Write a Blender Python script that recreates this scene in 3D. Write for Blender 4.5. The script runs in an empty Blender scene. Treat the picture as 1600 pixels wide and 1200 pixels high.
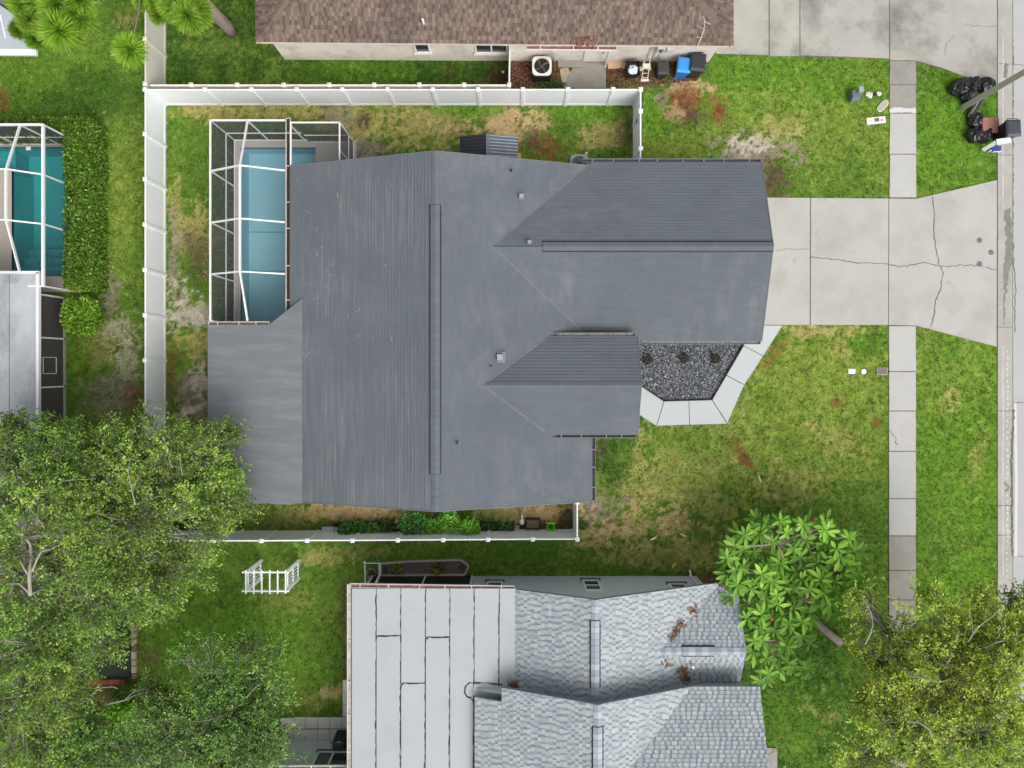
import bpy, math, random
import numpy as np
from mathutils import Vector, Matrix

random.seed(7)
RNG = np.random.default_rng(11)
scene = bpy.context.scene
COL = scene.collection

# ------------------------------------------------------------------ camera, sky, sun, exposure
CAM_H = 32.85            # drone height above the lawn (from the 1.83 m fences)
FPX = 1148.0             # focal length in photo pixels (photo 1600 px wide)
NX, NY = 800.0, 573.0    # photo pixel straight below the camera

cam_d = bpy.data.cameras.new("camera")
cam = bpy.data.objects.new("camera", cam_d)
COL.objects.link(cam)
cam.location = (0, 0, CAM_H)
cam.rotation_euler = (0, 0, 0)
cam_d.sensor_fit = 'HORIZONTAL'
cam_d.sensor_width = 36.0
cam_d.lens = 36.0 * FPX / 1600.0
cam_d.shift_y = -(600.0 - NY) / 1600.0
cam_d.clip_start = 0.5
cam_d.clip_end = 2000.0
scene.camera = cam

SUN_EL, SUN_AZ = math.radians(52), math.radians(142)   # azimuth clockwise from +Y (photo up)
world = bpy.data.worlds.new("World")
scene.world = world
world.use_nodes = True
wn = world.node_tree.nodes
wl = world.node_tree.links
wn.clear()
sky = wn.new('ShaderNodeTexSky')
sky.sky_type = 'NISHITA'
sky.sun_disc = False
sky.sun_elevation = SUN_EL
sky.sun_rotation = SUN_AZ
sky.air_density = 1.0
sky.dust_density = 6.0
hs = wn.new('ShaderNodeHueSaturation')
hs.inputs['Saturation'].default_value = 0.22      # thin overcast: nearly white sky
bg = wn.new('ShaderNodeBackground')
bg.inputs['Strength'].default_value = 0.15
wo = wn.new('ShaderNodeOutputWorld')
wl.new(sky.outputs[0], hs.inputs['Color'])
wl.new(hs.outputs[0], bg.inputs['Color'])
wl.new(bg.outputs[0], wo.inputs['Surface'])

sun_d = bpy.data.lights.new("sun", 'SUN')
sun_d.energy = 0.7
sun_d.angle = math.radians(50)
sun_d.color = (1.0, 0.97, 0.92)
sun = bpy.data.objects.new("sun", sun_d)
COL.objects.link(sun)
sdir = Vector((math.sin(SUN_AZ) * math.cos(SUN_EL), math.cos(SUN_AZ) * math.cos(SUN_EL), math.sin(SUN_EL)))
sun.rotation_euler = sdir.to_track_quat('Z', 'Y').to_euler()
sun.location = (0, 0, 60)

scene.view_settings.view_transform = 'Standard'
scene.view_settings.look = 'None'
scene.view_settings.gamma = 1.0
scene.view_settings.exposure = 0.28
scene.view_settings.use_curve_mapping = False
scene.cycles.max_bounces = 8
scene.cycles.diffuse_bounces = 3
scene.cycles.transparent_max_bounces = 16
scene.cycles.caustics_reflective = False
scene.cycles.caustics_refractive = False
scene.cycles.use_adaptive_sampling = True

# ------------------------------------------------------------------ pixel -> place
def P(px, py, z=0.0):
    k = (CAM_H - z) / FPX
    return ((px - NX) * k, (NY - py) * k, z)

def PV(px, py, z=0.0):
    return Vector(P(px, py, z))

def on_slope(px, py, a, b):
    """point seen at (px,py) on the plane z = a + b*x"""
    k = (px - NX) / FPX
    x = k * (CAM_H - a) / (1 + k * b)
    z = a + b * x
    return (x, (NY - py) * (CAM_H - z) / FPX, z)

def S(r, g, b):
    def f(c):
        c /= 255.0
        return c / 12.92 if c <= 0.04045 else ((c + 0.055) / 1.055) ** 2.4
    return (f(r), f(g), f(b))

# ------------------------------------------------------------------ materials
MATS = {}
def _nodes(name):
    m = bpy.data.materials.new(name)
    m.use_nodes = True
    nt = m.node_tree
    bsdf = nt.nodes['Principled BSDF']
    return m, nt, nt.nodes, nt.links, bsdf

def _pos(nt, scale=(1, 1, 1), rot=0.0):
    g = nt.nodes.new('ShaderNodeNewGeometry')
    mp = nt.nodes.new('ShaderNodeMapping')
    mp.inputs['Scale'].default_value = scale
    mp.inputs['Rotation'].default_value = (0, 0, rot)
    nt.links.new(g.outputs['Position'], mp.inputs['Vector'])
    return mp.outputs[0]

def _noise(nt, vec, scale, detail=4, rough=0.6):
    n = nt.nodes.new('ShaderNodeTexNoise')
    n.inputs['Scale'].default_value = scale
    n.inputs['Detail'].default_value = detail
    n.inputs['Roughness'].default_value = rough
    nt.links.new(vec, n.inputs['Vector'])
    return n.outputs['Fac']

def _ramp(nt, fac, stops):
    r = nt.nodes.new('ShaderNodeValToRGB')
    e = r.color_ramp.elements
    e[0].position, e[0].color = stops[0][0], (*stops[0][1], 1)
    e[1].position, e[1].color = stops[-1][0], (*stops[-1][1], 1)
    for p, c in stops[1:-1]:
        k = e.new(p)
        k.color = (*c, 1)
    nt.links.new(fac, r.inputs['Fac'])
    return r.outputs['Color']

def _mixc(nt, a, b, fac, mode='MIX'):
    m = nt.nodes.new('ShaderNodeMix')
    m.data_type = 'RGBA'
    m.blend_type = mode
    for sock, v in ((m.inputs['Factor'], fac), (m.inputs['A'], a), (m.inputs['B'], b)):
        if isinstance(v, (int, float)):
            sock.default_value = v
        elif isinstance(v, tuple):
            sock.default_value = (*v, 1)
        else:
            nt.links.new(v, sock)
    return m.outputs['Result']

def _bump(nt, bsdf, h, strength=0.3, dist=0.02):
    b = nt.nodes.new('ShaderNodeBump')
    b.inputs['Strength'].default_value = strength
    b.inputs['Distance'].default_value = dist
    nt.links.new(h, b.inputs['Height'])
    nt.links.new(b.outputs[0], bsdf.inputs['Normal'])

def mat(name, c, rough=0.7, var=0.12, scale=2.5, fine=0.10, fscale=45, bump=0.15, metal=0.0, spec=0.3,
        dirt=None, dirt_amt=0.0, dirt_scale=0.8, stretch=(1, 1, 1), attr=None, spots=0.0, spot_scale=2.0):
    """procedural surface: base colour, broad and fine mottling, optional dirt blotches"""
    if name in MATS:
        return MATS[name]
    m, nt, N, L, b = _nodes(name)
    vec = _pos(nt, stretch)
    vec0 = _pos(nt)
    n1 = _noise(nt, vec, scale, 5)
    n2 = _noise(nt, vec0, fscale, 3, 0.7)
    lo = tuple(x * (1 - var) for x in (1, 1, 1))
    hi = tuple(x * (1 + var) for x in (1, 1, 1))
    k1 = _ramp(nt, n1, [(0.25, lo), (0.75, hi)])
    k2 = _ramp(nt, n2, [(0.25, (1 - fine,) * 3), (0.75, (1 + fine,) * 3)])
    base = tuple(c)
    if attr:
        a = N.new('ShaderNodeAttribute')
        a.attribute_name = attr
        base = a.outputs['Color']
    col = _mixc(nt, base, k1, 1.0, 'MULTIPLY')
    col = _mixc(nt, col, k2, 1.0, 'MULTIPLY')
    if dirt:
        nd = _noise(nt, vec, dirt_scale, 6, 0.65)
        fd = _ramp(nt, nd, [(0.48, (0, 0, 0)), (0.72, (dirt_amt,) * 3)])
        col = _mixc(nt, col, tuple(dirt), fd)
    if spots:
        ns = _noise(nt, _pos(nt), spot_scale, 5, 0.75)
        fs = _ramp(nt, ns, [(0.60, (0, 0, 0)), (0.70, (spots,) * 3)])
        col = _mixc(nt, col, tuple(0.55 * q for q in c), fs)
    L.new(col, b.inputs['Base Color'])
    b.inputs['Roughness'].default_value = rough
    b.inputs['Metallic'].default_value = metal
    b.inputs['Specular IOR Level'].default_value = spec
    if bump:
        _bump(nt, b, n2, bump, 0.01)
    MATS[name] = m
    return m

def leaf_mat(name, trans=0.3, rough=0.5, attr='col'):
    if name in MATS:
        return MATS[name]
    m, nt, N, L, b = _nodes(name)
    a = N.new('ShaderNodeAttribute')
    a.attribute_name = attr
    L.new(a.outputs['Color'], b.inputs['Base Color'])
    b.inputs['Roughness'].default_value = rough
    b.inputs['Specular IOR Level'].default_value = 0.35
    t = N.new('ShaderNodeBsdfTranslucent')
    L.new(_mixc(nt, a.outputs['Color'], (1.0, 1.15, 0.45), 1.0, 'MULTIPLY'), t.inputs['Color'])
    mx = N.new('ShaderNodeMixShader')
    mx.inputs[0].default_value = trans
    out = N['Material Output']
    L.new(b.outputs[0], mx.inputs[1])
    L.new(t.outputs[0], mx.inputs[2])
    L.new(mx.outputs[0], out.inputs['Surface'])
    MATS[name] = m
    return m

def screen_mat(name, opacity, c):
    if name in MATS:
        return MATS[name]
    m, nt, N, L, b = _nodes(name)
    b.inputs['Base Color'].default_value = (*c, 1)
    b.inputs['Roughness'].default_value = 0.9
    b.inputs['Specular IOR Level'].default_value = 0.05
    t = N.new('ShaderNodeBsdfTransparent')
    mx = N.new('ShaderNodeMixShader')
    vec = _pos(nt)
    n = _noise(nt, vec, 1.6, 3)
    mr = N.new('ShaderNodeMapRange')
    mr.inputs['To Min'].default_value = opacity * 0.85
    mr.inputs['To Max'].default_value = min(1.0, opacity * 1.15)
    L.new(n, mr.inputs['Value'])
    L.new(mr.outputs[0], mx.inputs[0])
    L.new(t.outputs[0], mx.inputs[1])
    L.new(b.outputs[0], mx.inputs[2])
    L.new(mx.outputs[0], N['Material Output'].inputs['Surface'])
    MATS[name] = m
    return m

def water_mat(name, tint):
    if name in MATS:
        return MATS[name]
    m, nt, N, L, b = _nodes(name)
    t = N.new('ShaderNodeBsdfTransparent')
    t.inputs['Color'].default_value = (*tint, 1)
    g = N.new('ShaderNodeBsdfGlossy')
    g.inputs['Roughness'].default_value = 0.06
    fr = N.new('ShaderNodeFresnel')
    fr.inputs['IOR'].default_value = 1.33
    vec = _pos(nt)
    n = _noise(nt, vec, 3.5, 3)
    bp = N.new('ShaderNodeBump')
    bp.inputs['Strength'].default_value = 0.25
    bp.inputs['Distance'].default_value = 0.02
    L.new(n, bp.inputs['Height'])
    L.new(bp.outputs[0], g.inputs['Normal'])
    L.new(bp.outputs[0], fr.inputs['Normal'])
    mx = N.new('ShaderNodeMixShader')
    L.new(fr.outputs[0], mx.inputs[0])
    L.new(t.outputs[0], mx.inputs[1])
    L.new(g.outputs[0], mx.inputs[2])
    L.new(mx.outputs[0], N['Material Output'].inputs['Surface'])
    MATS[name] = m
    return m

# ------------------------------------------------------------------ object helpers
def tag(o, label=None, cat=None, group=None, kind=None):
    if label: o['label'] = label
    if cat: o['category'] = cat
    if group: o['group'] = group
    if kind: o['kind'] = kind
    return o

WM = {}
def link(o, parent=None):
    """o carries its place in world coordinates; parenting keeps it there"""
    COL.objects.link(o)
    WM[o.name] = Matrix.Translation(o.location) @ o.rotation_euler.to_matrix().to_4x4()
    if parent is not None:
        o.parent = parent
        o.matrix_parent_inverse = WM[parent.name].inverted()
    return o

def thing(name, label, cat, loc=(0, 0, 0), group=None):
    o = bpy.data.objects.new(name, None)
    o.location = loc
    o.empty_display_size = 0.3
    link(o)
    return tag(o, label, cat, group)

def obj(name, me, parent=None, loc=None, rotz=0.0):
    """mesh in world coordinates (loc None) or local at loc"""
    o = bpy.data.objects.new(name, me)
    if loc is not None:
        o.location = loc
    o.rotation_euler = (0, 0, rotz)
    return link(o, parent)

class MB:
    def __init__(self):
        self.v, self.f, self.c = [], [], []
        self.col = None
    def add(self, vs, fs):
        n = len(self.v)
        self.v.extend([tuple(p) for p in vs])
        for f in fs:
            self.f.append(tuple(i + n for i in f))
            self.c.append(self.col)
        return self
    def box(self, c, s, rz=0.0, taper=1.0, rot=None):
        hx, hy, hz = s[0] / 2, s[1] / 2, s[2] / 2
        pts = []
        for (x, y, z) in ((-1, -1, -1), (1, -1, -1), (1, 1, -1), (-1, 1, -1), (-1, -1, 1), (1, -1, 1), (1, 1, 1), (-1, 1, 1)):
            t = taper if z > 0 else 1.0
            v = Vector((x * hx * t, y * hy * t, z * hz))
            if rot is not None:
                v = rot @ v
            if rz:
                v = Matrix.Rotation(rz, 3, 'Z') @ v
            pts.append((v.x + c[0], v.y + c[1], v.z + c[2]))
        return self.add(pts, [(3, 2, 1, 0), (4, 5, 6, 7), (0, 1, 5, 4), (1, 2, 6, 5), (2, 3, 7, 6), (3, 0, 4, 7)])
    def beam(self, a, b, w, h, up=(0, 0, 1)):
        a, b = Vector(a), Vector(b)
        d = b - a
        if d.length < 1e-6: return self
        d.normalize()
        upv = Vector(up)
        s = d.cross(upv)
        if s.length < 1e-4:
            s = d.cross(Vector((0, 1, 0)))
        s.normalize()
        u = s.cross(d).normalized()
        pts = []
        for p in (a, b):
            for (i, j) in ((-1, -1), (1, -1), (1, 1), (-1, 1)):
                pts.append(p + s * (i * w / 2) + u * (j * h / 2))
        return self.add(pts, [(0, 1, 2, 3), (7, 6, 5, 4), (0, 4, 5, 1), (1, 5, 6, 2), (2, 6, 7, 3), (3, 7, 4, 0)])
    def prism(self, poly, z0, z1):
        """poly: list of (x,y); closed prism, counter-clockwise made sure"""
        a = sum(poly[i][0] * poly[(i + 1) % len(poly)][1] - poly[(i + 1) % len(poly)][0] * poly[i][1] for i in range(len(poly)))
        if a < 0: poly = poly[::-1]
        n = len(poly)
        vs = [(x, y, z0) for x, y in poly] + [(x, y, z1) for x, y in poly]
        fs = [tuple(range(n - 1, -1, -1)), tuple(range(n, 2 * n))]
        for i in range(n):
            j = (i + 1) % n
            fs.append((i, j, n + j, n + i))
        return self.add(vs, fs)
    def slab3(self, pts, t):
        """planar 3-D polygon thickened downward by t"""
        n = len(pts)
        a = sum(pts[i][0] * pts[(i + 1) % n][1] - pts[(i + 1) % n][0] * pts[i][1] for i in range(n))
        if a < 0: pts = pts[::-1]
        vs = [(p[0], p[1], p[2] - t) for p in pts] + [tuple(p) for p in pts]
        fs = [tuple(range(n - 1, -1, -1)), tuple(range(n, 2 * n))]
        for i in range(n):
            j = (i + 1) % n
            fs.append((i, j, n + j, n + i))
        return self.add(vs, fs)
    def tube(self, path, radii, n=6, cap=True):
        path = [Vector(p) for p in path]
        if isinstance(radii, (int, float)): radii = [radii] * len(path)
        rings = []
        ref = Vector((0.3, 0.2, 1))
        for i, p in enumerate(path):
            d = (path[min(i + 1, len(path) - 1)] - path[max(i - 1, 0)])
            if d.length < 1e-6: d = Vector((0, 0, 1))
            d.normalize()
            s = d.cross(ref)
            if s.length < 0.05: s = d.cross(Vector((1, 0, 0)))
            s.normalize()
            u = s.cross(d)
            rings.append([p + (s * math.cos(2 * math.pi * k / n) + u * math.sin(2 * math.pi * k / n)) * radii[i] for k in range(n)])
        vs = [v for r in rings for v in r]
        fs = []
        for i in range(len(path) - 1):
            for k in range(n):
                fs.append((i * n + k, (i + 1) * n + k, (i + 1) * n + (k + 1) % n, i * n + (k + 1) % n))
        if cap:
            fs.append(tuple(range(n)))
            fs.append(tuple((len(path) - 1) * n + k for k in range(n - 1, -1, -1)))
        return self.add(vs, fs)
    def lathe(self, c, prof, n=20, sx=1.0, sy=1.0):
        vs, fs = [], []
        for (r, z) in prof:
            for k in range(n):
                a = 2 * math.pi * k / n
                vs.append((c[0] + r * sx * math.cos(a), c[1] + r * sy * math.sin(a), c[2] + z))
        m = len(prof)
        for i in range(m - 1):
            for k in range(n):
                fs.append((i * n + k, i * n + (k + 1) % n, (i + 1) * n + (k + 1) % n, (i + 1) * n + k))
        fs.append(tuple(range(n - 1, -1, -1)))
        fs.append(tuple((m - 1) * n + k for k in range(n)))
        return self.add(vs, fs)
    def mesh(self, name, m, smooth=False, colors=False):
        me = bpy.data.meshes.new(name)
        me.from_pydata(self.v, [], self.f)
        for mm in (m if isinstance(m, (list, tuple)) else [m]):
            me.materials.append(mm)
        if smooth:
            me.polygons.foreach_set('use_smooth', [True] * len(me.polygons))
        if colors:
            at = me.attributes.new('col', 'FLOAT_COLOR', 'FACE')
            flat = np.ones((len(self.f), 4), dtype=np.float32)
            flat[:, :3] = np.array([c if c else (0.5, 0.5, 0.5) for c in self.c], dtype=np.float32)
            at.data.foreach_set('color', flat.ravel())
        me.update()
        return me
    def build(self, name, m, parent=None, smooth=False, colors=False, loc=None, bevel=0.0):
        o = obj(name, self.mesh(name, m, smooth, colors), parent, loc)
        if bevel:
            bv = o.modifiers.new('bevel', 'BEVEL')
            bv.width = bevel
            bv.segments = 2
            bv.limit_method = 'ANGLE'
        return o

def np_mesh(name, verts, faces, m, colors=None, smooth=False):
    """verts (n,3), faces (k,3 or 4) numpy; colors (k,3) per face"""
    me = bpy.data.meshes.new(name)
    nv, nf, w = len(verts), len(faces), faces.shape[1]
    me.vertices.add(nv)
    me.vertices.foreach_set('co', np.ascontiguousarray(verts, dtype=np.float32).ravel())
    me.loops.add(nf * w)
    me.loops.foreach_set('vertex_index', np.ascontiguousarray(faces, dtype=np.int32).ravel())
    me.polygons.add(nf)
    me.polygons.foreach_set('loop_start', np.arange(0, nf * w, w, dtype=np.int32))
    me.polygons.foreach_set('loop_total', np.full(nf, w, dtype=np.int32))
    if smooth:
        me.polygons.foreach_set('use_smooth', np.ones(nf, dtype=bool))
    me.update(calc_edges=True)
    me.materials.append(m)
    if colors is not None:
        at = me.attributes.new('col', 'FLOAT_COLOR', 'FACE')
        c4 = np.ones((nf, 4), dtype=np.float32)
        c4[:, :3] = colors
        at.data.foreach_set('color', c4.ravel())
    return me

def fbm(x, y, scale, octaves=4, seed=0, rough=0.55):
    """smooth value noise 0..1 in plain numpy"""
    out = np.zeros_like(x, dtype=np.float64)
    amp, tot, s = 1.0, 0.0, scale
    for o in range(octaves):
        r = np.random.default_rng(seed * 97 + o)
        g = r.random((256, 256))
        u, v = x * s + 1000.3 + o * 17.7, y * s + 1000.9 + o * 31.1
        iu, iv = np.floor(u).astype(int), np.floor(v).astype(int)
        fu, fv = u - iu, v - iv
        fu, fv = fu * fu * (3 - 2 * fu), fv * fv * (3 - 2 * fv)
        a, b = g[iu % 256, iv % 256], g[(iu + 1) % 256, iv % 256]
        c, d = g[iu % 256, (iv + 1) % 256], g[(iu + 1) % 256, (iv + 1) % 256]
        out += amp * ((a * (1 - fu) + b * fu) * (1 - fv) + (c * (1 - fu) + d * fu) * fv)
        tot += amp
        amp *= rough
        s *= 2.03
    return out / tot

# common surfaces
M_white_vinyl = mat('white_vinyl', (0.87, 0.89, 0.91), 0.45, 0.03, 0.8, 0.02, 30, 0.03)
M_tan_vinyl = mat('tan_vinyl', (0.72, 0.69, 0.62), 0.5, 0.05, 0.8, 0.03, 30, 0.05)
M_cream_vinyl = mat('cream_vinyl', (0.80, 0.77, 0.68), 0.5, 0.04, 0.8, 0.03, 30, 0.05)
M_white_metal = mat('white_metal', (0.80, 0.80, 0.80), 0.4, 0.04, 3, 0.03, 40, 0.03)
M_grey_metal = mat('grey_metal', (0.20, 0.21, 0.22), 0.45, 0.12, 3, 0.05, 40, 0.05, 0.2)
M_dark = mat('dark_plastic', (0.018, 0.018, 0.02), 0.5, 0.2, 4, 0.1, 60, 0.1)
M_black_gloss = mat('black_bag_film', (0.012, 0.012, 0.014), 0.28, 0.2, 6, 0.1, 60, 0.2, 0, 0.5)
M_soil = mat('dark_soil', (0.035, 0.026, 0.02), 0.95, 0.35, 3, 0.3, 60, 0.5)
M_glass = mat('window_glass', (0.03, 0.045, 0.05), 0.08, 0.1, 2, 0.05, 30, 0.0, 0, 0.6)
M_bark = mat('grey_bark', (0.23, 0.20, 0.17), 0.9, 0.3, 3, 0.3, 40, 0.5)
M_paletwig = mat('pale_twig', (0.34, 0.32, 0.27), 0.9, 0.25, 4, 0.15, 40, 0.2)
M_leaf = leaf_mat('foliage', 0.30, 0.5)
M_litter = mat('leaf_litter', (0.09, 0.045, 0.025), 0.95, 0.45, 8, 0.45, 70, 0.6)
# ================================================================== GROUND
# no-grass areas (photo pixels, ground level) used for the lawn blades
def wpoly(pts, z=0.0):
    return [P(x, y, z)[:2] for x, y in pts]

def in_poly(x, y, poly):
    inside = np.zeros(x.shape, dtype=bool)
    n = len(poly)
    for i in range(n):
        x1, y1 = poly[i]
        x2, y2 = poly[(i + 1) % n]
        if y1 == y2: continue
        c = ((y1 > y) != (y2 > y)) & (x < (x2 - x1) * (y - y1) / (y2 - y1) + x1)
        inside ^= c
    return inside

G_GREEN = np.array(S(92, 126, 44))
G_LIME = np.array(S(128, 148, 62))
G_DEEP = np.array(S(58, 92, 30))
G_RICH = np.array(S(98, 140, 40))
G_DRY = np.array(S(172, 160, 100))
G_STRAW = np.array(S(196, 166, 124))
G_SAND = np.array(S(192, 180, 164))
G_GREY = np.array(S(142, 130, 116))
G_DIRT = np.array(S(92, 74, 60))
G_RED = np.array(S(124, 74, 50))
G_MULCH = np.array(S(86, 58, 46))

# (colour, bare 0..1, polygon-ish ellipses cx, cy, rx, ry, angle deg, strength)
PATCH = [
    # west neighbour's yard
    (G_RICH, 0, 110, 120, 130, 60, 0, .5), (G_DEEP, 0, 130, 150, 90, 40, 0, .7),
    (G_LIME, 0, 190, 250, 30, 60, 0, .5), (G_LIME, .05, 190, 330, 22, 60, 0, .6), (G_DRY, .3, 150, 540, 40, 40, 0, .4),
    (G_SAND, .6, 200, 560, 22, 40, 0, .55), (G_GREY, .7, 175, 470, 14, 40, 0, .7), (G_SAND, .5, 190, 520, 30, 30, 0, .4),
    (G_RICH, 0, 120, 600, 24, 60, 0, .9), (G_GREY, .6, 175, 620, 40, 40, 0, .6), (G_RED, .5, 210, 630, 14, 30, 0, .6),
    (G_RED, .5, 4, 155, 10, 22, 0, .6), (G_DRY, .2, 203, 30, 20, 15, 0, .5),
    # north-west yard of the top house
    (G_DEEP, 0, 340, 70, 110, 90, 0, .9), (G_DEEP, 0, 600, 112, 240, 28, 0, .95), (G_RICH, 0, 560, 112, 90, 18, 0, .5),
    (G_LIME, 0, 350, 70, 50, 20, 0, .35), (G_DIRT, .8, 780, 118, 24, 14, 0, .7),
    # pool-side yard inside the west fence
    (G_GREEN, 0, 294, 230, 34, 70, 0, .7), (G_DRY, .3, 300, 170, 40, 12, 0, .7), (G_DRY, .4, 275, 320, 12, 40, 0, .5), (G_DRY, .4, 300, 360, 40, 40, 0, .7),
    (G_DIRT, .7, 305, 400, 25, 40, 0, .7), (G_GREY, .8, 270, 410, 12, 60, 0, .8), (G_SAND, .9, 285, 480, 32, 40, 0, .85),
    (G_SAND, .9, 312, 495, 16, 30, 0, .8), (G_DRY, .5, 300, 540, 26, 22, 0, .8), (G_RICH, 0, 288, 538, 10, 8, 0, .8), (G_RED, .4, 268, 580, 10, 40, 0, .6),
    (G_GREY, .9, 300, 615, 34, 50, 0, .9), (G_SAND, .9, 308, 596, 14, 22, 0, .7), (G_SAND, .9, 300, 640, 22, 5, -18, .9), (G_DIRT, .9, 278, 460, 6, 12, 0, .8), (G_DIRT, .9, 278, 560, 6, 20, 0, .7),
    # north strip behind the house
    (G_DRY, .4, 420, 176, 150, 14, 0, .8), (G_DRY, .5, 560, 195, 70, 40, 0, .8), (G_DIRT, .95, 568, 187, 13, 17, 20, .95), (G_GREY, .8, 530, 185, 22, 25, 0, .6), (G_GREY, .95, 580, 232, 34, 14, 0, .8),
    (G_LIME, .2, 610, 200, 26, 26, 0, .55), (G_DRY, .5, 680, 200, 80, 40, 0, .75), (G_STRAW, .85, 790, 195, 80, 30, 0, .85), (G_RED, .9, 848, 228, 38, 22, 0, .7), (G_DIRT, .9, 830, 220, 14, 18, 0, .6),
    (G_RICH, 0, 740, 172, 60, 12, 0, .8), (G_RICH, 0, 930, 175, 60, 16, 0, .95), (G_GREEN, 0, 890, 205, 30, 20, 0, .8), (G_DRY, .4, 950, 215, 40, 26, 0, .7), (G_DIRT, .6, 978, 200, 14, 36, 0, .55), (G_GREEN, 0, 960, 245, 36, 12, 0, .8),
    # mulch by the top house wall
    (G_MULCH, 1, 960, 112, 175, 26, 0, 1.0), (G_MULCH, 1, 822, 114, 34, 24, 0, 1.0), (G_DIRT, 1, 1010, 128, 40, 12, 0, .7),
    # north-east front lawn
    (G_RICH, 0, 1200, 130, 200, 60, 0, .8), (G_LIME, .05, 1240, 200, 160, 60, 0, .65), (G_RICH, 0, 1020, 190, 22, 50, 0, .9), (G_LIME, .1, 1050, 240, 60, 26, 0, .7),
    (G_STRAW, .9, 1074, 138, 34, 16, 0, .85), (G_RED, .95, 1070, 166, 32, 25, 0, .85), (G_DIRT, .95, 1076, 182, 22, 15, 0, .8), (G_STRAW, .8, 1056, 176, 18, 14, 0, .5), (G_RED, .95, 1126, 175, 17, 22, -25, .97), (G_GREY, .7, 1034, 152, 10, 16, 0, .6),
    (G_GREY, .9, 1180, 236, 62, 30, 0, .9), (G_SAND, .9, 1180, 222, 34, 14, 0, .8), (G_DIRT, .85, 1214, 282, 26, 30, 0, .85), (G_DRY, .5, 1220, 200, 40, 20, 0, .5),
    # street strip
    (G_RICH, 0, 1490, 200, 70, 110, 0, .9), (G_RICH, 0, 1490, 720, 70, 260, 0, .75), (G_LIME, .05, 1480, 600, 60, 60, 0, .5), (G_DRY, .4, 1487, 628, 14, 20, 0, .7), (G_DRY, .2, 1525, 720, 12, 50, 10, .3),
    # front lawn
    (G_LIME, .1, 1250, 590, 130, 80, 0, .85), (G_LIME, .1, 1250, 700, 140, 100, 0, .65), (G_DRY, .25, 1060, 740, 110, 90, 0, .55), (G_LIME, .1, 1130, 730, 120, 60, 0, .5), (G_STRAW, .5, 1010, 820, 80, 36, 0, .45),
    (G_RICH, 0, 1340, 540, 20, 20, 0, .8), (G_DRY, .6, 1260, 516, 70, 10, 0, .75), (G_DRY, .5, 1318, 545, 16, 20, 0, .6), (G_RED, .8, 1215, 545, 10, 26, 30, .5),
    (G_RED, .8, 1307, 628, 10, 7, 20, .75), (G_RED, .7, 1369, 658, 8, 9, 0, .6), (G_RED, .9, 1146, 694, 9, 9, 0, .9), (G_RED, .8, 1162, 715, 8, 22, -38, .85), (G_DRY, .5, 1268, 664, 9, 12, -30, .8), (G_DRY, .3, 1310, 690, 50, 18, 15, .35), (G_DRY, .3, 1230, 760, 60, 30, 0, .35),
    (G_GREEN, 0, 1090, 690, 60, 26, 0, .6), (G_DEEP, 0, 958, 720, 26, 64, 0, .85), (G_GREEN, 0, 975, 700, 14, 30, 0, .5), (G_DIRT, .6, 940, 690, 10, 22, 0, .6), (G_GREY, .95, 924, 795, 16, 24, -15, .95), (G_GREY, .8, 945, 800, 30, 34, 0, .4), (G_STRAW, .7, 950, 830, 50, 14, 0, .7),
    (G_GREEN, 0, 1400, 830, 80, 70, 0, .7), (G_DRY, .6, 1336, 855, 10, 22, 10, .85),
    # band between the two southern houses
    (G_GREEN, 0, 760, 872, 420, 28, 0, .6), (G_DRY, .2, 1060, 865, 120, 20, 0, .5), (G_DRY, .4, 560, 864, 60, 10, 0, .4), (G_STRAW, .6, 930, 850, 50, 8, 0, .5),
    # side yard between roof and south fence
    (G_STRAW, .8, 560, 800, 120, 16, 0, .9), (G_DRY, .4, 430, 810, 60, 20, 0, .8), (G_GREEN, .1, 410, 812, 40, 16, 0, .6), (G_STRAW, .9, 830, 800, 80, 22, 0, .9), (G_DIRT, .9, 882, 815, 16, 24, 0, .9), (G_DIRT, 1, 690, 824, 180, 10, 0, .95), (G_GREEN, .2, 760, 804, 50, 8, 0, .6),
    # south-west lawn
    (G_GREEN, 0, 400, 980, 170, 130, 0, .7), (G_RICH, 0, 380, 1000, 100, 90, 0, .6), (G_RICH, 0, 250, 1010, 40, 60, 0, .9), (G_DRY, .3, 500, 870, 44, 16, 0, .5), (G_DRY, .2, 440, 940, 40, 20, 0, .25), (G_DRY, .3, 490, 1095, 30, 16, 0, .3), (G_STRAW, .6, 520, 1080, 16, 8, 0, .5), (G_DIRT, .9, 478, 1011, 5, 5, 0, 1), (G_DIRT, .6, 538, 980, 6, 90, 0, .6),
    (G_DIRT, .9, 120, 1060, 110, 90, 0, .8), (G_DIRT, .9, 60, 900, 100, 120, 0, .6),
    # south-east lawn under the trees
    (G_DEEP, 0, 1270, 1080, 110, 130, 0, .85), (G_RICH, 0, 1420, 1010, 100, 60, 0, .4), (G_RICH, 0, 1240, 1120, 50, 60, 0, .4), (G_DRY, .2, 1262, 1105, 20, 10, 0, .3), (G_DRY, .2, 1300, 1120, 16, 8, 0, .25), (G_MULCH, .9, 1112, 908, 40, 14, 0, .9),
]

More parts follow.
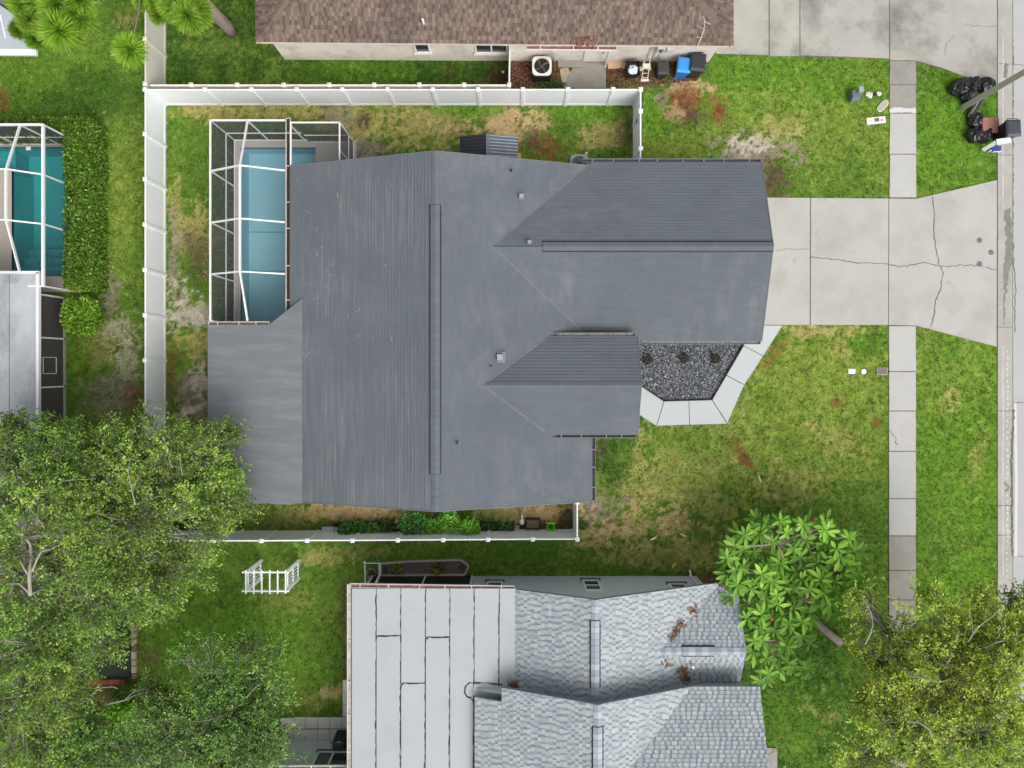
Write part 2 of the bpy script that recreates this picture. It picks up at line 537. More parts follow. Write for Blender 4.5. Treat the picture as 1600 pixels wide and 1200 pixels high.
def ground_fields(x, y):
    """albedo (n,3) and bare amount (n) of the lawn at world x, y"""
    px = x * FPX / CAM_H + NX
    py = NY - y * FPX / CAM_H
    n1 = fbm(x, y, 0.35, 4, 1)
    n2 = fbm(x, y, 1.4, 4, 2)
    n3 = fbm(x, y, 5.0, 3, 3)
    n4 = fbm(x, y, 8.0, 3, 14, 0.8)
    col = G_GREEN[None, :] * np.ones((len(x), 1))
    bare = np.zeros(len(x))
    t = np.clip((n1 - 0.42) * 4, 0, 1)[:, None]
    col = col * (1 - 0.5 * t) + G_LIME * 0.5 * t
    t = np.clip((n2 - 0.52) * 4, 0, 1)[:, None]
    col = col * (1 - 0.3 * t) + G_DEEP * 0.3 * t
    for i, (c, b, cx, cy, rx, ry, an, st) in enumerate(PATCH):
        sel = (np.abs(px - cx) < 2.2 * max(rx, ry)) & (np.abs(py - cy) < 2.2 * max(rx, ry))
        if not sel.any(): continue
        a = math.radians(an)
        dx, dy = px[sel] - cx, py[sel] - cy
        u = (dx * math.cos(a) + dy * math.sin(a)) / rx
        v = (-dx * math.sin(a) + dy * math.cos(a)) / ry
        r = np.sqrt(u * u + v * v)
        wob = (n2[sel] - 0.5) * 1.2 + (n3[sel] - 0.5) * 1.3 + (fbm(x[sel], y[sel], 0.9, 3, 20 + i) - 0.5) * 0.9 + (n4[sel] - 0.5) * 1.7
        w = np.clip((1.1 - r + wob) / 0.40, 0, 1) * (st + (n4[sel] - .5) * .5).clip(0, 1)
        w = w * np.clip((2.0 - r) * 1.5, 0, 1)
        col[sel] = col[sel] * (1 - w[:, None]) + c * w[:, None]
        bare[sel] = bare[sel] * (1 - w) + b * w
    # thin dead-thatch speckle and dark gaps everywhere
    t = np.clip((n3 - 0.60) * 5, 0, 1)[:, None] * 0.18
    col = col * (1 - t) + G_DRY * t
    t = np.clip((0.40 - n4) * 6, 0, 1)[:, None] * 0.5
    col = col * (1 - t * .55)
    col *= (0.72 + 0.56 * n3)[:, None]
    return col, bare

def make_ground():
    fx = np.arange(-25.5, 25.51, 0.085)
    fy = np.arange(-20.5, 19.01, 0.085)
    far = np.array([-400, -200, -100, -60, -40, -32, -28.0])
    xs = np.concatenate([far, fx, -far[::-1]])
    ys = np.concatenate([far, fy, -far[::-1]])
    X, Y = np.meshgrid(xs, ys)
    x, y = X.ravel(), Y.ravel()
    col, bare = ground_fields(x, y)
    z = (fbm(x, y, 1.2, 4, 9) - 0.5) * 0.03 + bare * (fbm(x, y, 7.0, 3, 8) - 0.6) * 0.03 - 0.012
    # keep the pools open: sink the lawn under each basin
    for (x0, x1, y0, y1) in POOL_RECTS:
        z[(x > x0) & (x < x1) & (y > y0) & (y < y1)] = -2.4
    z[in_poly(x, y, wpoly([(997, 530), (1165, 530), (1113, 627), (1036, 630), (997, 606)]))] = -0.05
    ny, nx = X.shape
    idx = np.arange(nx * ny).reshape(ny, nx)
    f = np.stack([idx[:-1, :-1], idx[:-1, 1:], idx[1:, 1:], idx[1:, :-1]], -1).reshape(-1, 4)
    m, nt, N, L, b = _nodes('lawn_soil')
    a = N.new('ShaderNodeAttribute')
    a.attribute_name = 'tint'
    vec = _pos(nt)
    k1 = _ramp(nt, _noise(nt, vec, 28, 4, 0.75), [(0.30, (0.38,) * 3), (0.70, (1.55,) * 3)])
    k2 = _ramp(nt, _noise(nt, vec, 95, 2, 0.7), [(0.3, (0.7,) * 3), (0.7, (1.3,) * 3)])
    c = _mixc(nt, a.outputs['Color'], k1, 1.0, 'MULTIPLY')
    c = _mixc(nt, c, k2, 1.0, 'MULTIPLY')
    L.new(c, b.inputs['Base Color'])
    b.inputs['Roughness'].default_value = 0.95
    b.inputs['Specular IOR Level'].default_value = 0.1
    _bump(nt, b, _noise(nt, vec, 40, 4, 0.8), 0.7, 0.03)
    me = np_mesh('ground', np.stack([x, y, z], -1), f, m, smooth=True)
    at = me.attributes.new('tint', 'FLOAT_COLOR', 'POINT')
    c4 = np.ones((len(x), 4), dtype=np.float32)
    c4[:, :3] = col
    at.data.foreach_set('color', c4.ravel())
    tag(obj('ground', me), kind='structure')

POOL_RECTS = []
EXCLUDE = []     # world polygons without grass blades

def make_grass(n=120000, per=5):
    """short tufts of a few blades; each tuft keeps one tone, so the turf reads as grainy"""
    x = RNG.uniform(-24.5, 24.0, n)
    y = RNG.uniform(-19.3, 17.6, n)
    ok = np.ones(n, dtype=bool)
    jx, jy = RNG.normal(0, .035, n), RNG.normal(0, .035, n)      # blades creep over the paving edges
    for poly in EXCLUDE:
        ok &= ~in_poly(x + jx, y + jy, poly)
    x, y = x[ok], y[ok]
    col, bare = ground_fields(x, y)
    keep = RNG.random(len(x)) > bare * 1.02
    x, y, col = x[keep], y[keep], col[keep]
    n = len(x)
    br = np.exp(RNG.normal(0.08, 0.34, n))
    dry = RNG.random(n) < .05
    col = col * br[:, None]
    col[dry] = col[dry] * .4 + G_DRY * .6
    hg = (0.7 + 0.8 * fbm(x, y, 0.8, 3, 5)) * RNG.uniform(.7, 1.3, n)
    x, y, col, hg = (np.repeat(q, per, 0) for q in (x, y, col, hg))
    k = len(x)
    a = RNG.uniform(0, 2 * np.pi, k)
    x = x + RNG.normal(0, .02, k)
    y = y + RNG.normal(0, .02, k)
    hgt = RNG.uniform(0.02, 0.06, k) * hg
    lean = RNG.uniform(0.03, 0.10, k)
    w = RNG.uniform(0.007, 0.015, k)
    ca, sa = np.cos(a), np.sin(a)
    base = np.stack([x, y, np.full(k, -0.005)], -1)
    side = np.stack([-sa, ca, np.zeros(k)], -1) * w[:, None]
    tip = base + np.stack([ca * lean, sa * lean, hgt + 0.012], -1)
    v = np.empty((k, 3, 3))
    v[:, 0], v[:, 1], v[:, 2] = base - side, base + side, tip
    f = np.arange(k * 3).reshape(k, 3)
    c = np.clip(col * RNG.uniform(.75, 1.3, (k, 1)) * np.stack([RNG.uniform(.88, 1.15, k), np.ones(k), RNG.uniform(.7, 1.1, k)], -1), 0.004, 0.8)
    me = np_mesh('grass', v.reshape(-1, 3), f, leaf_mat('grass_blades', 0.2, 0.6), c)
    tag(obj('grass', me), 'short patchy green and straw coloured grass of the lawns', 'grass', kind='stuff')

# ================================================================== PAVING
M_conc = mat('driveway_concrete', (0.435, 0.425, 0.395), 0.85, 0.07, 0.7, 0.06, 25, 0.15, dirt=(0.29, 0.275, 0.24), dirt_amt=0.45, dirt_scale=0.6, spots=0.35, spot_scale=1.3)
M_conc_light = mat('sidewalk_concrete', (0.46, 0.455, 0.43), 0.85, 0.06, 1.0, 0.06, 30, 0.15, dirt=(0.36, 0.345, 0.31), dirt_amt=0.3, dirt_scale=0.9, spots=0.25, spot_scale=2.5)
M_conc_dirty = mat('stained_concrete', (0.40, 0.385, 0.345), 0.88, 0.12, 0.9, 0.10, 30, 0.2, dirt=(0.15, 0.15, 0.13), dirt_amt=0.9, dirt_scale=0.42, spots=0.5, spot_scale=1.0)
M_conc_grey = mat('weathered_concrete', (0.31, 0.295, 0.26), 0.9, 0.12, 1.5, 0.12, 30, 0.25, dirt=(0.20, 0.185, 0.16), dirt_amt=0.5)
M_walk = mat('pale_painted_walk', (0.49, 0.515, 0.51), 0.7, 0.03, 1.0, 0.02, 30, 0.05)
M_crack = mat('crack_dirt', (0.16, 0.15, 0.13), 0.95, 0.25, 5, 0.2, 60, 0.1)
M_kerb = mat('kerb_concrete', (0.40, 0.38, 0.35), 0.85, 0.12, 1.2, 0.12, 30, 0.2, dirt=(0.30, 0.28, 0.26), dirt_amt=0.5, dirt_scale=0.8)
M_road = mat('pale_asphalt', (0.42, 0.42, 0.42), 0.9, 0.06, 0.8, 0.14, 60, 0.3)
M_paint = mat('road_paint', (0.58, 0.58, 0.57), 0.7, 0.05, 2, 0.05, 40, 0.05)
M_wet = mat('wet_silt', (0.21, 0.20, 0.18), 0.35, 0.2, 3, 0.1, 30, 0.1)

def shrink(poly, d):
    """move every edge of a convex-ish polygon inward by d"""
    n = len(poly)
    a = sum(poly[i][0] * poly[(i + 1) % n][1] - poly[(i + 1) % n][0] * poly[i][1] for i in range(n))
    if a < 0: poly = poly[::-1]
    out = []
    for i in range(n):
        p0, p1, p2 = Vector(poly[i - 1]), Vector(poly[i]), Vector(poly[(i + 1) % n])
        d1, d2 = (p1 - p0).normalized(), (p2 - p1).normalized()
        n1, n2 = Vector((-d1.y, d1.x)), Vector((-d2.y, d2.x))
        b = (n1 + n2)
        k = max(0.3, b.dot(n1))
        out.append(tuple(p1 + b * (d / k)))
    return out

def slab(parent, pts, m, z0=-0.08, z1=0.03, gap=0.008, name='slab'):
    poly = shrink(wpoly(pts), gap)
    o = MB().prism(poly, z0, z1).build(name, m, parent, bevel=0.006)
    EXCLUDE.append(wpoly(pts))
    return o

def ribbon(parent, pts, z, w, m, name='crack', jit=0.35, n_sub=5, seed=1, amp=0.02):
    r = random.Random(seed)
    path = [PV(x, y, z) for x, y in pts]
    fine = []
    for a, b in zip(path[:-1], path[1:]):
        L = (b - a).length
        k = max(2, int(L / 0.12))
        d = (b - a).normalized()
        s = Vector((-d.y, d.x, 0))
        for i in range(k):
            fine.append(a.lerp(b, i / k) + s * r.gauss(0, amp))
    fine.append(path[-1])
    vs, fs = [], []
    for i, p in enumerate(fine):
        d = (fine[min(i + 1, len(fine) - 1)] - fine[max(i - 1, 0)]).normalized()
        s = Vector((-d.y, d.x, 0))
        ww = w * r.uniform(1 - jit, 1 + jit) / 2
        vs += [p + s * ww, p - s * ww]
    for i in range(len(fine) - 1):
        fs.append((2 * i, 2 * i + 1, 2 * i + 3, 2 * i + 2))
    return MB().add(vs, fs).build(name, m, parent)

def structure(name):
    o = bpy.data.objects.new(name, None)
    link(o)
    return tag(o, kind='structure')

def make_paving():
    # joints show the dark bed below the slabs
    bed = MB()
    for poly in ([(1196, 309), (1431, 309), (1557, 281), (1557, 540), (1431, 509), (1196, 509)],
                 [(1389, 95), (1431, 95), (1431, 309), (1389, 309)], [(1388, 509), (1431, 509), (1431, 1230), (1388, 1230)],
                 [(1146, -30), (1557, -30), (1557, 132), (1431, 97), (1390, 93), (1146, 86)]):
        bed.prism(shrink(wpoly(poly), 0.02), -0.09, 0.012)
    tag(bed.build('paving_bed', M_crack), kind='structure')
    d = structure('driveway')
    slab(d, [(1150, 308), (1265.5, 309), (1265, 508), (1150, 508)], M_conc)
    slab(d, [(1266.5, 309), (1388, 310), (1387.5, 508), (1266, 508)], M_conc)
    slab(d, [(1388.5, 310), (1431, 310.5), (1557.5, 281), (1557, 542), (1431, 509), (1388, 508)], M_conc)
    zc = 0.034
    ribbon(d, [(1266, 402), (1300, 405), (1340, 410), (1388, 412), (1408, 416), (1425, 414), (1446, 410), (1466, 415), (1475, 416), (1500, 414), (1531, 415), (1557, 422)], zc, 0.035, M_crack, seed=3)
    ribbon(d, [(1457, 307), (1460, 340), (1459, 372), (1464, 395), (1467, 414)], zc, 0.045, M_crack, seed=4)
    ribbon(d, [(1471, 416), (1474, 428), (1470, 450), (1462, 470), (1460, 490), (1454, 511)], zc, 0.045, M_crack, seed=5)
    ribbon(d, [(1212, 391), (1235, 389), (1265, 390)], zc, 0.018, M_crack, seed=6)
    for (x, y) in ((1530.5, 375.5), (1548.5, 394.5), (1530.5, 412.5)):
        c = PV(x, y, 0.03)
        t = thing('cleanout_cap', 'round dark cap with blue rim set in the cracked driveway' if y > 410 else ('round grey cap in the driveway beside the street gutter' if x > 1540 else 'round dark grey cap in the driveway apart from the crack'), 'drain cap', c, 'caps in the driveway')
        MB().lathe(c, [(0.125, 0), (0.125, 0.008), (0.115, 0.012)], 20).build('rim', mat('cap_rim_blue', S(96, 118, 140), 0.5) if y > 410 else M_grey_metal, t)
        MB().lathe(c + Vector((0, 0, 0.0125)), [(0.095, 0), (0.09, 0.008)], 18).build('lid', mat('cap_lid', S(110, 110, 112), 0.6, 0.3, 12), t)
    # sidewalk
    s = structure('sidewalk')
    ys = [95, 132.5, 177, 241, 309]
    for i in range(4):
        slab(s, [(1390, ys[i] + .4), (1431, ys[i] + .4), (1431.5, ys[i + 1] - .4), (1389, ys[i + 1] - .4)], M_conc_grey if i < 2 else M_conc_light)
    ribbon(s, [(1390, 173), (1431, 172)], 0.035, 0.22, M_paint, 'paint_patch', 0.3, seed=9)
    ys = [509, 580.5, 642, 705, 779, 837, 891, 937, 993, 1050, 1110, 1170, 1230]
    for i in range(len(ys) - 1):
        slab(s, [(1388.3, ys[i] + .4), (1430.7, ys[i] + .4), (1431, ys[i + 1] - .4), (1388.6, ys[i + 1] - .4)], M_conc_light if i < 5 else M_conc_grey)
    ribbon(s, [(1390, 670), (1398, 682), (1403, 695)], 0.035, 0.03, M_crack, seed=10, amp=.05)
    # neighbour's driveway
    n = structure('neighbour_driveway')
    slab(n, [(1118, 84), (1118, -30), (1201, -30), (1201, 87)], M_conc_dirty)
    slab(n, [(1202, -30), (1249, -30), (1249, 88), (1202, 88)], M_conc_dirty)
    slab(n, [(1249.8, -30), (1389, -30), (1389, 92), (1320, 89), (1249.8, 87)], M_conc_dirty)
    slab(n, [(1390, -30), (1557.5, -30), (1557.5, 133), (1512, 122), (1470, 106), (1431, 95), (1390, 94.5)], M_conc_dirty)
    ribbon(n, [(1476, 86), (1478, 70), (1492, 55)], 0.035, 0.018, M_crack, seed=12)
    ribbon(n, [(1508, 38), (1540, 42), (1556, 40)], 0.035, 0.018, M_crack, seed=13)
    # entry walk
    w = structure('entry_walk')
    for pts in ([(1160, 500), (1188, 508.5), (1222, 508.5), (1192, 556), (1162, 540)], [(1161.5, 540.5), (1191.5, 556.5), (1162.5, 601), (1135, 586)],
                [(1134.7, 586.7), (1162, 601.7), (1136, 661), (1112.5, 624.5)], [(1112, 625), (1135.2, 662), (1077.3, 663.5), (1076.3, 626)],
                [(1075.7, 626), (1076.7, 663.5), (1026, 665), (1037.5, 627)], [(1036.8, 627), (1025.3, 665), (994, 645), (994, 600), (1003, 604)]):
        slab(w, pts, M_walk, z1=0.05, gap=0.004)
    # south-east stub of walk and pavers
    e = structure('side_walk')
    slab(e, [(1192, 1167), (1214, 1169), (1215, 1230), (1192, 1230)], M_conc_grey)
    ribbon(e, [(1201, 1181), (1210, 1171)], 0.035, 0.04, M_crack, seed=14)
    # street: kerb, gutter pan, road
    k = structure('kerb')
    k0 = -40
    cuts = [-40, 100, 242, 511, 642, 790, 836, 930, 1060, 1240]
    for a, b in zip(cuts[:-1], cuts[1:]):
        q = wpoly([(1558.3, a + .4), (1567, a + .4), (1567, b - .4), (1558.3, b - .4)])
        MB().prism(q, -0.15, 0.035).build('kerb_stone', M_kerb, k, bevel=0.01)
        q = wpoly([(1567.4, a + .4), (1582, a + .4), (1582, b - .4), (1567.4, b - .4)])
        MB().prism(q, -0.15, 0.006).build('gutter_pan', M_kerb, k, bevel=0.008)
    EXCLUDE.append(wpoly([(1558, -60), (1700, -60), (1700, 1300), (1558, 1300)]))
    for a, b, sd in ((60, 330, 1), (540, 640, 2), (640, 900, 3)):
        ribbon(k, [(1567.5, a), (1567, (a + b) / 2), (1567.5, b)], 0.04, 0.035, M_paint, 'worn_paint', 0.45, seed=sd, amp=0.006)
    for i, y in enumerate(range(548, 900, 9)):
        x0 = 1572 + random.uniform(-1, 1)
        ribbon(k, [(x0 + 2, y), (x0 + 2.4, y + random.uniform(2, 6))], 0.011, 0.06, M_paint, 'worn_paint', 0.3, seed=40 + i, amp=0.004)
    ribbon(k, [(1572, 328), (1576, 345), (1577, 375), (1577, 400), (1572, 420), (1569, 445)], 0.012, 0.30, M_wet, 'wet_silt', 0.35, seed=21, amp=0.04)
    ribbon(k, [(1570, 445), (1568.5, 465), (1568, 508)], 0.012, 0.10, M_wet, 'wet_silt', 0.5, seed=22, amp=0.03)
    ribbon(k, [(1572, 100), (1571, 122)], 0.012, 0.2, M_wet, 'wet_silt', 0.3, seed=23, amp=0.03)
    ribbon(k, [(1570, 752), (1575, 760), (1570, 768)], 0.012, 0.12, M_wet, 'wet_silt', 0.4, seed=24)
    x0 = P(1583, 0)[0]
    rd = MB().prism([(x0, -60), (x0 + 7.5, -60), (x0 + 7.5, 60), (x0, 60)], -0.12, 0.0).build('road', M_road)
    tag(rd, kind='structure')
    ribbon(rd, [(1582.5, 60), (1583, 120), (1582.7, 400), (1586, 430), (1587, 460), (1585, 520)], 0.005, 0.04, M_crack, seed=31)
    ribbon(rd, [(1584, 640), (1580, 720), (1581, 800), (1582, 870)], 0.012, 0.09, M_crack, seed=32)
    ribbon(rd, [(1584, 629), (1604, 629)], 0.005, 0.025, M_crack, seed=33)
    ribbon(rd, [(1584, 870), (1604, 869)], 0.005, 0.02, M_crack, seed=34)
    ribbon(rd, [(1583.5, 100), (1604, 101)], 0.005, 0.02, M_crack, seed=35)
    ribbon(rd, [(1586, 630), (1588, 750), (1587, 870)], 0.006, 0.13, M_paint, 'white_line', 0.05, seed=36, amp=0.004)
    # patio tiles of the southern house
    pt = structure('patio')
    cx = [438, 459, 477.5, 496.5, 515.5, 534.5, 553]
    Mtile = mat('pale_patio_tile', (0.68, 0.66, 0.63), 0.8, 0.07, 0.9, 0.06, 30, 0.1, dirt=(0.22, 0.2, 0.18), dirt_amt=0.35, dirt_scale=1.2)
    for i in range(6):
        for (a, b) in ((1120, 1138.3), (1139, 1157)):
            if i == 0 and a == 1120: a = 1121
            slab(pt, [(cx[i], a), (cx[i + 1], a - (1 if i == 5 else 0)), (cx[i + 1], b), (cx[i], b)], Mtile, gap=0.008, name='tile')
    for (a, b) in ((1062, 1081), (1081, 1100), (1100, 1119.6)):
        slab(pt, [(535.5, a), (553, a), (553, b), (535.5, b)], Mtile, gap=0.008, name='tile')
    MB().prism(shrink(wpoly([(438, 1120), (553, 1119), (553, 1158), (438, 1158)]), 0.02), -0.09, 0.012).build('tile_bed', M_soil, pt)
    MB().prism(shrink(wpoly([(535.5, 1062), (553, 1062), (553, 1119), (535.5, 1119)]), 0.02), -0.09, 0.0115).build('tile_bed', M_soil, pt)
    # concrete pad beside the top house
    pd = structure('service_pad')
    slab(pd, [(900, 97), (947, 97), (947, 138), (880, 138), (886, 120)], M_conc_grey, z1=0.025)
    slab(pd, [(874, 108), (888, 103), (893, 120), (884, 137), (878, 132)], mat('sandy_grit', S(186, 168, 142), 0.95, .25, 6, .3, 60, .6), z1=0.01, name='grit')
# ================================================================== ROOF HELPERS
def clip_convex(sub, clip):
    """Sutherland-Hodgman in 2-D, clip polygon counter-clockwise"""
    out = sub
    n = len(clip)
    for i in range(n):
        ax, ay = clip[i]
        bx, by = clip[(i + 1) % n]
        ex, ey = bx - ax, by - ay
        inp, out = out, []
        if not inp: return []
        for j in range(len(inp)):
            p, q = inp[j - 1], inp[j]
            sp = ex * (p[1] - ay) - ey * (p[0] - ax)
            sq = ex * (q[1] - ay) - ey * (q[0] - ax)
            if sq >= -1e-9:
                if sp < -1e-9:
                    t = sp / (sp - sq)
                    out.append((p[0] + (q[0] - p[0]) * t, p[1] + (q[1] - p[1]) * t))
                out.append(q)
            elif sp >= -1e-9:
                t = sp / (sp - sq)
                out.append((p[0] + (q[0] - p[0]) * t, p[1] + (q[1] - p[1]) * t))
    return out

def shingles(polys, e, wr, colour, hi=0.014, lo=0.003, jit=0.006, seed=1, lift=0.002, narrow=None):
    """overlapping shingle courses, every tab its own faces, on planar convex 3-D polygons"""
    r = random.Random(seed)
    mb = MB()
    for poly in polys:
        p = [Vector(q) for q in poly]
        nrm = Vector((0, 0, 0))
        for i in range(len(p)):
            nrm += (p[i] - p[0]).cross(p[(i + 1) % len(p)] - p[0])
        nrm.normalize()
        if nrm.z < 0: nrm = -nrm
        d = Vector((0, 0, -1)) - nrm * (-nrm.z)
        d.normalize()
        u = nrm.cross(d)
        o = p[0]
        uv = [((q - o).dot(u), (q - o).dot(d)) for q in p]
        a = sum(uv[i][0] * uv[(i + 1) % len(uv)][1] - uv[(i + 1) % len(uv)][0] * uv[i][1] for i in range(len(uv)))
        if a < 0: uv = uv[::-1]
        u0, u1 = min(q[0] for q in uv), max(q[0] for q in uv)
        v0, v1 = min(q[1] for q in uv), max(q[1] for q in uv)
        k = math.floor(v0 / e) - 1
        n = int((v1 - v0) / e) + 3
        for c in range(n):
            va = (k + c) * e
            vb = va + e
            if vb < v0 or va > v1: continue
            x = u0 - r.uniform(0, wr[1])
            alt = 0
            while x < u1:
                alt += 1
                w = r.uniform(*(wr if not narrow or alt % 2 else narrow))
                q = clip_convex([(x, va), (x + w, va), (x + w, vb), (x, vb)], uv)
                x += w
                if len(q) < 3: continue
                j = r.uniform(0, jit) if not narrow or alt % 2 else -hi * .55
                top = [o + u * s[0] + d * s[1] + nrm * (lift + lo + (hi + j - lo) * (s[1] - va) / e) for s in q]
                mb.col = colour(r, alt % 2)
                m = len(q)
                mb.add(top, [tuple(range(m)) if False else tuple(range(m))])
                for i in range(m):
                    s, t = q[i], q[(i + 1) % m]
                    if abs(s[1] - vb) < 1e-5 and abs(t[1] - vb) < 1e-5 and abs(s[0] - t[0]) > 1e-4:
                        lo1 = o + u * s[0] + d * s[1] + nrm * 0.0
                        lo2 = o + u * t[0] + d * t[1] + nrm * 0.0
                        mb.add([top[i], top[(i + 1) % m], lo2, lo1], [(0, 1, 2, 3)])
    return mb

def ridge_caps(parent, a, b, w, drop, m, vent=True, seg=0.26, base_m=None, hgt=0.05, colour=None, name='ridge_cap'):
    """row of folded cap shingles along a ridge; with vent=True they ride on a dark vent strip"""
    a, b = Vector(a), Vector(b)
    d = (b - a)
    L = d.length
    d.normalize()
    s = Vector((-d.y, d.x, 0)).normalized()
    up = Vector((0, 0, 1))
    n = max(1, int(round(L / seg)))
    z0 = hgt if vent else 0.022
    if vent:
        bb = MB()
        vs = []
        for t in (0, L):
            for k in (-1, 0, 1):
                vs.append(a + d * t + s * (k * (w / 2 + 0.045)) + up * (z0 - 0.012 - drop * abs(k)))
            for k in (1, -1):
                vs.append(a + d * t + s * (k * (w / 2 + 0.045)) + up * (-drop - 0.03))
        bb.add(vs, [(0, 1, 2, 3, 4), (9, 8, 7, 6, 5), (0, 5, 6, 1), (1, 6, 7, 2), (2, 7, 8, 3), (4, 9, 5, 0)])
        bb.build('ridge_vent', base_m or M_dark, parent)
    me = None
    mb = MB()
    l = L / n
    vs = []
    for (t, h) in ((0.0, 0.002), (l * 0.985, 0.014)):
        for k in (-1, 0, 1):
            vs.append(d * t + s * (k * w / 2) + up * (z0 + h - drop * abs(k) * 0.97))
        for k in (1, 0, -1):
            vs.append(d * t + s * (k * w / 2) + up * (z0 - 0.006 - drop * abs(k) * 0.97))
    mb.add(vs, [(0, 1, 2, 3, 4, 5), (11, 10, 9, 8, 7, 6), (0, 6, 7, 1), (1, 7, 8, 2), (2, 8, 9, 3), (5, 11, 6, 0)])
    ms = m if isinstance(m, list) else [m]
    mes = [mb.mesh(name, mm) for mm in ms]
    r = random.Random(5)
    for i in range(n):
        obj(name, r.choice(mes), parent, a + d * (l * i))

def gutter(parent, a, b, out, w=0.13, h=0.10, m=None, inside=None, seg=0.85, debris=None, lip=None):
    """open K-style gutter with hanger straps along the eave from a to b"""
    a, b, out = Vector(a), Vector(b), Vector(out).normalized()
    m = m or M_white_metal
    mb = MB()
    z = Vector((0, 0, 1))
    mb.beam(a + out * (w / 2) - z * h, b + out * (w / 2) - z * h, w, 0.012)
    mb.beam(a + out * 0.006 - z * (h / 2), b + out * 0.006 - z * (h / 2), 0.010, h)
    mb.beam(a + out * w - z * (h / 2), b + out * w - z * (h / 2), 0.022, h)
    d = (b - a).normalized()
    for e in (a, b):
        mb.beam(e + out * 0.0 - z * (h / 2), e + out * w - z * (h / 2), 0.012, h)
    g = mb.build('gutter', m, parent)
    if inside or debris:
        db = MB()
        n = max(2, int((b - a).length / 0.15))
        r = random.Random(3)
        vs, fs = [], []
        for i in range(n + 1):
            p = a.lerp(b, 0.003 + 0.994 * i / n)
            zz = -h + 0.014 + (r.uniform(0.01, 0.05) if debris else 0.0)
            vs += [p + out * 0.015 + z * zz, p + out * (w - 0.015) + z * zz]
        for i in range(n):
            fs.append((2 * i, 2 * i + 1, 2 * i + 3, 2 * i + 2))
        db.add(vs, fs).build('gutter_debris' if debris else 'gutter_lining', debris or inside, g)
    L = (b - a).length
    n = max(1, int(L / seg))
    hm = MB().beam(Vector((0, 0, 0)), out * w, 0.03, 0.012).mesh('hanger', lip or m)
    for i in range(n):
        t = (i + 0.5 + random.uniform(-.15, .15)) / n
        obj('hanger', hm, g, a.lerp(b, t) - z * 0.012)
    return g

# ================================================================== MAIN HOUSE
ZE, ZR, XR = 2.75, 4.82, -2.93
YN, YS, XW, XE = 8.23, -5.52, -9.10, 3.28

def shingle_roof_mat(name, streak, amt):
    m, nt, N, L, b = _nodes(name)
    a = N.new('ShaderNodeAttribute')
    a.attribute_name = 'col'
    vec = _pos(nt)
    k = _ramp(nt, _noise(nt, vec, 0.35, 4), [(0.3, (0.93,) * 3), (0.7, (1.08,) * 3)])
    k2 = _ramp(nt, _noise(nt, vec, 38, 3, .8), [(0.25, (0.80,) * 3), (0.75, (1.2,) * 3)])
    c = _mixc(nt, a.outputs['Color'], k, 1.0, 'MULTIPLY')
    c = _mixc(nt, c, k2, 1.0, 'MULTIPLY')
    # chalky dust streaks lying along the courses, in loose areas
    if amt:
        st = _noise(nt, _pos(nt, streak), 1.0, 5, 0.7)
        area = _ramp(nt, _noise(nt, _pos(nt), 0.22, 3), [(0.38, (0.12,) * 3), (0.58, (1, 1, 1))])
        f = _ramp(nt, st, [(0.46, (0, 0, 0)), (0.74, (amt,) * 3)])
        f2 = _mixc(nt, f, area, 1.0, 'MULTIPLY')
        c = _mixc(nt, c, S(176, 174, 172), f2)
    L.new(c, b.inputs['Base Color'])
    b.inputs['Roughness'].default_value = 0.9
    b.inputs['Specular IOR Level'].default_value = 0.2
    _bump(nt, b, _noise(nt, vec, 120, 2), 0.25, 0.005)
    return m

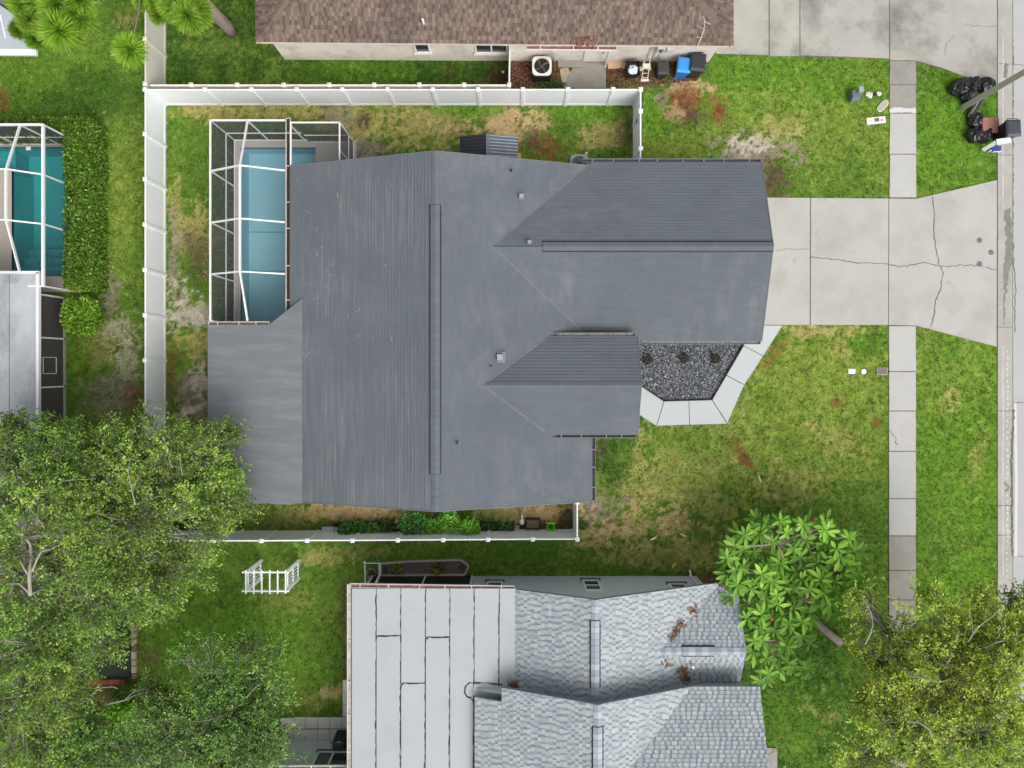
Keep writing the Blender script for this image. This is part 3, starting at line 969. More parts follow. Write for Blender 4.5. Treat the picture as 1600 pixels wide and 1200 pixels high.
def make_main_house():
    h = thing('grey_roofed_house', 'house with large dark grey shingle roof and blue pool, ringed by white fence', 'house', (0, 0, 0))
    Mwall = mat('main_stucco', (0.55, 0.56, 0.56), 0.85, 0.05, 1.5, 0.06, 40, 0.2)
    Mfascia = mat('main_fascia', (0.16, 0.17, 0.18), 0.6)
    Msoff = M_white_vinyl
    # walls
    w = MB()
    w.prism([(-8.35, YS + 0.35), (2.85, YS + 0.35), (2.85, YN - 0.35), (-8.35, YN - 0.35)], -0.05, 2.62)
    w.prism([(2.86, 1.5), (9.85, 1.5), (9.85, 7.95), (2.86, 7.95)], -0.05, 2.62)
    w.prism([(2.865, -2.3), (3.6, -2.3), (3.6, 0.8), (2.865, 0.8)], -0.05, 3.2)
    for y in (YS + 0.36, YN - 0.36):
        w.add([(-8.3, y, 2.62), (2.8, y, 2.62), (XR, y, 4.6)], [(0, 1, 2), (2, 1, 0)])
    w.add([(9.84, 1.5, 2.62), (9.84, 7.95, 2.62), (9.84, 4.71, 3.9)], [(0, 1, 2), (2, 1, 0)])
    w.add([(3.61, -2.3, 3.2), (3.61, 0.8, 3.2), (3.61, -0.72, 4.05)], [(0, 1, 2), (2, 1, 0)])
    w.build('wall', Mwall, h)
    pm = MB().box((0, 0, 1.6), (0.22, 0.22, 3.2)).mesh('porch_post', M_white_vinyl)
    for y in (-2.35, 0.9):
        obj('porch_post', pm, h, (4.7, y, 0))
    gd = MB().box((9.87, 4.71, 1.1), (0.05, 4.9, 2.2)).build('garage_door', M_white_metal, h)
    for i in range(3):
        MB().box((9.90, 4.71, 0.55 * (i + 1)), (0.012, 4.88, 0.02)).build('panel_groove', M_grey_metal, gd)
    dr = MB().box((3.63, -0.75, 1.05), (0.06, 0.95, 2.1)).build('front_door', mat('door_paint', S(52, 60, 72), 0.4), h)
    MB().lathe((3.68, -0.38, 1.0), [(0.03, 0), (0.035, 0.03), (0.01, 0.06)], 10).build('handle', M_grey_metal, dr)
    for (x, y, ww, ax) in ((2.87, -4.0, 1.6, 'x'), (-6.0, YN - 0.34, 1.4, 'y'), (0.0, YN - 0.34, 1.2, 'y'), (-5, YS + 0.34, 1.4, 'y'), (0.5, YS + 0.34, 1.4, 'y')):
        s = (0.05, ww, 1.1) if ax == 'x' else (ww, 0.05, 1.1)
        s2 = (0.06, ww - 0.14, 0.96) if ax == 'x' else (ww - 0.14, 0.06, 0.96)
        wd = MB().box((x, y, 1.55), s).build('window', M_white_vinyl, h)
        MB().box((x, y, 1.55), s2).build('pane', M_glass, wd)
    # roof decks
    zW = lambda x: ZR - (ZR - ZE) / (XR - XW) * (XR - x)
    zE = lambda x: ZR - (ZR - ZE) / (XE - XR) * (x - XR)
    west = [(XR, YS, ZR), (XW, YS, ZE), (XW, YN, ZE), (XR, YN, ZR)]
    east = [(XR, YN, ZR), (XE, YN, ZE), (XE, YS, ZE), (XR, YS, ZR)]
    zg, yg, xg, gN, gS = 4.10, 4.71, 10.23, 8.39, 1.06
    xa = XR + (ZR - zg) / ((ZR - ZE) / (XE - XR))
    garN = [(xa, yg, zg), (xg, yg, zg), (xg, gN, ZE), (XE, gN, ZE)]
    garS = [(xa, yg, zg), (XE, gS, ZE), (xg, gS, ZE), (xg, yg, zg)]
    ze, ye, xe, eN, eS, zee = 4.22, -0.72, 5.05, 1.23, -2.72, 3.35
    xb = XR + (ZR - ze) / ((ZR - ZE) / (XE - XR))
    xc = XR + (ZR - zee) / ((ZR - ZE) / (XE - XR))
    entN = [(xb, ye, ze), (xe, ye, ze), (xe, eN, zee), (xc, eN, zee)]
    entS = [(xb, ye, ze), (xc, eS, zee), (xe, eS, zee), (xe, ye, ze)]
    C0 = np.array(S(97, 103, 109))
    def colr(r, alt=1):
        k = r.uniform(0.965, 1.035)
        return tuple(C0 * k)
    roofs = [('roof_slope', west, (12, 0.35, 1), 0.26, 1), ('roof_slope', east, (1.2, 0.8, 1), 0.14, 2), ('roof_slope', garN, (0.8, 1.5, 1), 0.10, 3),
             ('roof_slope', garS, (1.6, 0.5, 1), 0.16, 4), ('roof_slope', entN, (0.8, 1.5, 1), 0.08, 5), ('roof_slope', entS, (0.8, 1.5, 1), 0.08, 6)]
    for nm, poly, st, amt, sd in roofs:
        dk = MB().slab3(poly, 0.14).build(nm, Mfascia, h)
        s = shingles([poly], 0.143, (0.3, 1.0), colr, 0.020, 0.001, 0.004, seed=sd).build('shingle_courses', shingle_roof_mat('grey_shingle_%d' % sd, st, amt), dk, colors=True)
        s['kind'] = 'stuff'
    # valley strips, paler with washed-down dust
    Mvs = mat('valley_strip', S(108, 112, 117), .85, .15, 2, .15, 30, .2)
    for a, b in (((xa, yg, zg), (XE, gN, ZE)), ((xa, yg, zg), (XE, gS, ZE)), ((xb, ye, ze), (xc, eN, zee)), ((xb, ye, ze), (xc, eS, zee))):
        a, b = Vector(a), Vector(b)
        b = a.lerp(b, .93)
        MB().beam(a + Vector((0, 0, .022)), b + Vector((0, 0, .022)), .06, .016).build('valley_strip', Mvs, h)
    # metal drip edge on rakes
    Mde = mat('drip_edge', S(112, 116, 120), 0.5)
    for a, b in ((west[0], west[1]), (west[2], west[3]), (east[0], east[1]), (east[2], east[3]), (garN[1], garN[2]), (garS[2], garS[3]), (entN[1], entN[2]), (entS[2], entS[3])):
        MB().beam(Vector(a) + Vector((0, 0, -0.06)), Vector(b) + Vector((0, 0, -0.06)), 0.03, 0.17).build('drip_edge', Mde, h)
    # low lean-to roof over the lanai
    A, B = 3.956, 0.116
    low = [on_slope(x, y, A, B) for x, y in ((473, 466), (420, 508), (325, 508), (325, 786), (473, 786))]
    low = [(x, y, z + 0.03) for x, y, z in low]
    Mlow = mat('rolled_roofing', S(113, 117, 122), 0.85, 0.06, 0.5, 0.06, 60, 0.12, dirt=S(160, 160, 160), dirt_amt=0.25, dirt_scale=1.0, stretch=(0.5, 3.0, 1))
    lr = MB().slab3(low, 0.13).build('lanai_roof', Mlow, h)
    # lap seams of the rolled roofing
    for k in (0.33, 0.66):
        xx = low[2][0] + (low[0][0] - low[2][0]) * k
        zz = A + B * xx + 0.034
        MB().slab3([(xx, low[3][1] + 0.02, zz), (xx + 0.95, low[3][1] + 0.02, zz + 0.95 * B), (xx + 0.95, low[1][1] - 0.02, zz + 0.95 * B), (xx, low[1][1] - 0.02, zz)], 0.003).build('lap', Mlow, lr)
    for (px, py) in ((332, 512), (332, 780), (332, 650)):
        q = on_slope(px, py, A, B)
        MB().box((q[0] + 0.15, q[1], 1.22), (0.1, 0.1, 2.46)).build('lanai_post', M_white_metal, h)
    # ridge vents
    cm = [mat('cap_grey_%d' % i, tuple(C0 * k), 0.9, .06, 2, .1, 70, .1) for i, k in enumerate((0.97, 1.0, 1.03))]
    y0 = (NY - 741) * (CAM_H - ZR) / FPX
    y1 = (NY - 320) * (CAM_H - ZR) / FPX
    ridge_caps(h, (XR, y0, ZR), (XR, y1, ZR), 0.36, 0.06, cm, True, 0.27)
    ridge_caps(h, ((848 - NX) * (CAM_H - zg) / FPX, yg, zg), (xg, yg, zg), 0.34, 0.062, cm, True, 0.27)
    ridge_caps(h, (XR, YS, ZR), (XR, y0 - 0.01, ZR), 0.30, 0.05, cm, False, 0.27)
    ridge_caps(h, (XR, y1 + 0.01, ZR), (XR, YN, ZR), 0.30, 0.05, cm, False, 0.27)
    ridge_caps(h, (xb, ye, ze), (xe, ye, ze), 0.28, 0.06, cm, False, 0.27)
    # roof vents and pipe stacks
    Mv = mat('vent_metal', S(150, 156, 162), 0.5, 0.1, 5)
    def vent(px, py, sz, hh, m):
        # box vent with hood, standing on the slope under it
        x, y, z = P(px, py, 4.2)
        zz = zE(x) + 0.01
        if y > 2.5: zz = max(zz, zg - 0.367 * abs(y - yg)) if x > xa else zz
        v = MB().box((x, y, zz + hh / 2), (sz, sz, hh + 0.1), taper=0.85).build('roof_vent', m, h)
        MB().box((x, y, zz + 0.02), (sz * 1.7, sz * 1.7, 0.03)).build('flashing', M_grey_metal, v)
    vent(781, 558, 0.26, 0.16, Mv)
    vent(814.5, 303, 0.17, 0.14, Mv)
    vent(827, 378, 0.13, 0.2, Mv)
    vent(799, 264, 0.08, 0.12, M_dark)
    vent(716, 690.5, 0.08, 0.14, M_dark)
    vent(768, 573, 0.05, 0.1, M_dark)
    # gutters
    Mg = mat('bronze_gutter', S(116, 120, 124), 0.5, 0.1, 4)
    Mh = mat('hanger_grey', S(150, 152, 154), .5)
    lin = mat('gutter_inside', S(70, 70, 72), 0.7, 0.3, 5)
    gx = lambda px, z: (px - NX) * (CAM_H - z) / FPX
    gutter(h, (gx(910, ZE), gN, ZE), (xg - 0.05, gN, ZE), (0, 1, 0), m=Mg, inside=lin, lip=Mh)
    gutter(h, (gx(1003, ZE), gS, ZE), (xg - 0.05, gS, ZE), (0, -1, 0), m=Mg, inside=mat('gutter_pale_inside', S(150, 146, 142), 0.7, .3, 3), lip=Mh)
    gutter(h, (xc + 0.05, eN, zee), (xe - 0.1, eN, zee), (0, 1, 0), m=Mg, inside=mat('gutter_pale_inside', S(150, 146, 142)), seg=0.6, lip=Mh)
    gutter(h, (xc + 0.05, eS, zee), (xe - 0.1, eS, zee), (0, -1, 0), m=Mg, inside=lin, seg=0.7, lip=Mh)
    gutter(h, (XE, eS - 0.15, ZE), (XE, YS + 0.05, ZE), (1, 0, 0), m=Mg, inside=lin, lip=Mh)
    yend = (NY - 488) * (CAM_H - ZE) / FPX
    gutter(h, (XW, yend, ZE - 0.03), (XW, 10.2, ZE - 0.03), (-1, 0, 0), m=mat('almond_gutter', S(214, 208, 198), 0.5), debris=mat('dark_gutter_litter', (0.045, 0.028, 0.02), .95, .5, 6, .4, 50, .5), w=0.17, seg=1.2)
    l0 = low[1]
    gutter(h, (low[2][0] + 0.02, low[2][1] + 0.005, low[2][2] - 0.02), (low[1][0], low[1][1] + 0.005, low[1][2] - 0.02), (0, 1, 0), m=mat('almond_gutter', S(214, 208, 198)), inside=mat('rusty_lining', S(112, 96, 90), .8, .3, 4))
    # scattered pine needles on the pool-side slope
    r = random.Random(4)
    for cm_, cnt, nm in ((S(176, 170, 158), 30, 'pine_straw'), (S(156, 128, 106), 20, 'pine_straw')):
        mb = MB()
        for i in range(cnt):
            px, py = r.uniform(455, 640), r.uniform(262, 560)
            if px > 560 and r.random() < .5: px -= 90
            x, y, _ = P(px, py, 3.6)
            z = zW(x) + 0.03
            a = r.uniform(0.6, 1.9) if r.random() < .7 else r.uniform(0, 3.1)
            l = r.uniform(0.08, 0.24)
            b = r.uniform(-.06, .06)
            pth = []
            for t in (-1, 0, 1):
                xx = x + math.cos(a) * l * t / 2 - math.sin(a) * b * (1 - t * t)
                yy = y + math.sin(a) * l * t / 2 + math.cos(a) * b * (1 - t * t)
                pth.append((xx, yy, zW(xx) + 0.026))
            mb.tube(pth, 0.006, 4)
        o = mb.build(nm, mat('straw_%d' % cnt, cm_, 0.9), h)
        o['kind'] = 'stuff'
    EXCLUDE.append([(-8.6, YS + .3), (3, YS + .3), (3, YN - .3), (-8.6, YN - .3)])
    EXCLUDE.append([(2.8, 1.4), (9.9, 1.4), (9.9, 8.0), (2.8, 8.0)])
    EXCLUDE.append([(-12.3, -5.2), (-8, -5.2), (-8, 1.7), (-12.3, 1.7)])

# ================================================================== FENCES
def fence(name, label, pts, H=1.83, m=None, mcap=None, group=None, nocap=()):
    """vinyl privacy fence through the post points (world x,y)"""
    m = m or M_white_vinyl
    mcap = mcap or m
    t = thing(name, label, 'fence', (pts[0][0], pts[0][1], 0), group)
    pm = MB().box((0, 0, H / 2 - 0.03), (0.125, 0.125, H + 0.06)).mesh('post', m)
    cm = MB().box((0, 0, H + 0.025), (0.17, 0.17, 0.05)).box((0, 0, H + 0.068), (0.15, 0.15, 0.045), taper=0.25).mesh('post_cap', mcap)
    for i, (x, y) in enumerate(pts):
        if i in nocap: continue
        p = obj('post', pm, t, (x, y, 0))
        obj('post_cap', cm, p, (x, y, 0))
    cache = {}
    for (x0, y0), (x1, y1) in zip(pts[:-1], pts[1:]):
        d = Vector((x1 - x0, y1 - y0, 0))
        L = round(d.length - 0.12, 3)
        if L < 0.05: continue
        key = round(L, 2)
        if key not in cache:
            pn = MB()
            pn.box((0, 0, H / 2), (L, 0.024, H - 0.28))
            tr = MB().box((0, 0, H - 0.075), (L, 0.055, 0.15))
            br = MB().box((0, 0, 0.10), (L, 0.06, 0.16))
            cache[key] = (pn.mesh('panel', m), tr.mesh('top_rail', m), br.mesh('bottom_rail', m))
        a = math.atan2(d.y, d.x)
        c = ((x0 + x1) / 2, (y0 + y1) / 2, 0)
        for nm, me in zip(('panel', 'top_rail', 'bottom_rail'), cache[key]):
            obj(nm, me, t, c, a)
    return t

def make_fences():
    z = 1.83
    def T(px, py): return P(px, py, z)[:2]
    xw = T(227, 0)[0]
    yn = T(0, 140)[1]
    ysf = T(0, 843)[1]
    fence('white_fence', 'long white vinyl privacy fence behind the screened pool cage of the grey-roofed house', [(xw, T(0, y)[1]) for y in (140, 209.5, 280, 351, 422, 492.5, 563, 633, 704, 774, 843)])
    fence('white_fence', 'white vinyl privacy fence between the grey roof and the brown-roofed house', [(T(x, 0)[0], yn) for x in (227, 320.5, 393, 463.75, 535, 605.5, 676, 747, 817, 887.5, 958, 1001)], nocap=(0,))
    xe = T(1001, 0)[0]
    fence('white_fence', 'short white vinyl fence return with gate, ending at the garage roof', [(xe, T(0, y)[1]) for y in (140, 174, 232)] + [(xe, 8.05)], nocap=(0,))
    # gate furniture on that return
    gy = (T(0, 174)[1] + T(0, 232)[1]) / 2
    g = thing('gate_brace', 'slim diagonal brace and latch on the inner face of the white gate', 'gate brace', (xe - 0.04, gy, 0))
    MB().beam((xe - 0.045, T(0, 228)[1], 0.3), (xe - 0.045, T(0, 180)[1], 1.55), 0.05, 0.03, (1, 0, 0)).build('brace', M_white_vinyl, g)
    MB().box((xe - 0.05, T(0, 182)[1], 1.2), (0.04, 0.2, 0.05)).build('latch', M_dark, g)
    fence('white_fence', 'white vinyl privacy fence behind the row of potted plants', [(T(x, 0)[0], T(0, y)[1]) for x, y in ((227, 845), (266, 845), (336, 845), (408.75, 845), (480, 844.5), (551, 844.5), (621.75, 844), (692.5, 843.5), (762.5, 843), (832.5, 842.5), (902, 842.5))], nocap=(0,))
    fence('white_fence', 'short white vinyl fence return by the green bucket', [(T(902, 0)[0], T(0, 842.5)[1]), (T(902, 0)[0], T(0, 785)[1])], nocap=(0,))
    fence('tan_fence', 'tan vinyl fence running beside the pine trunk', [(xw, T(0, y)[1]) for y in (-15, 61, 131.5)], m=M_tan_vinyl, mcap=M_cream_vinyl)
    fence('tan_fence', 'cream vinyl fence just behind the white fence along the strip of deep green lawn', [(T(x, 0)[0], yn + 0.21) for x in (231, 298, 370, 443, 514, 584.5, 655, 725, 795.5)], m=M_cream_vinyl, nocap=(0,), H=1.78)
    fence('tan_fence', 'short cream vinyl fence closing off the yard beside the round fan unit', [(T(795.5, 0)[0], yn + 0.21), (T(796.5, 0)[0], 13.7)], m=M_cream_vinyl, nocap=(0,), H=1.78)

# ================================================================== POOLS AND SCREEN CAGES
def make_pool(name, label, poly, m_plaster, tint, depth, coping=None, deck=None, deck_m=None):
    """poly world xy; basin with floor and walls, water sheet, coping"""
    cx = sum(p[0] for p in poly) / len(poly)
    cy = sum(p[1] for p in poly) / len(poly)
    t = thing(name, label, 'swimming pool', (cx, cy, 0))
    n = len(poly)
    a = sum(poly[i][0] * poly[(i + 1) % n][1] - poly[(i + 1) % n][0] * poly[i][1] for i in range(n))
    if a < 0: poly = poly[::-1]
    vs = [(x, y, -depth) for x, y in poly] + [(x, y, 0.02) for x, y in poly]
    fs = [tuple(range(n))] + [(i, n + i, n + (i + 1) % n, (i + 1) % n) for i in range(n)]
    MB().add(vs, fs).build('basin', m_plaster, t)
    # fine grid so the surface can carry ripples
    MB().add([(x, y, -0.09) for x, y in poly], [tuple(range(n))]).build('water', water_mat(name + '_water', tint), t)
    return t

M_screen_roof = screen_mat('screen_overhead', 0.10, (0.05, 0.055, 0.06))
M_screen_wall = screen_mat('screen_side', 0.62, (0.10, 0.105, 0.115))

def quad(parent, pts, m, name='screen_panel'):
    return MB().add(pts, [tuple(range(len(pts)))]).build(name, m, parent)

def make_pools():
    deckm = mat('pool_deck_concrete', (0.40, 0.38, 0.355), 0.85, 0.05, 1.2, 0.06, 40, 0.1)
    # --- main pool
    x0, x1, y0, y1 = P(376.5, 0)[0], -8.78, 2.05, P(0, 231)[1]
    main_poly = [(x0, y0), (x1, y0), (x1, y1), (x0, y1)]
    POOL_RECTS.append((x0 - .0, x1 + .0, y0 - .0, y1 + .0))
    wallx, wally, ztop, zp = -12.39, 10.12, 2.66, 3.5
    pl = make_pool('main_pool', 'rectangular pale blue pool under the white framed cage beside the dark grey roof', main_poly,
                   mat('pool_plaster', S(184, 218, 226), 0.6, 0.03, 0.5, 0.02, 20, 0.02), (0.80, 0.915, 0.945), 1.0)
    dk = MB()
    for poly in ([(wallx, y0 - 0.6), (x0, y0 - 0.6), (x0, wally), (wallx, wally)], [(x0 + .001, y1), (x1, y1), (x1, wally), (x0 + .001, wally)],
                 [(x1 + .001, y0 - 0.6), (-6.95, y0 - 0.6), (-6.95, wally), (x1 + .001, wally)], [(x0 + .001, y0 - 0.6), (x1, y0 - 0.6), (x1, y0), (x0 + .001, y0)]):
        dk.prism(poly, -0.1, 0.035)
    tag(dk.build('pool_deck', deckm), kind='structure')
    EXCLUDE.append([(wallx, y0 - 0.6), (-6.9, y0 - 0.6), (-6.9, wally), (wallx, wally)])
    # pale tile steps line on the pool floor
    MB().box(((x0 + x1) / 2, 4.4, -0.995), (x1 - x0 - 0.1, 0.05, 0.01)).build('floor_line', mat('floor_line', S(120, 180, 190), .6), pl)
    MB().box(((x0 + x1) / 2, 6.2, -0.995), (x1 - x0 - 0.1, 0.05, 0.01)).build('floor_line', mat('floor_line', S(120, 180, 190)), pl)
    # cage
    c = thing('pool_cage', 'white framed screen cage over the pale blue pool beside the dark grey roof', 'screen cage', (wallx, wally, 0))
    gx = -9.32
    ys = [wally, 8.04, 5.92, 3.8, 1.9]
    px_ = -10.86
    def bar(a, b, w=0.055, hh=0.11, nm='beam'):
        MB().beam(a, b, w, hh).build(nm, M_white_metal, c)
    for y in ys[1:4]:
        bar((wallx + .03, y, ztop), (px_, y, zp)); bar((px_, y, zp), (gx, y, 2.72))
    bar((px_, ys[0], ztop), (px_, ys[1], zp)); bar((px_, ys[1], zp), (px_, ys[3], zp), 0.075, 0.12); bar((px_, ys[3], zp), (px_, ys[4], ztop))
    bar((wallx, ys[0] + .03, ztop), (wallx, ys[4], ztop), 0.06, 0.10, 'eave_beam')
    bar((wallx, wally, ztop), (gx, wally, ztop), 0.06, 0.10, 'eave_beam')
    bar((-9.07, 10.05, ztop + .05), (-9.07, 8.1, ztop + 0.05), 0.05, 0.10, 'eave_beam')
    for y in ys:
        bar((wallx, y, 0.03), (wallx, y, ztop - .05), 0.055, 0.055, 'upright')
    for x in (px_, gx + .04):
        bar((x, wally, 0.03), (x, wally, ztop - .05), 0.055, 0.055, 'upright')
    for z, w in ((1.03, 0.05), (0.06, 0.06)):
        bar((wallx, ys[0], z), (wallx, ys[4], z), 0.045, w, 'rail')
        bar((wallx, wally, z), (-9.1, wally, z), 0.045, w, 'rail')
    # wall screens
    for a, b in zip(ys[:-1], ys[1:]):
        quad(c, [(wallx, a, 0.05), (wallx, b, 0.05), (wallx, b, ztop), (wallx, a, ztop)], M_screen_wall)
    for a, b in ((wallx, px_), (px_, gx)):
        quad(c, [(a, wally, 0.05), (b, wally, 0.05), (b, wally, ztop), (a, wally, ztop)], M_screen_wall)
    zz = [ztop, zp, zp, zp, ztop]
    for i in range(4):
        quad(c, [(wallx, ys[i], ztop), (wallx, ys[i + 1], ztop), (px_, ys[i + 1], zz[i + 1]), (px_, ys[i], zz[i])], M_screen_roof)
        quad(c, [(px_, ys[i], zz[i]), (px_, ys[i + 1], zz[i + 1]), (gx, ys[i + 1], 2.70), (gx, ys[i], 2.70)], M_screen_roof)
    # side bay beyond the gutter
    xe, yb = -7.08, 10.03
    bar((-9.07, yb, ztop), (xe, yb, ztop), 0.05, 0.09, 'eave_beam')
    bar((xe, yb + .02, ztop), (xe, 8.0, ztop), 0.05, 0.09, 'eave_beam')
    bar((xe, yb, 0.03), (xe, yb, ztop - .05), 0.055, 0.055, 'upright')
    bar((xe, 8.9, 0.03), (xe, 8.9, ztop - .05), 0.05, 0.05, 'upright')
    for z in (1.03, 0.06):
        bar((-9.0, yb, z), (xe, yb, z), 0.045, 0.05, 'rail')
        bar((xe, yb, z), (xe, 8.0, z), 0.045, 0.05, 'rail')
    quad(c, [(-9.07, yb, 0.05), (xe, yb, 0.05), (xe, yb, ztop), (-9.07, yb, ztop)], M_screen_wall)
    quad(c, [(xe, yb, 0.05), (xe, 8.0, 0.05), (xe, 8.0, ztop), (xe, yb, ztop)], M_screen_wall)
    quad(c, [(-9.07, yb, ztop), (xe, yb, ztop), (xe, 8.0, ztop), (-9.07, 8.0, ztop)], M_screen_roof)
    # pebble strip outside the west screen wall
    pebbles('pebble_strip', 'grey pebble strip along the pool cage wall', [(wallx - 0.62, 1.9), (wallx - 0.04, 1.9), (wallx - 0.04, 9.6), (wallx - 0.62, 9.6)], 1500, (0.02, 0.04), [S(150, 150, 150), S(110, 112, 116), S(180, 180, 178), S(90, 92, 96)])
    # --- neighbour's pool
    X0, X1 = P(19, 0)[0], P(121, 0)[0]
    Y0, Y1, Ys = P(0, 432)[1], P(0, 230)[1], P(0, 266)[1]
    XL = -24.2
    npoly = [(X0, Y0), (X1, Y0), (X1, Y1), (XL, Y1), (XL, Ys), (X0, Ys)]
    POOL_RECTS.append((X0, X1, Y0, Y1))
    POOL_RECTS.append((XL, X0 + .1, Ys, Y1))
    pt = make_pool('neighbour_pool', 'deep teal pool beside the tall green hedge', npoly, mat('teal_plaster', S(104, 196, 194), 0.6, 0.06, 0.35, 0.03, 20, 0.02), (0.60, 0.87, 0.90), 1.5)
    Mst = mat('teal_step', S(104, 186, 190), 0.6, 0.05)
    for i, (ya, zz_) in enumerate(((Y0 + 0.5, -0.5), (Y0 + 0.95, -0.8), (Y0 + 1.4, -1.1))):
        MB().prism([(X0 + .01, Y0 + .01 + .002 * i), (X1 - .01, Y0 + .01 + .002 * i), (X1 - .01, ya), (X0 + .01, ya)], -1.49, zz_).build('step', Mst, pt)
        for k in range(4):
            MB().lathe((X0 + 0.55 + 0.62 * k + 0.15 * i, ya - 0.22, zz_), [(0.03, 0.0), (0.03, 0.012)], 8).build('step_tile', M_dark, pt)
    MB().prism([(XL + .01, Ys + .01), (X0 - .25, Ys + .01), (X0 - .25, Y1 - .01), (XL + .01, Y1 - .01)], -1.48, -0.6).build('shelf', Mst, pt)
    MB().lathe((P(91, 0)[0], P(0, 270)[1], -1.48), [(0.12, 0), (0.10, 0.02)], 14).build('drain', mat('pool_drain', S(190, 215, 215), .5), pt)
    MB().box((P(45, 0)[0], Y1 - 0.02, 0.02), (0.2, 0.24, 0.05)).build('skimmer_lid', M_white_vinyl, pt)
    d2 = MB()
    tan = mat('tan_pool_deck', (0.50, 0.45, 0.39), 0.85, 0.06, 1.2, 0.06, 40, 0.1)
    wx, wy = -19.26, 9.94
    for poly in ([(XL, Y0 - 0.7), (X0, Y0 - 0.7), (X0, Ys), (XL, Ys)], [(X0 + .001, Y0 - 0.7), (wx, Y0 - 0.7), (wx, Y0), (X0 + .001, Y0)], [(XL, Y1), (wx, Y1), (wx, wy), (XL, wy)], [(X1, Y0), (wx, Y0), (wx, Y1 - .001), (X1, Y1 - .001)]):
        d2.prism(poly, -0.1, 0.035)
    tag(d2.build('neighbour_pool_deck', tan), kind='structure')
    cp = MB().box(((XL + X1) / 2, Y1 + 0.06, 0.045), (X1 - XL, 0.1, 0.03)).build('coping', mat('coping', S(150, 150, 146), .8, .3, 9), pt)
    EXCLUDE.append([(XL, Y0 - 0.7), (wx, Y0 - .7), (wx, wy), (XL, wy)])
    c = thing('pool_cage', 'white framed screen cage over the deep teal pool beside the hedge', 'screen cage', (wx, wy, 0))
    yy = [wy, 7.89, 5.86, 3.31]
    pxx = -20.2
    for y in yy[1:3]:
        bar((wx, y, ztop), (pxx, y, zp)); bar((pxx, y, zp), (XL, y, zp - .02))
    bar((pxx, wy, ztop), (pxx, yy[1], zp)); bar((pxx, yy[1], zp), (pxx, yy[2], zp), .07, .12); bar((pxx, yy[2], zp), (pxx, yy[3] + .5, ztop))
    bar((wx, wy + .03, ztop), (wx, yy[3], ztop), 0.09, 0.12, 'eave_beam'); bar((wx, wy, ztop), (XL, wy, ztop), 0.08, 0.11, 'eave_beam')
    bar((wx, yy[3], ztop), (wx - .6, yy[3], ztop), 0.06, .1, 'eave_beam')
    for y in yy: bar((wx, y, 0.03), (wx, y, ztop - .05), .06, .06, 'upright')
    for x in (pxx, pxx - 1.9): bar((x, wy, .03), (x, wy, ztop - .05), .07, .07, 'upright')
    for z in (1.06, .07):
        bar((wx, wy, z), (wx, yy[3], z), .05, .06, 'rail'); bar((wx, wy, z), (XL, wy, z), .05, .06, 'rail')
    for a, b in zip(yy[:-1], yy[1:]):
        quad(c, [(wx, a, .05), (wx, b, .05), (wx, b, ztop), (wx, a, ztop)], screen_mat('screen_side_clear', 0.34, (0.04, 0.055, 0.06)))
    quad(c, [(wx, wy, .05), (XL, wy, .05), (XL, wy, ztop), (wx, wy, ztop)], M_screen_wall)
    zz = [ztop, zp, zp, ztop]
    for i in range(3):
        quad(c, [(wx, yy[i], ztop), (wx, yy[i + 1], ztop), (pxx, yy[i + 1], zz[i + 1]), (pxx, yy[i], zz[i])], M_screen_roof)
        quad(c, [(pxx, yy[i], zz[i]), (pxx, yy[i + 1], zz[i + 1]), (XL, yy[i + 1], zz[i + 1]), (XL, yy[i], zz[i])], M_screen_roof)

def pebbles(name, label, poly, n, rr, cols, parent=None, z=0.0, seed=3):
    """loose stones: squashed low-poly lumps strewn over a polygon, one object"""
    r = np.random.default_rng(seed)
    xs = [p[0] for p in poly]; ys = [p[1] for p in poly]
    x = r.uniform(min(xs), max(xs), n * 3); y = r.uniform(min(ys), max(ys), n * 3)
    k = in_poly(x, y, poly)
    x, y = x[k][:n], y[k][:n]
    n = len(x)
    oct_v = np.array([(1, 0, 0), (.3, .95, 0), (-.8, .6, 0), (-.8, -.6, 0), (.3, -.95, 0), (.25, .1, .75), (-.2, -.15, .7)])
    oct_f = np.array([(0, 1, 5), (1, 2, 5), (2, 6, 5), (2, 3, 6), (3, 4, 6), (4, 0, 6), (0, 5, 6)])
    a = r.uniform(0, 6.28, n)
    s = r.uniform(rr[0], rr[1], n)
    v = oct_v[None] * s[:, None, None] * r.uniform(.75, 1.25, (n, 7, 1))
    ca, sa = np.cos(a)[:, None], np.sin(a)[:, None]
    vx, vy = v[..., 0] * ca - v[..., 1] * sa, v[..., 0] * sa + v[..., 1] * ca
    v = np.stack([vx + x[:, None], vy + y[:, None], v[..., 2] * .8 + z + r.uniform(-.3, .5, n)[:, None] * s[:, None]], -1)
    f = (oct_f[None] + (np.arange(n) * 7)[:, None, None]).reshape(-1, 3)
    cc = np.array(cols)[r.integers(0, len(cols), n)] * r.uniform(.7, 1.25, (n, 1))
    me = np_mesh(name, v.reshape(-1, 3), f, mat('pebble', (.3, .3, .3), .8, .1, 5, .1, 60, .1, attr='col'), np.repeat(cc, 7, 0))
    return tag(obj(name, me, parent), label if parent is None else None, 'pebbles' if parent is None else None, kind='stuff')

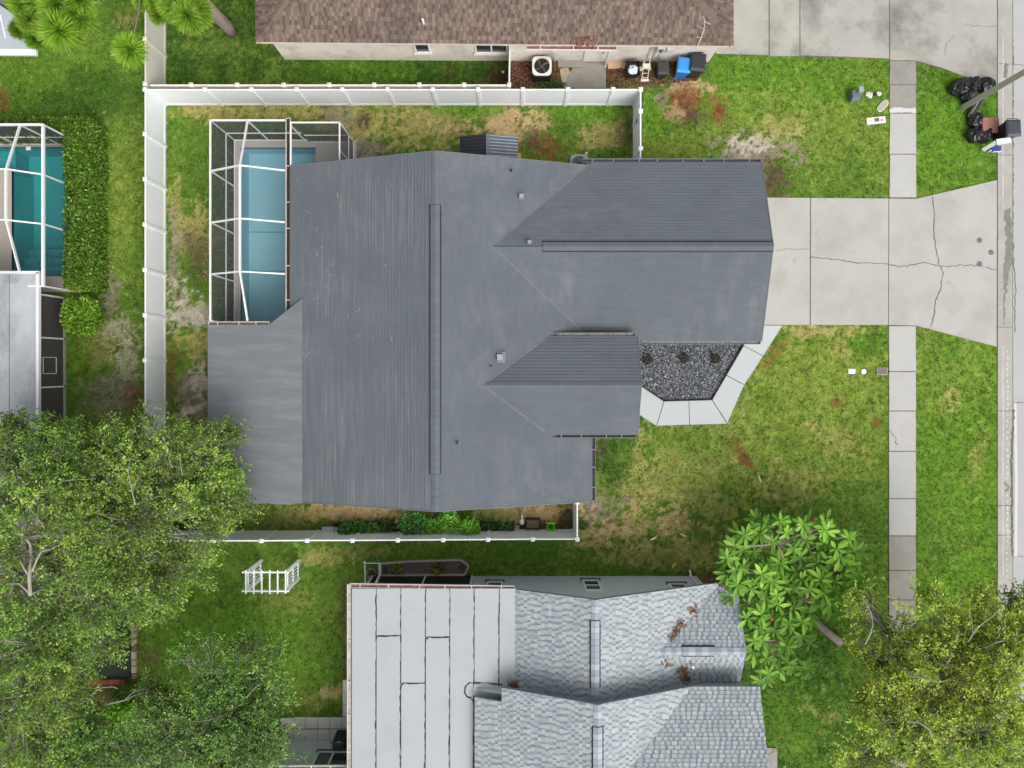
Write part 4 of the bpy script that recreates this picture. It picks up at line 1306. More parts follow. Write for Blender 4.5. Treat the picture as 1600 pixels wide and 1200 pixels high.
def make_gravel_bed():
    poly = wpoly([(985, 526), (1166, 526), (1113, 623.5), (1038, 625.5), (1001, 601), (985, 601)])
    bd = MB().prism(poly, -0.1, -0.005).build('gravel_bed', mat('bed_soil', S(58, 60, 64), .95, .2, 8, .3, 60, .6))
    tag(bd, kind='structure')
    pebbles('gravel', 'dark blue-grey river stones in the bed beside the pale entry walk', poly, 7500, (0.02, 0.046), [S(92, 96, 102), S(106, 110, 115), S(78, 81, 87), S(124, 126, 130), S(66, 68, 74), S(98, 102, 108), S(150, 150, 150)], z=0.012)
    EXCLUDE.append(poly)
    e = thing('bed_edging', 'black plastic edging strip round the grey stone bed', 'edging', P(1113, 624, 0))
    for a, b in (((1162, 536), (1112.5, 624)), ((1112.5, 624.5), (1037.5, 626.5)), ((1037.5, 626.5), (1000, 602))):
        MB().beam(P(*a, 0.05), P(*b, 0.05), 0.03, 0.13).build('strip', M_dark, e)
# ================================================================== SOUTH HOUSE (pale shingles + white flat roof)
def make_south_house():
    h = thing('pale_roofed_house', 'house with pale grey shingle roofs and a white sheet-covered flat roof', 'house', (0, -14, 0))
    Mwall = mat('blue_grey_stucco', S(200, 208, 214), 0.85, 0.05, 1.2, 0.05, 40, 0.2)
    Mfas = mat('pale_fascia', S(128, 134, 140), 0.6)
    X = 3.16
    b1W = [(X, -8.84, 4.98), (X, -12.9, 4.98), (0.12, -12.9, 3.7), (0.12, -8.84, 3.7)]
    b1E = [(X, -8.84, 4.98), (8.6, -8.84, 2.75), (8.6, -12.9, 2.75), (X, -12.9, 4.98)]
    cN = [(5.8, -11.23, 3.885), (9.23, -11.23, 3.885), (9.2, -8.84, 2.76), (8.6, -8.84, 2.76)]
    cS = [(5.8, -11.23, 3.885), (8.6, -13.6, 2.76), (9.2, -13.6, 2.76), (9.23, -11.23, 3.885)]
    b2A = [(X, -12.44, 5.8), (X, -19.5, 5.8), (-0.40, -19.5, 4.376), (-0.40, -12.44, 4.376)]
    b2B = [(-0.40, -12.99, 4.376), (-0.40, -19.5, 4.376), (-1.46, -19.5, 3.952), (-1.46, -12.99, 3.952)]
    b2E = [(X, -12.44, 5.8), (7.0, -12.44, 4.264), (X, -16.38, 5.8)]
    wg = [(7.0, -12.44, 4.27), (9.64, -12.44, 4.27), (9.64, -16.38, 5.81), (X, -16.38, 5.81)]
    wg2 = [(X, -16.39, 5.80), (9.64, -16.39, 5.80), (9.64, -19.5, 4.6), (X, -19.5, 4.6)]
    pal = [S(164, 171, 174), S(170, 177, 180), S(158, 166, 170), S(174, 180, 182)]
    pal2 = [S(136, 145, 150), S(142, 150, 155), S(130, 139, 145), S(148, 156, 160)]  # recess tones: shade between the raised tabs put into the colour
    def colr(r, alt=1):
        c = np.array(r.choice(pal if alt else pal2)) * r.uniform(0.94, 1.05)
        return tuple(c)
    Ms = mat('pale_shingle', (0.5, 0.5, 0.5), 0.9, 0.05, 0.5, 0.09, 70, 0.25, attr='col')
    Ms.node_tree.nodes['Principled BSDF'].inputs['Specular IOR Level'].default_value = 0.15
    for i, poly in enumerate((b1W, b1E, cN, cS, b2A, b2B, b2E, wg, wg2)):
        d = MB().slab3(poly, 0.16).build('roof_slope', Mfas, h)
        s = shingles([poly], 0.146, (0.10, 0.20), colr, 0.016, 0.001, 0.004, seed=60 + i, narrow=(0.06, 0.12)).build('shingle_courses', Ms, d, colors=True)
        s['kind'] = 'stuff'
    capm = [mat('pale_cap_%d' % i, c, .9, .05, 2, .08, 70, .1) for i, c in enumerate((S(156, 165, 171), S(170, 178, 183), S(146, 156, 164)))]
    yv = lambda py, z: (NY - py) * (CAM_H - z) / FPX
    xv = lambda px, z: (px - NX) * (CAM_H - z) / FPX
    ridge_caps(h, (X, yv(1076, 4.98), 4.98), (X, yv(970, 4.98), 4.98), 0.32, 0.07, capm, True, 0.24)
    ridge_caps(h, (X, yv(969, 4.98), 4.98), (X, -8.84, 4.98), 0.30, 0.06, capm, False, 0.24)
    ridge_caps(h, (X, -12.7, 4.98), (X, yv(1077, 4.98), 4.98), 0.30, 0.06, capm, False, 0.24)
    ridge_caps(h, (X, -18.0, 5.8), (X, yv(1136, 5.8), 5.8), 0.34, 0.075, capm, True, 0.24)
    ridge_caps(h, (X, yv(1135, 5.8), 5.8), (X, -12.44, 5.8), 0.31, 0.065, capm, False, 0.24)
    ridge_caps(h, (xv(1066, 3.9), -11.23, 3.89), (xv(1117, 3.9), -11.23, 3.89), 0.34, 0.08, capm, True, 0.24)
    ridge_caps(h, (5.85, -11.23, 3.89), (xv(1065.5, 3.9), -11.23, 3.89), 0.30, 0.07, capm, False, 0.24)
    ridge_caps(h, (xv(1117.5, 3.9), -11.23, 3.89), (9.23, -11.23, 3.89), 0.30, 0.07, capm, False, 0.24)
    # pipe stack
    p = PV(1081, 1039, 3.6)
    MB().lathe((p.x, p.y, 3.3), [(0.045, 0), (0.045, 0.55)], 12).build('pipe_stack', M_white_vinyl, h)
    # walls
    yw = -9.36
    w = MB()
    w.add([(-1.77, yw, -0.05), (8.25, yw, -0.05), (8.25, yw, 2.6), (X, yw, 4.75), (0.2, yw, 3.5), (-1.77, yw, 3.4)], [(5, 4, 3, 2, 1, 0)])
    w.prism([(-6.2, -16.72), (8.25, -16.72), (8.25, yw - 0.01), (-6.2, yw - 0.01)], -0.05, 2.55)
    w.add([(-1.4, -12.78, 2.5), (7.0, -12.78, 2.5), (7.0, -12.78, 4.1), (X, -12.78, 5.6), (-1.4, -12.78, 3.8)], [(4, 3, 2, 1, 0)])
    w.prism([(7.01, -18), (9.3, -18), (9.3, -12.8), (7.01, -12.8)], -0.05, 4.1)
    w.prism([(-10.02, -19), (-6.21, -19), (-6.21, -16.71), (-10.02, -16.71)], -0.05, 2.66)
    w.build('wall', Mwall, h)
    Mtrim = mat('dark_blue_trim', S(86, 98, 108), 0.8)
    MB().box((-10.05, -17.8, 1.3), (0.08, 2.2, 2.7)).build('corner_trim', Mtrim, h)
    # lanai openings in the north wall
    Mscr = mat('dark_screen', S(38, 42, 48), 0.6, 0.15, 1.5)
    MB().box((-4.0, yw + 0.005, 1.5), (4.45, 0.05, 3.1)).build('lanai_screen', Mscr, h)
    for x in (-6.2, -3.85, -1.78):
        MB().box((x, yw + 0.03, 1.55), (0.07, 0.06, 3.1)).build('lanai_post', M_white_metal, h)
    def win(x0, x1, z0, z1, y, split=True, low=None):
        f = MB()
        wd, hh = x1 - x0, z1 - z0
        for c, s in ((((x0 + x1) / 2, y + 0.02, z0), (wd + .1, .08, .07)), (((x0 + x1) / 2, y + 0.02, z1), (wd + .1, .08, .07)), ((x0, y + .02, (z0 + z1) / 2), (.07, .08, hh)), ((x1, y + .02, (z0 + z1) / 2), (.07, .08, hh))):
            f.box(c, s)
        if split: f.box(((x0 + x1) / 2, y + 0.02, (z0 + z1) / 2), (wd, .06, .05))
        o = f.build('window', M_white_vinyl, h)
        zm = (z0 + z1) / 2
        MB().box(((x0 + x1) / 2, y, (z0 + zm) / 2), (wd, .03, hh / 2)).build('pane', M_glass, o)
        MB().box(((x0 + x1) / 2, y, (z1 + zm) / 2), (wd, .032, hh / 2)).build('pane', low or M_glass, o)
        MB().box(((x0 + x1) / 2, y + 0.05, z0 - 0.07), (wd + 0.25, .12, .07)).build('sill', Mtrim, o)
    Mgreen = mat('green_pane', S(66, 104, 84), 0.2, .1, 2)
    win(3.1, 3.75, 0.75, 2.15, yw, True, Mgreen)
    win(6.75, 7.4, 1.3, 2.3, yw, True)
    win(-1.05, -0.45, 1.0, 2.2, yw, True)
    win(-8.35, -6.4, 1.05, 2.35, -16.71, False, Mgreen)
    MB().box((-7.7, -16.68, 1.7), (.07, .07, 1.3)).build('mullion', M_white_vinyl, h)
    # downspout on the gable wall
    MB().tube([(7.93, yw + .1, 2.7), (7.93, yw + .06, 2.3), (7.93, yw + .06, 0.3), (7.93, yw + .28, 0.08)], 0.05, 8).build('downspout', M_white_metal, h)
    # flat roof in welded sheets
    A, B = 3.69, 0.05
    f = thing
    base = [(-6.45, -8.87, A - 6.45 * B), (0.16, -8.87, A + .16 * B), (0.16, -19.5, A + .16 * B), (-6.45, -19.5, A - 6.45 * B)]
    fr = MB().slab3(base, 0.16).build('flat_roof', mat('seam_mastic', S(62, 60, 58), .8, .25, 6), h)
    Mm = mat('white_membrane', S(170, 175, 177), 0.55, 0.025, 0.5, 0.015, 30, 0.03, dirt=S(152, 159, 163), dirt_amt=0.5, dirt_scale=0.45, spots=0.16, spot_scale=3.5)
    cols = [549.5, 588, 626.5, 665, 703, 741, 780, 806.5]
    cut = {1: 993, 2: 1067, 3: 995}
    def sheet(x0, x1, y0, y1):
        q = [on_slope(x, y, A, B) for x, y in ((x0, y0), (x1, y0), (x1, y1), (x0, y1))]
        q = [(p[0], p[1], p[2] + 0.006) for p in q]
        MB().slab3(q, 0.005).build('membrane_sheet', Mm, fr)
    for i in range(7):
        a, b = cols[i] + .45, cols[i + 1] - .45
        if i in cut:
            sheet(a, b, 919.5, cut[i] - .5); sheet(a, b, cut[i] + .5, 1235)
        else:
            sheet(a, b, 919.5, 1235)
    Mseam = mat('black_seam', S(58, 54, 56), .8, .3, 6)
    pl = lambda x, y: Vector(on_slope(x, y, A, B)) + Vector((0, 0, 0.0075))
    for i, x in enumerate(cols[1:-1]):
        ribbon3(fr, [(x, 920), (x - .4, 1000), (x - .8, 1100), (x - 1.6, 1230)], pl, 0.035, Mseam, 'seam', 0.75, seed=80 + i, amp=0.008)
    for i, pts in enumerate(([(587.5, 1003), (588, 996), (591, 993.5), (610, 993.5), (625, 993)], [(665, 1003), (666, 998), (670, 995.5), (690, 996), (703, 995)], [(626, 1078), (627, 1070), (632, 1067), (645, 1067.5), (664, 1067)],
                             [(741, 1067), (733, 1067), (727, 1073), (726, 1082), (730, 1089), (736, 1090)], [(741, 1066.5), (760, 1067), (785, 1070)], [(735, 1090), (738, 1094), (742, 1098)])):
        ribbon3(fr, pts, pl, 0.055, Mseam, 'seam', 0.5, seed=90 + i, amp=0.006)
    q = [on_slope(x, y, A, B) for x, y in ((741, 1069), (785, 1072), (785, 1091), (738, 1086))]
    MB().slab3([(p[0], p[1], p[2] + 0.03) for p in q], 0.02).build('flashing', mat('grey_flashing', S(186, 190, 192), .5), fr)
    # gutters
    Malm = mat('almond_gutter', S(214, 208, 198))
    Mrust = mat('rusty_debris', S(128, 104, 96), .9, .4, 6, .3, 50, .4)
    gutter(h, (-6.5, -8.86, A - 6.5 * B), (0.1, -8.86, A), (0, 1, 0), m=Malm, debris=Mrust, seg=0.95, w=0.15)
    gutter(h, (-6.46, -19.4, A - 6.46 * B), (-6.46, -8.75, A - 6.46 * B), (-1, 0, 0), m=Malm, debris=mat('pale_debris', S(176, 172, 168), .9, .4, 3), seg=1.4, w=0.15)
    gutter(h, (8.62, -8.83, 2.75), (9.3, -8.83, 2.75), (0, 1, 0), m=Malm, debris=M_litter, seg=0.35)
    gutter(h, (-11.0, -16.5, 2.75), (-6.8, -16.5, 2.75), (0, 1, 0), m=M_white_metal, debris=Mrust, seg=0.85, w=0.14)
    MB().slab3([(-11.0, -16.5, 2.76), (-6.75, -16.5, 2.76), (-6.75, -20, 3.1), (-11.0, -20, 3.1)], 0.12).build('wing_roof', Mm, h)
    # downspout with outlet laid over the planting bed
    MB().tube([P(586.5, 914, 3.2), P(588, 910, 2.9), P(593.5, 899, 0.35), P(594, 896, 0.22), P(594, 880, 0.22)], 0.055, 6).build('downspout', M_white_metal, h)
    for poly in ([(-6.3, -19), (8.3, -19), (8.3, -9.3), (-6.3, -9.3)], [(-10.1, -19), (-6, -19), (-6, -16.7), (-10.1, -16.7)], [(8, -19), (9.4, -19), (9.4, -12.8), (8, -12.8)]):
        EXCLUDE.append(poly)
    # drifts of brown leaves in the valleys
    def zc(x, y):
        z = 4.98 - 0.41 * (x - X)
        if x > 5.8: z = max(z, 3.885 - 0.473 * abs(y + 11.23))
        return z
    for lab, pts, nn in (('long drift of brown leaves in the valley of the pale shingle roof', [(1052, 998), (1060, 988), (1066, 980)], 130), ('small clump of brown leaves high in the valley of the pale shingle roof', [(1087, 955), (1089, 962)], 45),
                         ('brown leaf heap below the white pipe on the pale shingle roof', [(1068, 1052), (1074, 1058), (1074, 1066), (1078, 1070)], 150), ('thin dark scatter of leaves by the pale ridge end', [(1042, 1035), (1048, 1040)], 18)):
        litter(lab, [(P(x, y, 3.9), 0.16) for x, y in pts], nn, zc)
    litter('brown leaf heap on the edge of the white flat roof', [(P(802, 1070, 3.7), 0.2)], 60, lambda x, y: max(A + B * x, 3.7 + .42 * (x - .12)))
    litter('brown leaves caught at the corner gutter under the big-leaved tree', [(P(1131, 911, 2.8), 0.25)], 70, lambda x, y: 2.8)

def ribbon3(parent, pts, place, w, m, name, jit, seed=1, amp=0.01):
    r = random.Random(seed)
    path = [place(x, y) for x, y in pts]
    fine = []
    for a, b in zip(path[:-1], path[1:]):
        k = max(2, int((b - a).length / 0.15))
        d = (b - a).normalized()
        s = Vector((-d.y, d.x, 0))
        for i in range(k):
            fine.append(a.lerp(b, i / k) + s * r.gauss(0, amp))
    fine.append(path[-1])
    vs, fs = [], []
    for i, p in enumerate(fine):
        d = (fine[min(i + 1, len(fine) - 1)] - fine[max(i - 1, 0)]).normalized()
        s = Vector((-d.y, d.x, 0)).normalized()
        ww = w * r.uniform(1 - jit, 1 + jit) / 2
        vs += [p + s * ww, p - s * ww]
    for i in range(len(fine) - 1):
        fs.append((2 * i, 2 * i + 1, 2 * i + 3, 2 * i + 2))
    return MB().add(vs, fs).build(name, m, parent)

def litter(label, spots, n, zf, cols=(S(104, 74, 54), S(130, 96, 70), S(84, 58, 44), S(150, 116, 88)), seed=2, sz=(0.03, 0.06), name='leaf_drift'):
    """small heap of fallen leaves"""
    r = random.Random(seed + len(label))
    mb = MB()
    for i in range(n):
        (x, y, _), s = r.choice(spots)
        x += r.gauss(0, s * .6); y += r.gauss(0, s * .6)
        z = zf(x, y) + 0.03 + r.uniform(0, 0.05)
        a, l = r.uniform(0, 6.28), r.uniform(*sz)
        t = Vector((math.cos(a), math.sin(a), r.uniform(-.4, .4))) * l
        b = Vector((-math.sin(a), math.cos(a), r.uniform(-.4, .4))) * l * .55
        p = Vector((x, y, z))
        mb.col = tuple(np.array(r.choice(cols)) * r.uniform(.7, 1.2))
        mb.add([p - t, p - b, p + t, p + b], [(0, 1, 2, 3)])
    o = mb.build(name, leaf_mat('dead_leaves', 0.05, 0.9), None, colors=True)
    return tag(o, label, 'leaf litter', kind='stuff')

# ================================================================== NORTH HOUSE (brown shingles)
def make_north_house():
    h = thing('brown_roofed_house', 'white-walled house with weathered brown shingle hip roof', 'house', (0, 17, 0))
    Lx, Rx, yl, yr, z = -10.5, 9.07, 13.30, 13.14, 2.75
    dz, dep = 0.4, 5.0
    rl, rr = (Lx + dep, yl + dep, z + dz * dep), (Rx - dep, yr + dep, z + dz * dep)
    back = 2 * dep
    south = [(Lx, yl, z), (Rx, yr, z), rr, rl]
    west = [(Lx, yl, z), rl, (Lx, yl + back, z)]
    east = [(Rx, yr, z), (Rx, yr + back, z), rr]
    north = [(Lx, yl + back, z), rl, rr, (Rx, yr + back, z)]
    pal = [S(112, 97, 88), S(117, 101, 92), S(107, 92, 84)]
    pal2 = [S(88, 76, 70), S(92, 79, 73), S(130, 114, 104), S(134, 117, 106)]
    def colr(r, alt=1):
        return tuple(np.array(r.choice(pal if alt else pal2)) * r.uniform(.94, 1.06))
    Ms = mat('brown_shingle', (.3, .25, .22), .92, 0.16, 0.45, 0.14, 60, 0.3, dirt=S(84, 76, 74), dirt_amt=0.7, dirt_scale=0.4, attr='col')
    Mf = mat('north_fascia', S(200, 190, 180), .6)
    for i, poly in enumerate((south, west, east, north)):
        d = MB().slab3(poly, 0.15).build('roof_slope', Mf, h)
        s = shingles([poly], 0.165, (0.12, 0.24), colr, 0.018, 0.001, 0.004, seed=30 + i, narrow=(0.06, 0.13)).build('shingle_courses', Ms, d, colors=True)
        s['kind'] = 'stuff'
    capm = [mat('brown_cap_%d' % i, c, .92, .1, 2, .12, 60, .2) for i, c in enumerate((S(108, 92, 84), S(100, 84, 77), S(116, 99, 90)))]
    ridge_caps(h, (Lx + .05, yl + .05, z + .02), rl, 0.30, 0.04, capm, False, 0.26)
    ridge_caps(h, (Rx - .05, yr + .05, z + .02), rr, 0.30, 0.04, capm, False, 0.26)
    ridge_caps(h, rl, rr, 0.30, 0.05, capm, False, 0.26)
    p = PV(658, 21, 3.9)
    MB().lathe((p.x, p.y, z + dz * (p.y - yl) - .05), [(0.045, 0), (0.045, 0.45)], 12).build('pipe_stack', M_white_vinyl, h)
    Mwall = mat('white_stucco_stained', S(226, 218, 208), .85, .05, 1.2, .05, 40, .2, dirt=S(150, 142, 134), dirt_amt=.55, dirt_scale=1.1)
    wy = lambda x: 13.73 + (13.63 - 13.73) * (x + 10.16) / 18.96
    w = MB().prism([(-10.16, 13.73), (8.8, 13.63), (8.8, 22.5), (-10.16, 22.5)], -0.05, 2.66).build('wall', Mwall, h)
    EXCLUDE.append([(-10.2, 13.68), (8.85, 13.58), (8.85, 22.5), (-10.2, 22.5)])
    MB().beam((Lx, yl + .01, z - .07), (Rx, yr + .01, z - .07), 0.025, 0.14).build('fascia_board', mat('fascia_cream', S(222, 212, 200), .6), h)
    def win(x0, x1, z0, z1, panes):
        y = wy((x0 + x1) / 2) - 0.02
        f = MB()
        f.box(((x0 + x1) / 2, y, z0), (x1 - x0 + .1, .07, .06)).box(((x0 + x1) / 2, y, z1), (x1 - x0 + .1, .07, .06))
        for k in range(panes + 1):
            f.box((x0 + (x1 - x0) * k / panes, y, (z0 + z1) / 2), (.06, .07, z1 - z0))
        o = f.build('window', M_white_vinyl, h)
        for k in range(panes):
            MB().box((x0 + (x1 - x0) * (k + .5) / panes, y + .01, (z0 + z1) / 2), ((x1 - x0) / panes - .02, .03, z1 - z0)).build('pane', M_glass, o)
        MB().box(((x0 + x1) / 2, y - .06, z0 - .07), (x1 - x0 + .2, .14, .08)).build('sill', mat('sill_stone', S(206, 196, 184), .8), o)
    win(-4.15, -3.55, 0.95, 2.1, 1)
    win(-1.55, -0.22, 0.95, 2.1, 2)
    # service door with step, downspouts, gutter full of litter
    dx = 3.6
    dr = MB().box((dx, wy(dx) - .02, 1.1), (0.9, .06, 2.05)).build('side_door', mat('door_white', S(232, 226, 218), .5), h)
    MB().lathe((dx + .36, wy(dx) - .07, 1.0), [(0.03, 0), (.03, .05)], 10).build('handle', M_dark, dr)
    MB().box((dx - 1.0, wy(dx) - .15, 0.05), (1.1, .3, .1)).build('door_step', M_conc_grey, h)
    gx = lambda px: (px - NX) * (CAM_H - z) / FPX
    gutter(h, (gx(822), 13.21 - .03, z), (gx(963), 13.18 - .03, z), (0, -1, 0), m=M_white_metal, debris=mat('red_litter', S(138, 92, 78), .95, .5, 8, .4, 60, .6), seg=1.0, w=0.17)
    MB().beam(P(867.5, 79, 2.6), P(866.5, 96, .1), .08, .06).build('downspout', M_white_metal, h)
    MB().tube([P(952, 79, 2.62), P(951, 82, 2.2), P(946.5, 101, .12), P(945.5, 104, .05)], 0.05, 8).build('downspout', M_white_metal, h)
    # electric meter, conduits
    mx = 6.35
    y = wy(mx)
    mt = MB().box((mx, y - .1, 1.5), (.36, .16, .55)).box((mx + .42, y - .08, 1.35), (.3, .12, .4)).build('meter_box', mat('meter_grey', S(204, 202, 196), .5), h)
    MB().lathe((mx, y - .2, 1.55), [(.09, 0), (.09, .08), (.05, .1)], 14).build('meter_dial', M_glass, mt)
    for dx_, z1 in ((-.12, 2.5), (.1, 2.5), (-.35, 2.4)):
        MB().tube([(mx + dx_, y - .06, z1), (mx + dx_ * 1.2, y - .06, .05)], .025, 6).build('conduit', mat('conduit', S(196, 194, 188), .5), mt)
    litter('rust red leaf scatter on the eave of the brown roof', [(P(905, 66, 2.8), .25), (P(912, 64, 2.8), .25), (P(925, 67, 2.8), .3)], 120, lambda x, y: z + dz * max(0, y - 13.2), (S(140, 84, 68), S(160, 104, 84), S(116, 66, 54)))
    # dead forked branch on the roof
    b = MB()
    zz = lambda x, y: z + dz * (y - yr) + .05
    def br(pts, r0):
        q = []
        for (px, py) in pts:
            x, y, _ = P(px, py, 3.2)
            q.append((x, y, zz(x, y)))
        b.tube(q, [r0 * (1 - .5 * i / len(q)) for i in range(len(q))], 6)
    br([(1093, 67), (1099, 52), (1102, 42), (1101, 30), (1098, 26)], .02)
    br([(1101, 32), (1106, 34), (1110, 36)], .013)
    br([(1102, 42), (1094, 39), (1090, 37)], .011)
    br([(1098, 54), (1091, 53)], .011)
    br([(1093, 64), (1097, 69)], .011)
    tag(b.build('fallen_branch', mat('bleached_wood', S(206, 196, 186), .9)), 'bleached forked branch lying on the brown shingle roof', 'branch')

# ================================================================== WEST HOUSES
def make_west_houses():
    h = thing('silver_roofed_house', 'house with silvery flat roof and dark screened porch beside the round bush', 'house', (-22, -1, 0))
    Msil = mat('silver_coating', S(172, 177, 181), .5, .16, .7, .05, 30, .05, dirt=S(122, 124, 126), dirt_amt=.8, dirt_scale=.55, stretch=(1.6, .8, 1), spots=.35, spot_scale=.9)
    ex, z = -19.5, 2.7
    y1 = (NY - 428) * (CAM_H - z) / FPX
    seam_x = (14.5 - NX) * (CAM_H - z) / FPX
    for x0, x1 in ((-30.0, seam_x - .012), (seam_x + .012, ex)):
        MB().slab3([(x0, -6.5, z), (x1, -6.5, z), (x1, y1, z), (x0, y1, z)], .12).build('roof_sheet', Msil, h)
    MB().slab3([(-29.9, -6.4, z - .02), (ex - .1, -6.4, z - .02), (ex - .1, y1 - .1, z - .02), (-29.9, y1 - .1, z - .02)], .1).build('roof_deck', M_dark, h)
    eb = MB().beam((ex + .05, -6.5, z - .03), (ex + .05, y1 + .06, z - .03), .11, .16).beam((ex + .1, y1 + .06, z - .03), (-30, y1 + .06, z - .03), .11, .16)
    eb.build('eave_trim', M_white_metal, h)
    wx = -19.97
    MB().prism([(-30, -6.2), (wx - .06, -6.2), (wx - .06, y1 - .7), (-30, y1 - .7)], -.05, 2.58).build('wall', mat('porch_inside', S(120, 112, 104), .9), h)
    Msc = mat('brown_porch_screen', S(82, 78, 76), .8, .08, .6, .04, 60, .02)
    ys = [(NY - p) * 1.0 for p in ()]
    posts = [y1 - .75, P(0, 528, 1.3)[1], P(0, 605, 1.3)[1], P(0, 683, 1.3)[1], -6.2]
    for a, b in zip(posts[:-1], posts[1:]):
        quad(h, [(wx, a, .12), (wx, b, .12), (wx, b, 2.6), (wx, a, 2.6)], Msc, 'porch_screen')
    for y in posts:
        MB().beam((wx + .02, y, 0), (wx + .02, y, 2.6), .07, .07).build('porch_post', M_white_metal, h)
    MB().beam((wx + .03, posts[0], .1), (wx + .03, posts[-1], .1), .05, .14).build('kick_rail', mat('kick_rail', S(176, 172, 166), .6), h)
    dy = P(0, 571, 1)[1]
    fr = MB()
    for a, b in (((wx + .03, dy - .35, .7), (wx + .03, dy + .35, .7)), ((wx + .03, dy - .35, 1.6), (wx + .03, dy + .35, 1.6)), ((wx + .03, dy - .35, .7), (wx + .03, dy - .35, 1.6)), ((wx + .03, dy + .35, .7), (wx + .03, dy + .35, 1.6))):
        fr.beam(a, b, .03, .03)
    fr.build('pet_door', M_white_metal, h)
    EXCLUDE.append([(-30, -6.3), (-19.8, -6.3), (-19.8, 4.2), (-30, 4.2)])
    # corner of the house at the far north-west
    g = thing('grey_roofed_outbuilding', 'pale grey roof corner with white fascia under the pine tufts', 'house', (-22, 13.5, 0))
    zt = 2.6
    q = [P(x, y, zt) for x, y in ((-60, 8), (0, 8), (27, 26), (57, 76), (-60, 75))]
    MB().slab3(q, .1).build('roof_sheet', mat('pale_roof_sheet', S(170, 178, 182), .5, .04, .8, .03, 30, .03), g)
    q2 = [P(x, y, zt - .1) for x, y in ((-60, 75.5), (57.5, 76.5), (58, 79), (-60, 79))]
    MB().beam(P(-60, 80, zt - .12), P(58, 81, zt - .12), .32, .12).build('fascia', M_white_metal, g)
    MB().prism([P(x, y, 0)[:2] for x, y in ((-60, 36), (0, 36), (50, 84), (-60, 84))], -.05, zt - .1).build('wall', mat('outbuilding_wall', S(200, 202, 202), .8), g)
    q = [P(x, y, zt + .1) for x, y in ((-60, -40), (30, -40), (27, 22), (0, 4), (-60, 4))]
    MB().slab3(q, .1).build('roof_sheet', mat('dark_roof_sheet', S(110, 110, 112), .7), g)
    MB().beam(P(0, 22, zt + .03), P(9, 60, zt + .03), .05, .05).build('roof_strip', M_white_metal, g)
# ================================================================== SMALL THINGS
def bin_(label, px, py, yaw, m, lid_m, h=1.0, s=1.0, group=None, open_=False):
    p = PV(px, py, 0.03)
    t = thing('wheelie_bin', label, 'bin', p, group)
    R = Matrix.Rotation(yaw, 3, 'Z')
    def loc(x, y, z): return p + R @ Vector((x * s, y * s, 0)) + Vector((0, 0, z * h))
    vs = []
    for (z, a, b) in ((0.0, .22, .24), (0.12, .235, .26), (.9, .29, .33), (.93, .31, .35), (1.0, .31, .35)):
        for (i, j) in ((-1, -1), (1, -1), (1, 1), (-1, 1)):
            vs.append(loc(i * a, j * b, z))
    fs = [(3, 2, 1, 0)]
    for k in range(4):
        for i in range(4):
            fs.append((4 * k + i, 4 * k + (i + 1) % 4, 4 * k + 4 + (i + 1) % 4, 4 * k + 4 + i))
    if not open_:
        fs.append((16, 17, 18, 19))
    MB().add(vs, fs).build('body', m, t, bevel=.012)
    if open_:
        MB().add([loc(i * .29, j * .33, .75) for i, j in ((-1, -1), (1, -1), (1, 1), (-1, 1))], [(0, 1, 2, 3)]).build('lining', M_dark, t)
    else:
        v2 = []
        for (z, a, b, o) in ((1.003, .325, .37, 0), (1.035, .325, .37, 0), (1.09, .25, .27, .02)):
            for (i, j) in ((-1, -1), (1, -1), (1, 1), (-1, 1)):
                v2.append(loc(i * a, j * b + o, z))
        MB().add(v2, [(3, 2, 1, 0), (0, 1, 5, 4), (1, 2, 6, 5), (2, 3, 7, 6), (3, 0, 4, 7), (4, 5, 9, 8), (5, 6, 10, 9), (6, 7, 11, 10), (7, 4, 8, 11), (8, 9, 10, 11)]).build('lid', lid_m, t, bevel=.012)
    MB().tube([loc(-.2, .36, .98), loc(-.2, .43, .98), loc(.2, .43, .98), loc(.2, .36, .98)], .018, 6).build('handle', M_dark, t)
    for i in (-1, 1):
        a = loc(i * .22, .27, .1); b = loc(i * .28, .27, .1)
        MB().tube([a, b], .1, 12).build('wheel', M_dark, t)
    return t

def lump(c, r, seed, sq=.8, n=3, rough=.25):
    """crumpled closed lump as verts, faces"""
    rr = random.Random(seed)
    nu, nv = 18, 12
    import mathutils.noise as mn
    vs, fs = [], []
    off = Vector((seed * 3.1, seed * 1.7, 0))
    for j in range(nv + 1):
        th = math.pi * j / nv
        for i in range(nu):
            ph = 2 * math.pi * i / nu
            d = Vector((math.sin(th) * math.cos(ph), math.sin(th) * math.sin(ph), math.cos(th)))
            k = 1 + rough * mn.noise(d * 2.1 + off) + rough * .8 * abs(mn.noise(d * 5.0 + off)) + rough * .4 * mn.noise(d * 9 + off)
            v = d * r * k
            vs.append((c[0] + v.x, c[1] + v.y, max(0.01, c[2] + v.z * sq)))
    for j in range(nv):
        for i in range(nu):
            fs.append((j * nu + i, (j + 1) * nu + i, (j + 1) * nu + (i + 1) % nu, j * nu + (i + 1) % nu))
    return vs, fs

def bag(label, px, py, r, seed, sx=1.0, grp='black rubbish bags by the street'):
    c = PV(px, py, 0)
    t = thing('rubbish_bag', label, 'rubbish bag', c, grp)
    vs, fs = lump((0, 0, r * .62), r, seed, .8, rough=.32)
    MB().add([(c.x + x * sx, c.y + y, z) for x, y, z in vs], fs).build('sack', M_black_gloss, t)
    vs, fs = lump((c.x + .04, c.y + .03, r * 1.35), r * .22, seed + 9, 1.2, rough=.5)
    MB().add(vs, fs).build('knot', M_black_gloss, t)

